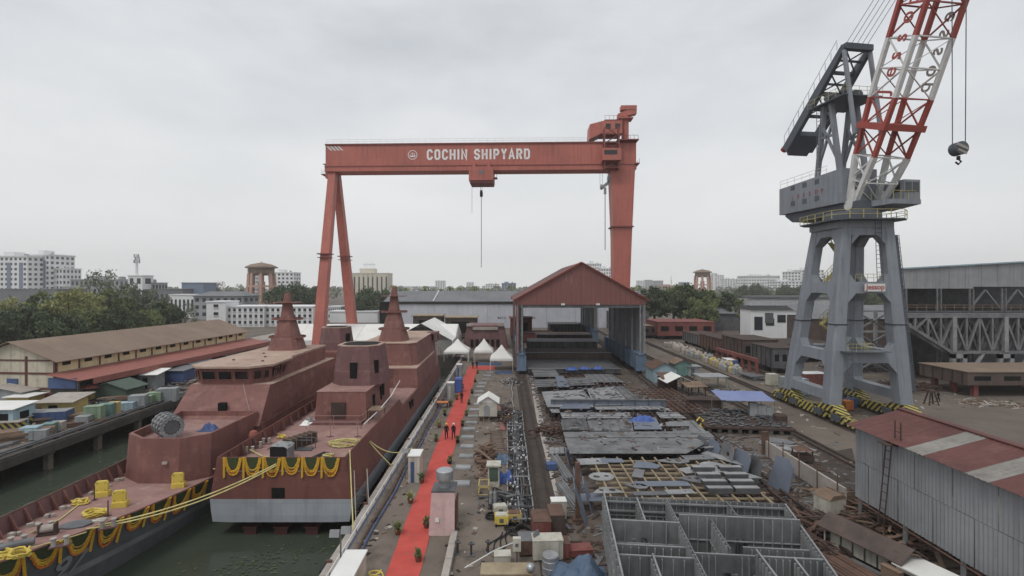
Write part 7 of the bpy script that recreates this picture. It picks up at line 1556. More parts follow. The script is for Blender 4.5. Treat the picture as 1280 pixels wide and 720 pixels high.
for i in range(4):
    m_ = MB(); a_ = G(628+i*3,666); b_ = G(606+i*7,690); m_.path([a_.lerp(b_,k/7)+Vector((.15*math.sin(k+i),0,.05)) for k in range(8)],.045,5); solo('loose_hose',m_,'cable_black',ORD[i]+' dark hose from the left trailing from the trench end','hose',(0,0,0),0,'loose hoses')
for i,(px,py) in enumerate(((572,692),(589,694),(610,691))):
    t0 = thing('pipe_stand',ORD[i]+' short pipe stand from the left in front of the vent shaft','stand',G(px,py),0,'pipe stands'); m_ = MB(); m_.tube((0,0,0),(0,0,.85),.07,8); part(t0,'pipe',m_,'rust_dark'); m_ = MB(); m_.tube((-.18,0,.75),(.22,0,.75),.09,8); part(t0,'valve',m_,'steel_dark'); m_ = MB(); m_.bx(-.2,.2,-.2,.2,0,.05); part(t0,'foot',m_,'steel_dark')
# bottom centre
t0 = thing('work_bench','long tan wooden box bench at the bottom of the photo','bench',(-.05,29.0,0)); m_ = MB(); m_.bx(-1.4,1.4,-.5,.5,.1,.85); part(t0,'box',m_,'timber'); m_ = MB(); m_.bx(-1.5,1.5,-.6,.6,.85,.93); part(t0,'top',m_,'timber_pale')
for s_ in (-1.1,1.1): m_ = MB(); m_.bx(s_-.1,s_+.1,-.4,.4,0,.1); part(t0,'skid',m_,'rust_dark')
for s_ in (-1.0,1.0): m_ = MB(); m_.tube((s_,-.505,.5),(s_,-.5,.5),.1,10); part(t0,'knob',m_,'rust_dark')
crate('white_box','cream box behind the tan bench','box',G(628,707),.05,1.0,.7,.75,'fridge_white',ribs=0)
m_ = MB(); m_.path([G(581,716)+Vector((0,0,.3)),G(618,700)+Vector((0,0,.6)),G(655,688)+Vector((0,0,.8))],.04,6); solo('striped_pole',m_,'white_paint','white pole leaning across the bottom centre','pole')
t0 = thing('junction_post','white junction box on a post near the bottom centre','junction box',G(646,706)); m_ = MB(); m_.tube((0,0,0),(0,0,1.4),.05,6); part(t0,'post',m_,'steel_grey'); m_ = MB(); m_.bx(-.25,.25,-.15,.15,.9,1.7); part(t0,'box',m_,'fridge_white'); m_ = MB(); m_.bx(-.1,.1,-.17,-.15,1.2,1.4); part(t0,'label_plate',m_,'steel_dark')
for px,py,w_,d_,h_,mt,lid,lab in ((659,690,1.1,1.2,1.0,'rust','steel_grey','rusty cabinet behind the tan bench'),(676,668,1.2,1.9,1.3,'block_red','rust','dark red open container beside the trench end'),(695,664,1.0,1.8,1.5,'block_brown','rust','brown cabinet right of the dark red container'),(684,697,1.9,1.0,1.3,'fridge_white','fridge_white','pale green machine cabinet near the bottom centre'),(703,695,.8,1.0,1.0,'block_red','rust','small red cabinet beside the pale green machine'),(698,648,1.1,.8,1.4,'fridge_white','white_sheet','white topped electrical cabinet beyond the brown cabinet')):
    crate('cabinet',lab,'cabinet',G(px,py),.05,w_,d_,h_,mt,lid=lid,ribs=3)
m_ = MB(); m_.plate([(-.4,0,0),(.5,0,0),(.35,.5,1.7),(-.2,.5,1.6)],.05); solo('leaning_plate',m_,'steel_grey','grey plate leaning on the pale green machine','steel plate',G(677,700),.9)
t0 = thing('steel_drum','silver ribbed drum beside the slate blue tarpaulin','drum',G(688,716)); m_ = MB(); m_.lathe([(.5,0),(.52,.03),(.5,.06),(.5,.4),(.52,.43),(.5,.46),(.5,.8),(.52,.83),(.5,.86),(.5,1.1),(.47,1.12)],(0,0,0),20); part(t0,'body',m_,'steel_bright'); m_ = MB(); m_.lathe([(.46,1.1),(.46,1.14),(.1,1.15)],(0,0,0),20); part(t0,'lid',m_,'steel_pale')
t0 = thing('lamp_globe','small silver globe float on the tan bench end','globe',(1.35,28.6,.93)); m_ = MB(); m_.lathe([(.02,0),(.2,.07),(.28,.25),(.2,.45),(.02,.52)],(0,0,0),14); part(t0,'globe',m_,'steel_bright',smooth=True)
tarp('slate_tarpaulin','large slate blue tarpaulin heap at the bottom centre',(4.2,29.3,0),3.6,3.0,1.7,'tarp_slate',41); tarp('yellow_sheet','small yellow sheet behind the slate blue tarpaulin',G(698,694)+Vector((.2,0,0)),1.2,1.0,.6,'box_yellow',42)
crate('long_crate','flat red crate behind the slate blue tarpaulin','crate',G(722,694),.1,1.8,.9,.5,'block_red',ribs=0)
# ================================================================== right yard
hut('hut','pale blue gabled hut beside the shelter leg','hut',G(826,475),.0,4.2,4.6,2.5,'pale_blue','rust','gable','pale_blue',rise=1.0)
hut('hut','teal hut with rusty roof behind the pale blue hut','hut',G(850,468),.0,3.2,3.6,2.4,'box_teal','timber','gable','box_teal',rise=.7)
hut('open_shelter','open shelter with white and rusty gabled roof','shelter',G(845,489),.05,3.8,3.4,1.9,'rust_dark','white_sheet','gable',rise=.9,open_=True,over=.4)
hut('open_shelter','rust roofed low shelter attached left of the white roofed one','shelter',G(834,486),.05,2.2,3.2,1.9,'rust_dark','rust','mono',rise=.5,over=.3)
hut('open_shelter','low rusty roofed bench shelter beside the rail','shelter',G(867,494),.1,2.8,2.2,1.5,'rust_dark','timber','mono',rise=.4,open_=True)
hut('open_shelter','grey flat roofed work shelter on green posts','shelter',G(888,484),.05,4.2,3.2,2.0,'box_green','box_grey','flat',open_=True)
hut('cabinet_hut','grey locker hut behind the green post shelter','hut',G(865,469),.05,2.2,2.0,1.8,'box_grey','box_grey','flat','steel_dark')
sk = thing('skip','pale blue skip full of scrap','skip',G(911,501),-.15); m_ = MB(); a_=[(-1.9,-1.0),(1.9,-1.0),(1.9,1.0),(-1.9,1.0)]; m_.loft([[(x*.85,y*.85,.1) for x,y in a_],[(x,y,1.5) for x,y in a_],[(x*.95,y*.93,1.5) for x,y in a_],[(x*.9,y*.9,1.0) for x,y in a_]],cap=True); part(sk,'body',m_,'pale_blue')
for i in range(5): m_ = MB(); x=-1.6+i*.8; m_.bx(x-.05,x+.05,-1.1,-.95,.2,1.45); part(sk,'rib',m_,'pale_blue')
m_ = MB(); rnd = random.Random(3)
for i in range(40): m_.box((rnd.uniform(-1.6,1.6),rnd.uniform(-.8,.8),rnd.uniform(1.0,1.7)),(rnd.uniform(.2,.9),.15,.15),rz=rnd.uniform(0,3),ry=rnd.uniform(-.5,.5))
part(sk,'scrap_load',m_,'rust',kind='stuff')
lk = thing('locker_row','grey lockers standing right of the blue canopy','lockers',G(952,527),-.2)
for i in range(3): m_ = MB(); m_.bx(-1.5+i*1.0,-.55+i*1.0,-.4,.4,0,2.4-.25*i); part(lk,'locker',m_,'box_grey')
pt = thing('steel_platform','low dark steel platform with cut scrap under a blue canopy','platform',G(922,530),-.12); m_ = MB(); m_.bx(-5,5,-4.5,4.5,.55,.75); part(pt,'deck',m_,'rust_dark')
for i in range(9): m_ = MB(); m_.bx(-4.8+i*1.15,-4.4+i*1.15,-4.45,-4.1,0,.55); part(pt,'leg',m_,'concrete_dark')
for i in range(7): m_ = MB(); m_.bx(-4.95,-4.6,-4+i*1.3,-3.6+i*1.3,0,.55); part(pt,'leg',m_,'concrete_dark')
p = G(922,530); m_ = MB(); rnd = random.Random(8)
for i in range(240): m_.box((rnd.uniform(-4.5,4.5),rnd.uniform(-4,4),.8+rnd.uniform(0,.18)),(rnd.uniform(.2,.9),rnd.uniform(.1,.4),.05),rz=rnd.uniform(0,3))
part(pt,'offcuts',m_,'steel_dark',kind='stuff')
cn = thing('canopy','sagging pale blue tarpaulin canopy over the steel platform','canopy',(p.x+1.8,p.y+2.6,0),-.1); m_ = MB(); m_.sheet(6.6,4.4,14,10,lambda x,y: 3.0-.35*math.cos(x/3.3*1.5)*math.cos(y/2.2*1.5)+.08*y); part(cn,'sheet',m_,'tarp_pale')
for sx in (-3.2,3.2):
    for sy in (-2.1,2.1): m_ = MB(); m_.tube((sx,sy,0),(sx,sy,3.0+.08*sy),.05,6); part(cn,'pole',m_,'steel_grey')
hut('tool_store','low grey brown store wall behind the blue canopy','store',G(880,512),-.1,4.6,1.6,1.5,'block_brown','rust_dark','flat')
crate('small_bin','small yellow green bin left of the store wall','bin',G(864,510),0,1.0,1.0,1.2,'box_green',ribs=0)
t0 = thing('compressor','small white compressor beside the dark tank','compressor',G(967,524)); m_ = MB(); m_.bx(-.8,.8,-.5,.5,.3,1.0); part(t0,'body',m_,'fridge_white'); m_ = MB(); m_.bx(-.3,.3,-.3,.3,1.0,1.6); part(t0,'engine',m_,'timber_pale'); m_ = MB(); m_.bx(-.7,.7,-.4,.4,0,.3); part(t0,'chassis',m_,'rust')
t0 = thing('tank','dark rusty round tank right of the steel platform','tank',G(975,534)); m_ = MB(); m_.lathe([(.8,0),(.8,1.5),(.6,1.65),(.1,1.7)],(0,0,0),14); part(t0,'body',m_,'rust_dark'); m_ = MB(); m_.lathe([(.84,.7),(.84,.85),(.8,.86)],(0,0,0),14); part(t0,'band',m_,'rust')
for lab,px,py,w_,d_,kd,mt in (('flat grey bow shaped plate on the ground right of the platform',985,560,5.5,2.4,'wing','steel_pale'),('second grey plate lying on the bow shaped plate',975,551,3.2,2.0,'fan','steel_grey'),('pale plate lying flat on bare ground below the platform',876,552,3.4,1.6,'fan','steel_grey')): cutplate(lab,px,py,.06 if 'second' not in lab else .16,-.35,w_,d_,mt,kd)
m_ = MB(); m_.path([(0,0,.1),(.6,.2,.9),(.2,.4,1.2),(-.3,.1,.8)],.1,6); m_.bx(-.5,.5,-.4,.4,0,.25); solo('yellow_drill',m_,'deep_yellow','small yellow machine beside the right rail track','machine',G(874,535))
# gas bottles in the crowd beside the crane road
rnd = random.Random(21); bt = MB(); bt.lathe([(.32,0),(.36,.1),(.36,1.15),(.2,1.4),(.08,1.5)],(0,0,0),8); bms = [bt.mesh('gas_bottle',m2) for m2 in ('concrete_pale','box_grey','box_yellow','steel_pale')]
for i in range(110):
    t_ = rnd.random(); Y = 97+t_*44; X = 44.6+rnd.uniform(-.9,2.6)+t_*1.0; k_ = 0 if t_>.55 else rnd.choice((0,2,2,3,1)); o = inst(None,'gas_bottle',bms[k_],(X,Y,0),(0,0,0),(1.15,1.15,rnd.uniform(.8,1.1))); tag(o,['off white gas bottle in the crowd beside the crane road','dull grey gas bottle in the crowd beside the crane road','yellow gas bottle in the crowd beside the crane road','pale steel gas bottle in the crowd beside the crane road'][k_],'gas bottle','gas bottles beside the crane road')
ct_ = thing('container','bright red container leaning beyond the shelter','container',(34.2,134,0),-.12); m_ = MB(); m_.bx(-2.2,2.2,0,13,.3,4.0); part(ct_,'body',m_,'container_red')
for i in range(9): m_ = MB(); m_.bx(-2.28,-2.2,.5+i*1.4,.9+i*1.4,.4,3.9); part(ct_,'rib',m_,'container_red')
m_ = MB(); m_.bx(-2.3,2.3,-.1,13.1,4.0,4.2); part(ct_,'roof',m_,'awning_red'); m_ = MB(); m_.bx(-2.1,2.1,-.06,0,.4,3.8); part(ct_,'door',m_,'container_red')
for x0,x1,y0,y1,z0,z1,mt,lab in ((52,58,97,106,1.2,5.0,'steel_dark','dark grey hull block nearest the grey crane'),(51.5,59,108,119,1.2,5.4,'block_brown','brown hull block second from the grey crane'),(52,59,121,134,1.0,4.2,'rust','long rusty hull block third from the grey crane'),(53,60,137,150,.8,3.4,'steel_grey','low grey hull block farthest along the crane road'),(48,66,158,172,1.2,5.6,'block_red','dark red flat hull block before the right trees'),(40,49,162,174,1.0,4.0,'block_brown','small brown hull block with tan deck left of the dark red one'),(38,52,182,190,1,7.5,'steel_dark','dark open boxed block in front of the right trees'),(62,76,112,124,1,4.0,'block_brown','brown hull block before the white office'),(71.5,90,77,86,1.9,3.9,'block_brown','flat brown deck block with tan plank top at right')):
    t0 = thing('hull_block',lab,'hull block',((x0+x1)/2,y0,0)); w_ = x1-x0; D_ = y1-y0; m_ = MB(); m_.bx(-w_/2,w_/2,0,D_,z0,z1); part(t0,'shell',m_,mt)
    nk = max(3,int(D_/1.8))
    for k in range(nk): m_ = MB(); y=(k+.5)*D_/nk; m_.bx(-w_/2-.12,-w_/2,y-.08,y+.08,z0,z1-.1); part(t0,'side_rib',m_,'rust_dark')
    for k in range(4): m_ = MB(); x=-w_/2+w_*(k+.5)/4; m_.bx(x-w_*.07,x+w_*.07,-.03,.02,z0+(z1-z0)*.35,z0+(z1-z0)*.7); part(t0,'opening',m_,'void')
    m_ = MB(); m_.bx(-w_/2-.15,w_/2+.15,-.15,D_+.15,z1,z1+.12); part(t0,'deck_plate',m_,'roof_brown' if 'tan' in lab else ('block_red' if mt=='block_red' else 'rust_dark'))
    for sx in (-.4,.4):
        for sy in (.1,.5,.9): m_ = MB(); m_.bx(w_*sx-.35,w_*sx+.35,D_*sy-.35,D_*sy+.35,0,z0); part(t0,'support',m_,'concrete_dark' if 'tan plank' not in lab else 'block_red')
for i,(x,y) in enumerate(((48.6,101),(48.4,110))):
    t0 = thing('portal_frame',['near red steel frame beside the gas bottles','far red steel frame beside the gas bottles'][i],'frame',(x,y,0),.05); m_ = MB(); m_.bx(-.3,.3,-4.2,4.2,2.4,3.1); part(t0,'beam',m_,'jib_red' if False else 'block_red')
    for k in (-3.9,-1.3,1.3,3.9): m_ = MB(); m_.bx(-.25,.25,k-.2,k+.2,0,2.4); part(t0,'leg',m_,'block_red'); 
crate('covered_box','white and blue covered box among the gas bottles','box',(47.6,106.2,0),0,2.0,3.4,1.6,'tarp_blue',lid='white_sheet',ribs=0)
stack('plate_stack','dark plates stacked beside the crane road','plates',(45.6,92.5,0),.1,4.5,2.8,3,'steel_dark',.25,3)
for i,(x,y,mt,lab) in enumerate(((46.0,86.2,'fridge_white','white cabinet, left of the row before the crane'),(46.8,83.6,'box_grey','grey cabinet, second of the row before the crane'),(47.2,81.2,'box_green','pale green cabinet, third of the row before the crane'),(46.6,78.6,'pale_blue','pale blue locker nearest the grey crane leg'))): crate('cabinet',lab,'cabinet',(x,y,0),.1,1.6,1.3,2.0 if i<3 else 2.6,mt,ribs=2)
crate('container','white topped container behind the blue locker','container',(51.5,84,0),.1,4.2,2.4,2.6,'block_red',lid='white_paint',ribs=5)
for i,(x,y,mt) in enumerate(((46.2,70.0,'box_blue'),(47.5,69.4,'orange'),(45.4,69.2,'box_yellow'),(48.8,70.6,'box_blue'))): crate('crate',['blue crate under the crane portal, left','orange crate under the crane portal','yellow crate under the crane portal','blue crate under the crane portal, right'][i],'crate',(x,y,0),.1*i,1.2,1.1,1.3,mt,ribs=2)
scrap('long rusty girders heaped between the crane and the brown deck block',1130,486,12,5,70,('rust_dark','rust','block_brown'),31,1.2,size=(1,5)); scrap('dark steel heaped under the truss bridge',1190,470,16,8,90,('rust_dark','steel_dark','rust'),32,1.4,size=(1,4)); scrap('pale litter along the side road',1240,505,9,4,60,('concrete_pale','timber'),33,.3)
scrap('girders heaped behind the crane portal',1085,462,14,6,80,('rust_dark','rust','steel_grey'),34,1.6,size=(1,5))
hut('workshop','brown workshop with a slate roof seen between the crane legs','workshop',(88,128,0),0,26,10,9,'block_brown','roof_slate','mono','void',rise=3)
t0 = thing('trestle','rusty trestle stand on the side road','trestle',G(1164,506)); 
for sx in (-1,1):
    for sy in (-1,1): m_ = MB(); m_.bar((sx*.7,sy*.5,0),(sx*.25,sy*.2,2.0),.14); part(t0,'leg',m_,'rust_dark')
m_ = MB(); m_.bx(-.35,.35,-.3,.3,2.0,2.2); part(t0,'cap',m_,'rust'); m_ = MB(); m_.bar((-.6,-.45,.6),(.6,-.45,.6),.1); part(t0,'brace',m_,'rust_dark')
dm = thing('arched_cage','dark arched reinforcement cage beside the brown deck block','cage',(95.5,82,0)); 
for i in range(9): m_ = MB(); m_.path([(-4+i*1,5*math.cos(k*math.pi/10)*.9,4.6*math.sin(k*math.pi/10)) for k in range(11)],.12,5); part(dm,'hoop',m_,'steel_dark')
for k in range(1,10,2): m_ = MB(); m_.tube((-4,4.5*math.cos(k*math.pi/10),4.6*math.sin(k*math.pi/10)),(4,4.5*math.cos(k*math.pi/10),4.6*math.sin(k*math.pi/10)),.08,5); part(dm,'tie_bar',m_,'steel_dark')
# pen and cabins in front of the corrugated shed
pn = thing('pen_wall','low concrete wall with thin posts beside the corrugated shed','wall',(26.6,44,0)); m_ = MB(); m_.bx(-.1,.1,-5,7,0,1.5); part(pn,'wall',m_,'concrete_pale')
for i in range(5): m_ = MB(); m_.tube((-.3,-4.5+i*2.6,0),(-.3,-4.5+i*2.6,2.5),.05,6); part(pn,'post',m_,'rust')
m_ = MB(); m_.bx(-.3,.3,6.9,7.3,0,2.4); part(pn,'end_post',m_,'rust')
t0 = thing('rusty_stool','rusty framed stand with a pitched top near the pen wall','stand',G(1003,578))
for sx in (-.7,.7):
    for sy in (-.5,.5): m_ = MB(); m_.bx(sx-.05,sx+.05,sy-.05,sy+.05,0,1.3); part(t0,'leg',m_,'rust')
m_ = MB(); m_.bx(-.8,.8,-.6,.6,.4,.8); part(t0,'tray',m_,'rust_dark'); m_ = MB(); m_.loft([[(-.9,-.7,1.3),(.9,-.7,1.3),(.9,.7,1.3),(-.9,.7,1.3)],[(-.2,-.2,1.6),(.2,-.2,1.6),(.2,.2,1.6),(-.2,.2,1.6)]]); part(t0,'top',m_,'rust')
t0 = thing('mooring_post','small dark red post standing alone on the dark patch','post',G(1028,609)); m_ = MB(); m_.lathe([(.3,0),(.3,.15),(.18,.2),(.18,.7),(.26,.75),(.26,.85)],(0,0,0),10); part(t0,'post',m_,'rust'); m_ = MB(); m_.bx(-.4,.4,-.4,.4,0,.05); part(t0,'foot',m_,'rust_dark')
m_ = MB(); ladder(m_,G(983,587)+Vector((0,0,.1)),G(1013,606)+Vector((0,0,.1)),.5,(.8,.6,0)); solo('lying_ladder',m_,'steel_dark','grey ladder lying beside the right rail track','ladder')
t0 = thing('cream_box','cream machine box with a tan arched lid near the shed post','box',G(1037,639),.3); m_ = MB(); m_.bx(-.8,.8,-.7,.7,.1,1.2); part(t0,'body',m_,'fridge_white'); m_ = MB(); m_.extr([(-.85,1.2),(.85,1.2),(.5,1.5),(-.5,1.5)],'y',-.75,.75); part(t0,'lid',m_,'timber'); m_ = MB(); m_.bx(-.7,.7,-.6,.6,0,.1); part(t0,'base',m_,'rust_dark')
for px,py,lab in ((1055,628,'timber crate stand behind the cream machine box'),): 
    t0 = thing('timber_crate',lab,'crate',G(px,py),.2)
    for k in range(4): m_ = MB(); m_.bx(-1.0,1.0,-.7,-.62,.1+k*.28,.3+k*.28); part(t0,'slat',m_,'timber'); m_ = MB(); m_.bx(-1.0,-.92,-.6,.7,.1+k*.28,.3+k*.28); part(t0,'slat',m_,'timber')
    m_ = MB(); m_.bx(-.9,.95,-.6,.7,.0,.5); part(t0,'inner_box',m_,'rust_dark')
cb_ = thing('battery_cabin','long cream cabin with a brown pitched roof below the shed','cabin',(22.6,30.9,0),.35); m_ = MB(); m_.bx(-.6,.7,-2.4,2.2,.4,1.3); part(cb_,'body',m_,'shed_green')
for i in range(6): m_ = MB(); m_.bx(-.66,-.6,-2.3+i*.75,-1.68+i*.75,.45,1.25); part(cb_,'cream_panel',m_,'fridge_white')
for sg in (-1,1): m_ = MB(); m_.loft([[(sg*1.15,-2.5,1.5),(0,-2.5,2.2),(0,-2.5,2.26),(sg*1.15,-2.5,1.56)],[(sg*1.15,2.7,1.5),(0,2.7,2.2),(0,2.7,2.26),(sg*1.15,2.7,1.56)]]); part(cb_,'roof_slope',m_,'block_brown')
for sy in (-2.2,2.3):
    for sx in (-.9,.9): m_ = MB(); m_.tube((sx,sy,0),(sx,sy,1.55),.05,6); part(cb_,'post',m_,'concrete_pale')
m_ = MB(); m_.bx(-1.1,-.75,-2.6,2.6,.28,.36); 
for i in range(14): m_.bx(-1.25,-.65,-2.5+i*.38,-2.42+i*.38,.2,.28)
part(cb_,'duckboard',m_,'steel_grey')
wb_ = thing('white_cabin','cream cabin with flat white roof at the bottom right','cabin',(23.7,27.7,0),.35); m_ = MB(); m_.bx(-1.0,.9,-.8,1.2,.1,1.4); part(wb_,'body',m_,'fridge_white'); m_ = MB(); m_.bx(-1.1,1.0,-.95,1.4,1.4,1.48); part(wb_,'roof',m_,'white_sheet'); m_ = MB(); m_.bx(-.7,.5,-.83,-.79,.5,1.2); part(wb_,'window',m_,'void'); m_ = MB(); m_.bx(-1.03,-.99,-.5,.8,.5,1.2); part(wb_,'window',m_,'void'); m_ = MB(); m_.bx(-.9,.8,-.7,1.1,0,.1); part(wb_,'skid',m_,'rust_dark')
crate('timber_box','tan timber box between the two cream cabins','box',(22.4,28.6,0),.35,1.0,1.0,1.2,'timber',ribs=3)
stack('pipe_stack','long brown pipe lengths at the bottom right beside the near block','pipes',(20.9,27.2,0),.25,9,2.2,7,'rust',.2,3,.8)
stack('beam_stack','rusty beams lying beside the right rail track','beams',(20.6,37,0),.1,8,1.6,4,'rust_dark',.2,2,.8)
tarp('blue_tarpaulin','small blue tarpaulin under the corrugated shed',(28.6,28.5,0),1.0,1.0,1.1,'tarp_blue',51)
for i,(px,py,w_,d_,mts,lab) in enumerate(((30,545,6,5,('timber','rust','steel_dark'),'mixed scrap heap behind the near jetty cabinets'),(85,515,6,6,('timber','rust_dark','concrete_pale'),'mixed scrap heap between the blue container and yellow hut'),(125,508,6,5,('rust','steel_grey','cable_black'),'mixed scrap heap behind the green cabinet'),(170,496,7,6,('timber','steel_dark','concrete_pale'),'mixed scrap heap before the dark green shed'),(205,490,6,6,('steel_grey','rust','cable_black'),'mixed scrap heap beside the white kiosk'),(240,478,7,8,('steel_dark','concrete_pale','rust'),'mixed scrap heap beyond the white kiosk'))):
    scrap(lab,px,py,w_,d_,55,mts,60+i,.9,size=(.3,2.2))
# loose litter over the whole yard: nobody could count it
def litter(name,label,mts,n,areas,seed,smax,z0=0.0):
    rnd = random.Random(seed); m_ = MB(); Ms = list(mts)
    for i in range(n):
        x0,x1,y0,y1 = rnd.choice(areas); x, y = rnd.uniform(x0,x1), rnd.uniform(y0,y1); m_.c = rnd.randrange(len(Ms))
        m_.box((x,y,z0+.03),(rnd.uniform(.08,smax),rnd.uniform(.05,.3),rnd.uniform(.02,.08)),rz=rnd.uniform(0,3.14))
    o = part(None,name,m_,Ms); tag(o,label,'litter',None,'stuff')
litter('yard_litter','loose rusty and grey offcuts scattered over the steel yard',('rust','rust_dark','steel_grey','rust_dark','steel_dark','steel_grey'),3400,((4.2,7.2,25,97),(7,24,20,97),(18,26,26,60),(24,33,40,100)),5,1.3)
litter('panel_litter','small offcuts and rusty pieces lying on the steel panels',('rust_dark','rust','steel_dark','steel_grey','steel_pale','steel_grey'),420,((7.2,20.5,47.5,64),(7,20,67.5,82)),15,1.1,1.62)
litter('quay_litter','small scraps scattered over the quay pavement',('concrete_pale','cable_black','rust','timber'),420,((-4.5,0,28,100),(-10,-8.4,28,100)),6,.4)
litter('road_litter','scraps scattered beside the crane road',('rust','timber','steel_grey','concrete_pale'),900,((28,40,45,150),(44,50,55,150),(52,75,70,130)),7,1.5)
litter('left_litter','scraps scattered over the left yard',('rust','timber','steel_grey','concrete_pale','steel_dark'),900,((-100,-58,45,110),(-57,-51.5,30,115)),8,1.6)
# ================================================================== garlands, ropes, deck goods, people
def garland(label, fn, drop, group, width):
    """fn(s, d): point on the surface, s in 0..1 along, d metres down"""
    c0 = fn(.5,0); t0 = thing('garland',label,'garland',c0,0,group); n_ = 14; drop *= random.uniform(.86,1.08)
    def U_(k,d): return [fn(.06+.88*i/n_ if True else 0, .0) for i in range(n_+1)]
    st_ = (('yellow_strand','marigold',1.0,.075),('orange_strand','marigold_orange',.92,.05),('yellow_strand','marigold',.82,.07),('yellow_strand','marigold',.70,.065)) if 'stern' in label else (('orange_strand','marigold_orange',1.0,.08),('yellow_strand','marigold',.87,.07),('yellow_strand','marigold',.75,.065),('yellow_strand','marigold',.63,.04))
    for nm,mt,f,r_ in st_:
        ins = .05+.28*(1-f); m_ = MB(); nb_ = 34; ph = random.uniform(-.05,.05); pts_ = [fn(ins+(1-2*ins)*i/nb_+random.uniform(-.008,.008), drop*f*(1+ph)*(1-abs(2*i/nb_-1)**3)+.03+random.uniform(-.02,.02)) for i in range(nb_+1)]
        for a_,b_ in zip(pts_,pts_[1:]): m_.tube(a_,b_,r_*random.uniform(.7,1.25),5,r_*random.uniform(.5,.9),False)
        part(t0,nm,m_,mt,True)
    m_ = MB(); P = [fn(.15+.7*i/n_, .02) for i in range(n_+1)]; Q = [fn(.15+.7*i/n_, drop*.62*(1-abs(2*i/n_-1)**3)+.03) for i in range(n_+1)]
    m_.loft([P,Q],cap=False,closed=False); part(t0,'leaf_net',m_,'leaf_net',True)
    for s_ in (.0,.05): m_ = MB(); m_.path([fn(s_,0),fn(s_,drop*.55),fn(s_,drop*(1.15-s_))],.055,6); part(t0,'tassel',m_,'marigold',True)
for i in range(6):
    x0 = S1.x-4.55+i*1.56
    garland(ORD[i]+' marigold garland from the left across the square stern', lambda s,d,x0=x0: Vector((x0+s*1.5, ys-.09, ZB+.02-d)), 1.4, 'garlands on the square stern', 1.5)
for i in range(9):
    Ya = 42.6-i*1.95
    garland(ORD[i]+' marigold garland from the gun house along the bow edge', lambda s,d,Ya=Ya: Vector(sec(Ya-s*1.75,1,d/(zs(Ya-s*1.75)-WZ+.6)))+Vector((.12,-.04,.06)), 1.45, 'garlands along the bow edge', 1.7)
m_ = MB(); m_.tube((S1.x-4.6,ys-.05,2.6),(S1.x+4.2,ys-.05,2.6),.03,5); solo('stern_wire',m_,'steel_pale','thin pale rail line across the square stern','wire')
def rope(label, a_, b_, sag, r_=.05, mt='rope_yellow', n_=16):
    a_, b_ = Vector(a_), Vector(b_); m_ = MB(); m_.path([a_.lerp(b_,i/n_)+Vector((0,0,-sag*4*(i/n_)*(1-i/n_))) for i in range(n_+1)],r_,6); solo('mooring_rope',m_,mt,label,'rope')
fa = (S1.x-.35,ys-.08,3.2); rope('upper of two yellow mooring ropes from the bow ship to the square stern',(-27.2,33.0,1.5),fa,.55); rope('lower of two yellow mooring ropes from the bow ship to the square stern',(-27.5,32.4,1.55),(S1.x-.3,ys-.1,3.1),.75)
rope('thin yellow rope from the ship side to the stern garlands',(-24.6,41.5,2.1),(S1.x-1.6,ys-.08,2.9),.1,.035)
rope('yellow rope hanging from the stern quarter to the quay',(S1.x+5.05,ys+1.4,3.8),(BX1+.3,34.8,.3),.15,.045); rope('yellow rope from the ship side down to the quay booth',(S1.x+4.8,ys+6.5,3.4),(BX1+.6,46.2,.4),.1,.04); rope('slack yellow hose from the ship side to the floodlight',(S1.x+4.8,ys+6.8,3.3),(-8.9,46.5,2.2),.9,.04)
rope('thin pale line hanging from the bridge window',(-28.4,53.3,7.0),(-26.3,51.2,3.7),.3,.02,'concrete_pale')
# yellow deck covers and coils on the bow ship
def ondeck(px,py,z=None):
    Y = 38
    for _ in range(6): Y = (H-(zs(Y) if z is None else z))*F/(py-VY)
    return Vector(((px-VX)*Y/F, Y, (zs(Y) if z is None else z)))
for i,(px,py) in enumerate(((128,620),(150,633),(223,609))):
    t0 = thing('deck_fitting',['yellow hatch cover standing open beside the far bulwark','yellow hatch cover standing open nearest the garlands','yellow hatch cover standing open beside the gun house'][i],'hatch cover',ondeck(px,py),.25); m_ = MB(); m_.bx(-.45,.5,-.3,.3,0,.38); part(t0,'coaming',m_,'deep_yellow')
    m_ = MB(); q = [(-.38,.3),(.32,.3),(.4,.42),(.4,1.05),(.28,1.2),(-.36,1.2),(-.46,1.05),(-.46,.42)]; m_.extr(q,'y',-.12,.12); part(t0,'lid',m_,'deep_yellow')
    for a_,b_ in ((-.3,1.05),(.25,1.05),(-.3,.5),(.25,.5)): m_ = MB(); m_.box((a_,-.13,b_),(.05,.03,.05)); part(t0,'bolt',m_,'cable_black')
rnd = random.Random(4)
def coil(label, loc, r_, n_, mt='deep_yellow', th=.06): 
    m_ = MB(); m_.path([(r_*(.55+.45*rnd.random())*math.cos(k*.55)+rnd.uniform(-.08,.08), r_*.7*(.5+.5*rnd.random())*math.sin(k*.55)+rnd.uniform(-.06,.06), .06+.35*k/n_*rnd.uniform(.5,1.1)) for k in range(n_)],th,5); solo('rope_coil',m_,mt,label,'rope coil',loc)
coil('large yellow rope heap in the middle of the foredeck',ondeck(118,645),.85,70); coil('yellow rope coil near the foredeck bulwark',ondeck(101,630),.6,45); coil('yellow rope heap near the bow at the left photo edge',ondeck(24,696),.7,60); coil('yellow rope at the very left photo edge',ondeck(3,698),.6,50); coil('pale yellow bag heap beside the gun house bulwark',ondeck(166,592),.4,40,'rope_yellow',.1)
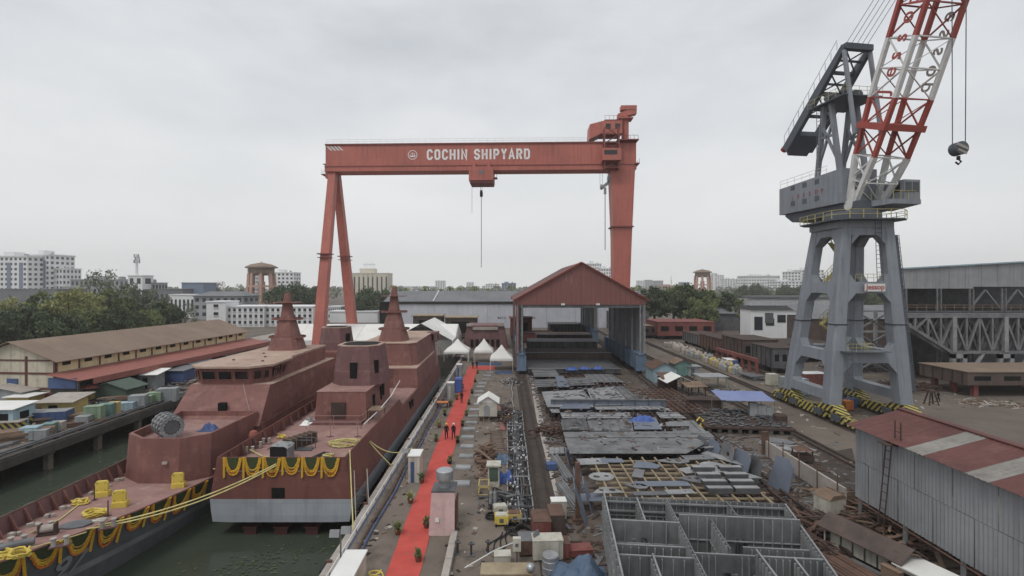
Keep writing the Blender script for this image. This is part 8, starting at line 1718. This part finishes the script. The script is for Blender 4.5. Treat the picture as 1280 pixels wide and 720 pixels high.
m_ = MB(); m_.path([ondeck(98,632)+Vector((0,0,.05)),ondeck(75,650)+Vector((0,0,.05)),ondeck(38,668)+Vector((0,0,.1))],.05,5); solo('deck_rope',m_,'rope_yellow','taut yellow rope from the coil toward the bow bollards','rope'); m_ = MB(); m_.path([ondeck(25,690)+Vector((0,0,.1)),ondeck(80,678)+Vector((0,0,.2)),ondeck(108,668)+Vector((0,0,.15))],.04,5); solo('deck_rope',m_,'rope_yellow','yellow rope lying along the bow edge bar','rope')
m_ = MB(); m_.prism(circ(0,0,.95,8,.7),0,.12); solo('hatch_plate',m_,'steel_dark','dark octagonal hatch plate on the foredeck','hatch',ondeck(95,657),.2)
m_ = MB(); m_.bx(-.3,.3,-.15,.15,0,.15); m_.bx(-.1,.5,.2,.4,0,.12); solo('deck_rag',m_,'fridge_white','small white bundle beside the hatch plate','bundle',ondeck(120,653),.3)
for i,(px,py) in enumerate(((56,664),(75,683),(135,660),(22,682))):
    t0 = thing('bollard',ORD[i]+' twin bollard counted across the foredeck','bollard',ondeck(px,py),.5,'foredeck bollards'); m_ = MB(); m_.bx(-.5,.5,-.2,.2,0,.08); part(t0,'base',m_,'primer_dark')
    for s_ in (-.3,.3): m_ = MB(); m_.lathe([(.13,.08),(.13,.5),(.18,.52),(.18,.58),(.1,.6)],(s_,0,0),10); part(t0,'post',m_,'concrete_pale')
t0 = thing('deck_pipe','short grey pipe lying near the bow','pipe',ondeck(18,686),.6); m_ = MB(); m_.tube((-.9,0,.25),(.9,0,.25),.22,12); part(t0,'pipe',m_,'steel_grey'); m_ = MB(); m_.tube((-.91,0,.25),(-.9,0,.25),.17,12); part(t0,'pipe_mouth',m_,'void')
t0 = thing('deck_winch','small rusty winch on the foredeck','winch',ondeck(60,668),.4); m_ = MB(); m_.bx(-.5,.5,-.3,.3,0,.15); part(t0,'base',m_,'rust_dark'); m_ = MB(); m_.tube((-.35,0,.4),(.35,0,.4),.25,12); part(t0,'drum',m_,'concrete_pale'); 
for s_ in (-.4,.4): m_ = MB(); m_.bx(s_-.05,s_+.05,-.25,.25,.1,.7); part(t0,'cheek',m_,'rust_dark')
for i,(px,py) in enumerate(((118,625),(135,645))): m_ = MB(); m_.tube((0,0,0),(0,0,1.1),.04,6); m_.bx(-.15,.15,-.15,.15,0,.03); solo('deck_post',m_,'rust_dark',['thin dark post left of the yellow hatch covers','thin dark post in front of the yellow hatch covers'][i],'post',ondeck(px,py))
for i in range(12):
    Y = 27+i*1.55; m_ = MB(); m_.box((0,0,.12),(.35,.25,.22),rz=i); m_.box((.25,.2,.1),(.25,.2,.18),rz=i*2); solo('bulwark_bag',m_,'concrete_pale',ORD[i]+' pale bag from the bow tucked along the left bulwark','bag',(CX2-hb(Y)+.75,Y,zs(Y)),0,'bags along the bulwark')
# launcher under grey wrap on the gun deck
lp = ondeck(216,552,3.55); lc = thing('launcher','grey ribbed multi barrel launcher on the gun house','launcher',(-31.0,45.3,3.55),-.7)
for i in range(14):
    a_ = 2*math.pi*i/14; m_ = MB(); m_.tube((-1.25,.8*math.cos(a_),1.15+.8*math.sin(a_)),(1.25,.8*math.cos(a_),1.15+.8*math.sin(a_)),.2,8); tb_ = part(lc,'barrel',m_,'steel_pale')
    m_ = MB(); m_.tube((-1.27,.8*math.cos(a_),1.15+.8*math.sin(a_)),(-1.24,.8*math.cos(a_),1.15+.8*math.sin(a_)),.14,8); part(tb_,'muzzle',m_,'void')
for x in (-.8,0,.8): m_ = MB(); m_.tube((x-.12,0,1.15),(x+.12,0,1.15),1.06,18); part(lc,'band',m_,'steel_grey')
m_ = MB(); m_.tube((-1.2,0,1.15),(1.2,0,1.15),.6,14); part(lc,'core',m_,'steel_dark'); m_ = MB(); m_.lathe([(.7,0),(.6,.3),(.5,.9)],(0,0,0),12); part(lc,'pedestal',m_,'steel_pale')
tarp('blue_tarpaulin','dark blue tarpaulin heap beside the launcher',(-28.7,47.6,3.55),1.7,1.2,.8,'box_blue',61)
# goods on the stern deck
def sd(px,py): return G(px,py,ZD)
t0 = thing('covered_machine','silver sheeted machine at the stern garlands','machine',sd(347,578)+Vector((0,.7,0))); m_ = MB(); m_.bx(-.7,.7,-.6,.6,0,1.25); part(t0,'body',m_,'cable_black'); m_ = MB(); m_.sheet(1.7,1.5,10,8,lambda x,y: 1.32+.1*math.sin(x*5)*math.cos(y*6)-.5*max(0,abs(x)-.62)*2); part(t0,'silver_sheet',m_,'steel_pale'); m_ = MB(); m_.bx(.72,.85,-.6,.6,0,1.1); part(t0,'side_panel',m_,'steel_grey')
t0 = thing('net_crate','long dark crate with netting behind the silver sheeted machine','crate',sd(372,560)+Vector((0,.6,0)),-.5); m_ = MB(); m_.bx(-.5,.5,-1.5,1.5,0,.95); part(t0,'box',m_,'rust_dark')
for i in range(6): m_ = MB(); m_.bx(-.55,.55,-1.4+i*.55,-1.34+i*.55,.1,1.02); part(t0,'strap',m_,'timber')
tarp('white_bag','white bags heaped on the long dark crate',sd(375,548)+Vector((0,1.4,.98)),.9,1.2,.4,'white_sheet',62); tarp('grey_bag','grey wrapped bundle on the deck near the deckhouse',sd(388,528),1.6,.9,.6,'steel_pale',63)
coil('yellow rope coil on the stern deck crate',sd(352,548),.4,30,'deep_yellow')
for i,(px,py) in enumerate(((312,566),(322,560),(333,555))):
    t0 = thing('bollard',ORD[i]+' twin bollard from the stern along the left bulwark of the near ship','bollard',sd(px,py),.2,'stern bollards'); m_ = MB(); m_.bx(-.45,.45,-.2,.2,0,.06); part(t0,'base',m_,'primer_dark')
    for s_ in (-.25,.25): m_ = MB(); m_.lathe([(.13,.06),(.13,.5),(.17,.55),(.1,.58)],(s_,0,0),10); part(t0,'post',m_,'concrete_pale')
t0 = thing('red_cover','red covered life raft post by the left stern bulwark','raft',sd(317,555)); m_ = MB(); m_.lathe([(.25,0),(.4,.3),(.42,.9),(.3,1.2),(.05,1.3)],(0,0,0),12); part(t0,'cover',m_,'container_red'); m_ = MB(); m_.lathe([(.3,0),(.3,.06)],(0,0,0),12); part(t0,'foot',m_,'rust_dark')
t0 = thing('steel_table','dark open frame table on the stern deck','table',sd(381,562)); 
for sx in (-.8,.8):
    for sy in (-.4,.4): m_ = MB(); m_.bx(sx-.03,sx+.03,sy-.03,sy+.03,0,.95); part(t0,'leg',m_,'steel_dark')
for y in (-.4,.4): m_ = MB(); m_.bx(-.8,.8,y-.03,y+.03,.95,1.01); part(t0,'rail',m_,'steel_dark')
m_ = MB(); m_.bx(-.7,.7,-.4,.4,.0,.12); part(t0,'tray',m_,'steel_dark')
t0 = thing('black_pallet','dark slatted pallet at the right of the stern deck','pallet',sd(404,571),-.4)
for i in range(6): m_ = MB(); m_.bx(-.6,.6,-.7+i*.25,-.53+i*.25,.1,.16); part(t0,'slat',m_,'cable_black')
for s_ in (-.5,.5): m_ = MB(); m_.bx(s_-.06,s_+.06,-.7,.75,0,.1); part(t0,'runner',m_,'rust_dark')
coil('loose pale yellow rope tangle spread on the stern deck',sd(432,556),1.7,90,'rope_yellow',.04); coil('pale yellow rope coil beside the dark pallet',sd(410,572),.5,36,'rope_yellow',.06)
m_ = MB(); m_.path([sd(312,566)+Vector((0,0,.3)),sd(328,573)+Vector((0,0,.2)),(S1.x-.6,ys+.1,3.6)],.05,5); solo('deck_rope',m_,'rope_yellow','yellow rope from the stern bollard to the garlands','rope')
for i,px in enumerate((413,447)):
    t0 = thing('deck_stand',['thin T shaped stand before the deckhouse, left','thin stand before the deckhouse, right'][i],'stand',sd(px,546)); m_ = MB(); m_.tube((0,0,0),(0,0,1.7),.04,6); part(t0,'pole',m_,'primer_deck'); m_ = MB(); m_.bx(-.35,.35,-.05,.05,0,.06); m_.bx(-.05,.05,-.3,.3,0,.05); part(t0,'foot',m_,'primer_dark')
# floating leaves on the water
rnd = random.Random(14); m_ = MB()
for cxx,cyy,n_,sp in ((-18.4,35.2,70,1.2),(-17.0,36.8,40,1.4),(-15.2,37.6,30,1.2),(-19.5,33.0,25,2.0),(-22.5,35,16,1.6),(-14.6,33.5,22,1.8),(-44,52,60,5),(-46,66,50,6)):
    for i in range(n_):
        x,y = rnd.gauss(cxx,sp),rnd.gauss(cyy,sp*.7)
        r_ = rnd.uniform(.06,.2); a_ = rnd.uniform(0,3); m_.add([(x+r_*math.cos(a_+k*1.57),y+r_*math.sin(a_+k*1.57)*.7,WZ+.02+.012*k) for k in range(4)],[(0,1,2,3)])
o = part(None,'floating_weed',m_,'leaf_dark'); tag(o,'patches of floating green weed on the dark water','weed',None,'stuff')
# ------------------------------------------------------------- people
def person_mesh(seed, stride, lean=0):
    V = [(0,0,.95),(0,-.01,1.12),(0,-.01,1.34),(0,0,1.46),(0,-.02,1.55),(0,-.03,1.68),
         (-.17,0,1.40),(-.24,.03+stride*.3,1.14),(-.25,-.05+stride*.5,.90),(.17,0,1.40),(.24,.03-stride*.3,1.14),(.25,-.05-stride*.5,.90),
         (-.10,0,.90),(-.11,-stride*.6-.03,.50),(-.11,-stride+.02,.09),(-.12,-stride-.15,.04),(.10,0,.90),(.11,stride*.5-.05,.50),(.11,stride,.09),(.12,stride-.16,.04)]
    Rr = [.15,.14,.165,.075,.07,.10,.075,.055,.04,.075,.055,.04,.10,.075,.05,.04,.10,.075,.05,.04]
    E_ = [(0,1),(1,2),(2,3),(3,4),(4,5),(2,6),(6,7),(7,8),(2,9),(9,10),(10,11),(0,12),(12,13),(13,14),(14,15),(0,16),(16,17),(17,18),(18,19)]
    me = bpy.data.meshes.new('skeleton'); me.from_pydata(V,E_,[]); ob = bpy.data.objects.new('skeleton',me); COL.objects.link(ob)
    ob.modifiers.new('skin','SKIN'); sb = ob.modifiers.new('sub','SUBSURF'); sb.levels = 1; sb.render_levels = 1
    for i,sv in enumerate(me.skin_vertices[0].data): sv.radius = (Rr[i],Rr[i]*(.72 if i in (1,2) else 1)); sv.use_root = (i==0)
    dg = bpy.context.evaluated_depsgraph_get(); ev = bpy.data.meshes.new_from_object(ob.evaluated_get(dg)); m_ = MB()
    m_.v = [tuple(v.co) for v in ev.vertices]; m_.f = [tuple(p.vertices) for p in ev.polygons]; m_.m = []
    for p in ev.polygons:
        z = p.center.z; x = abs(p.center.x); m_.m.append(3 if z<.1 else 2 if z>1.47 or (x>.2 and z<.97 and z>.8) else 0 if z<.93 else 1)
    bpy.data.objects.remove(ob); bpy.data.meshes.remove(me); bpy.data.meshes.remove(ev); m_.c = 2
    for s_,y in ((-1,-.05+stride*.5),(1,-.05-stride*.5)):
        for k,l_ in enumerate((.07,.085,.09,.08)): m_.bar((s_*.25,y-.03+k*.02,.87),(s_*.245,y-.035+k*.022,.87-l_),.014,.014)
        m_.bar((s_*.235,y-.035,.89),(s_*.21,y-.07,.84),.016,.016)
    m_.box((0,-.125,1.66),(.03,.03,.04)); m_.c = 3
    for s_ in (-.035,.035): m_.box((s_,-.115,1.70),(.022,.012,.012))
    m_.box((0,-.118,1.615),(.05,.01,.01)); return m_
pms = [person_mesh(1,.22), person_mesh(2,.05)]
hel = MB(); hel.lathe([(.165,0),(.135,.015),(.13,.07),(.09,.13),(.02,.15)],(0,-.02,0),12)
for i,(loc,rz,pm_i,shirt,hm_,lab) in enumerate(((G(558,549),.1,0,'cloth_black','deep_yellow','person in dark clothes with yellow helmet walking on the carpet'),(G(567,549),-.1,0,'cloth_black','helmet_white','person in dark clothes with white helmet walking on the carpet'),(G(577,504),.5,1,'cloth_black','cable_black','person in dark clothes standing beside the blue toilet'),(G(591,461),.2,1,'cloth_black','cloth_black','person in dark clothes at the far carpet end, left'),(G(596,461),-.2,1,'cloth_black','cloth_black','person in dark clothes at the far carpet end, right'),(G(1173,503),.6,0,'cloth_black','cloth_black','person in dark clothes standing beside the trestle'),(G(886,442),.3,1,'cloth_black','cloth_black','person in dark clothes between the gas bottles and the rail'))):
    t0 = thing('person',lab,'person',loc+Vector((0,0,.03)),rz,'people in the yard'); pmesh_ = MB(); pmesh_.v=list(pms[pm_i].v); pmesh_.f=list(pms[pm_i].f); pmesh_.m=list(pms[pm_i].m)
    part(t0,'body',pmesh_,['cloth_black',shirt,'skin','cable_black'],smooth=True)
    hh = MB(); hh.v=[(x,y,z+1.69) for x,y,z in hel.v]; hh.f=list(hel.f); hh.m=list(hel.m); part(t0,'helmet' if hm_!='cloth_black' else 'hair',hh,hm_,smooth=True)
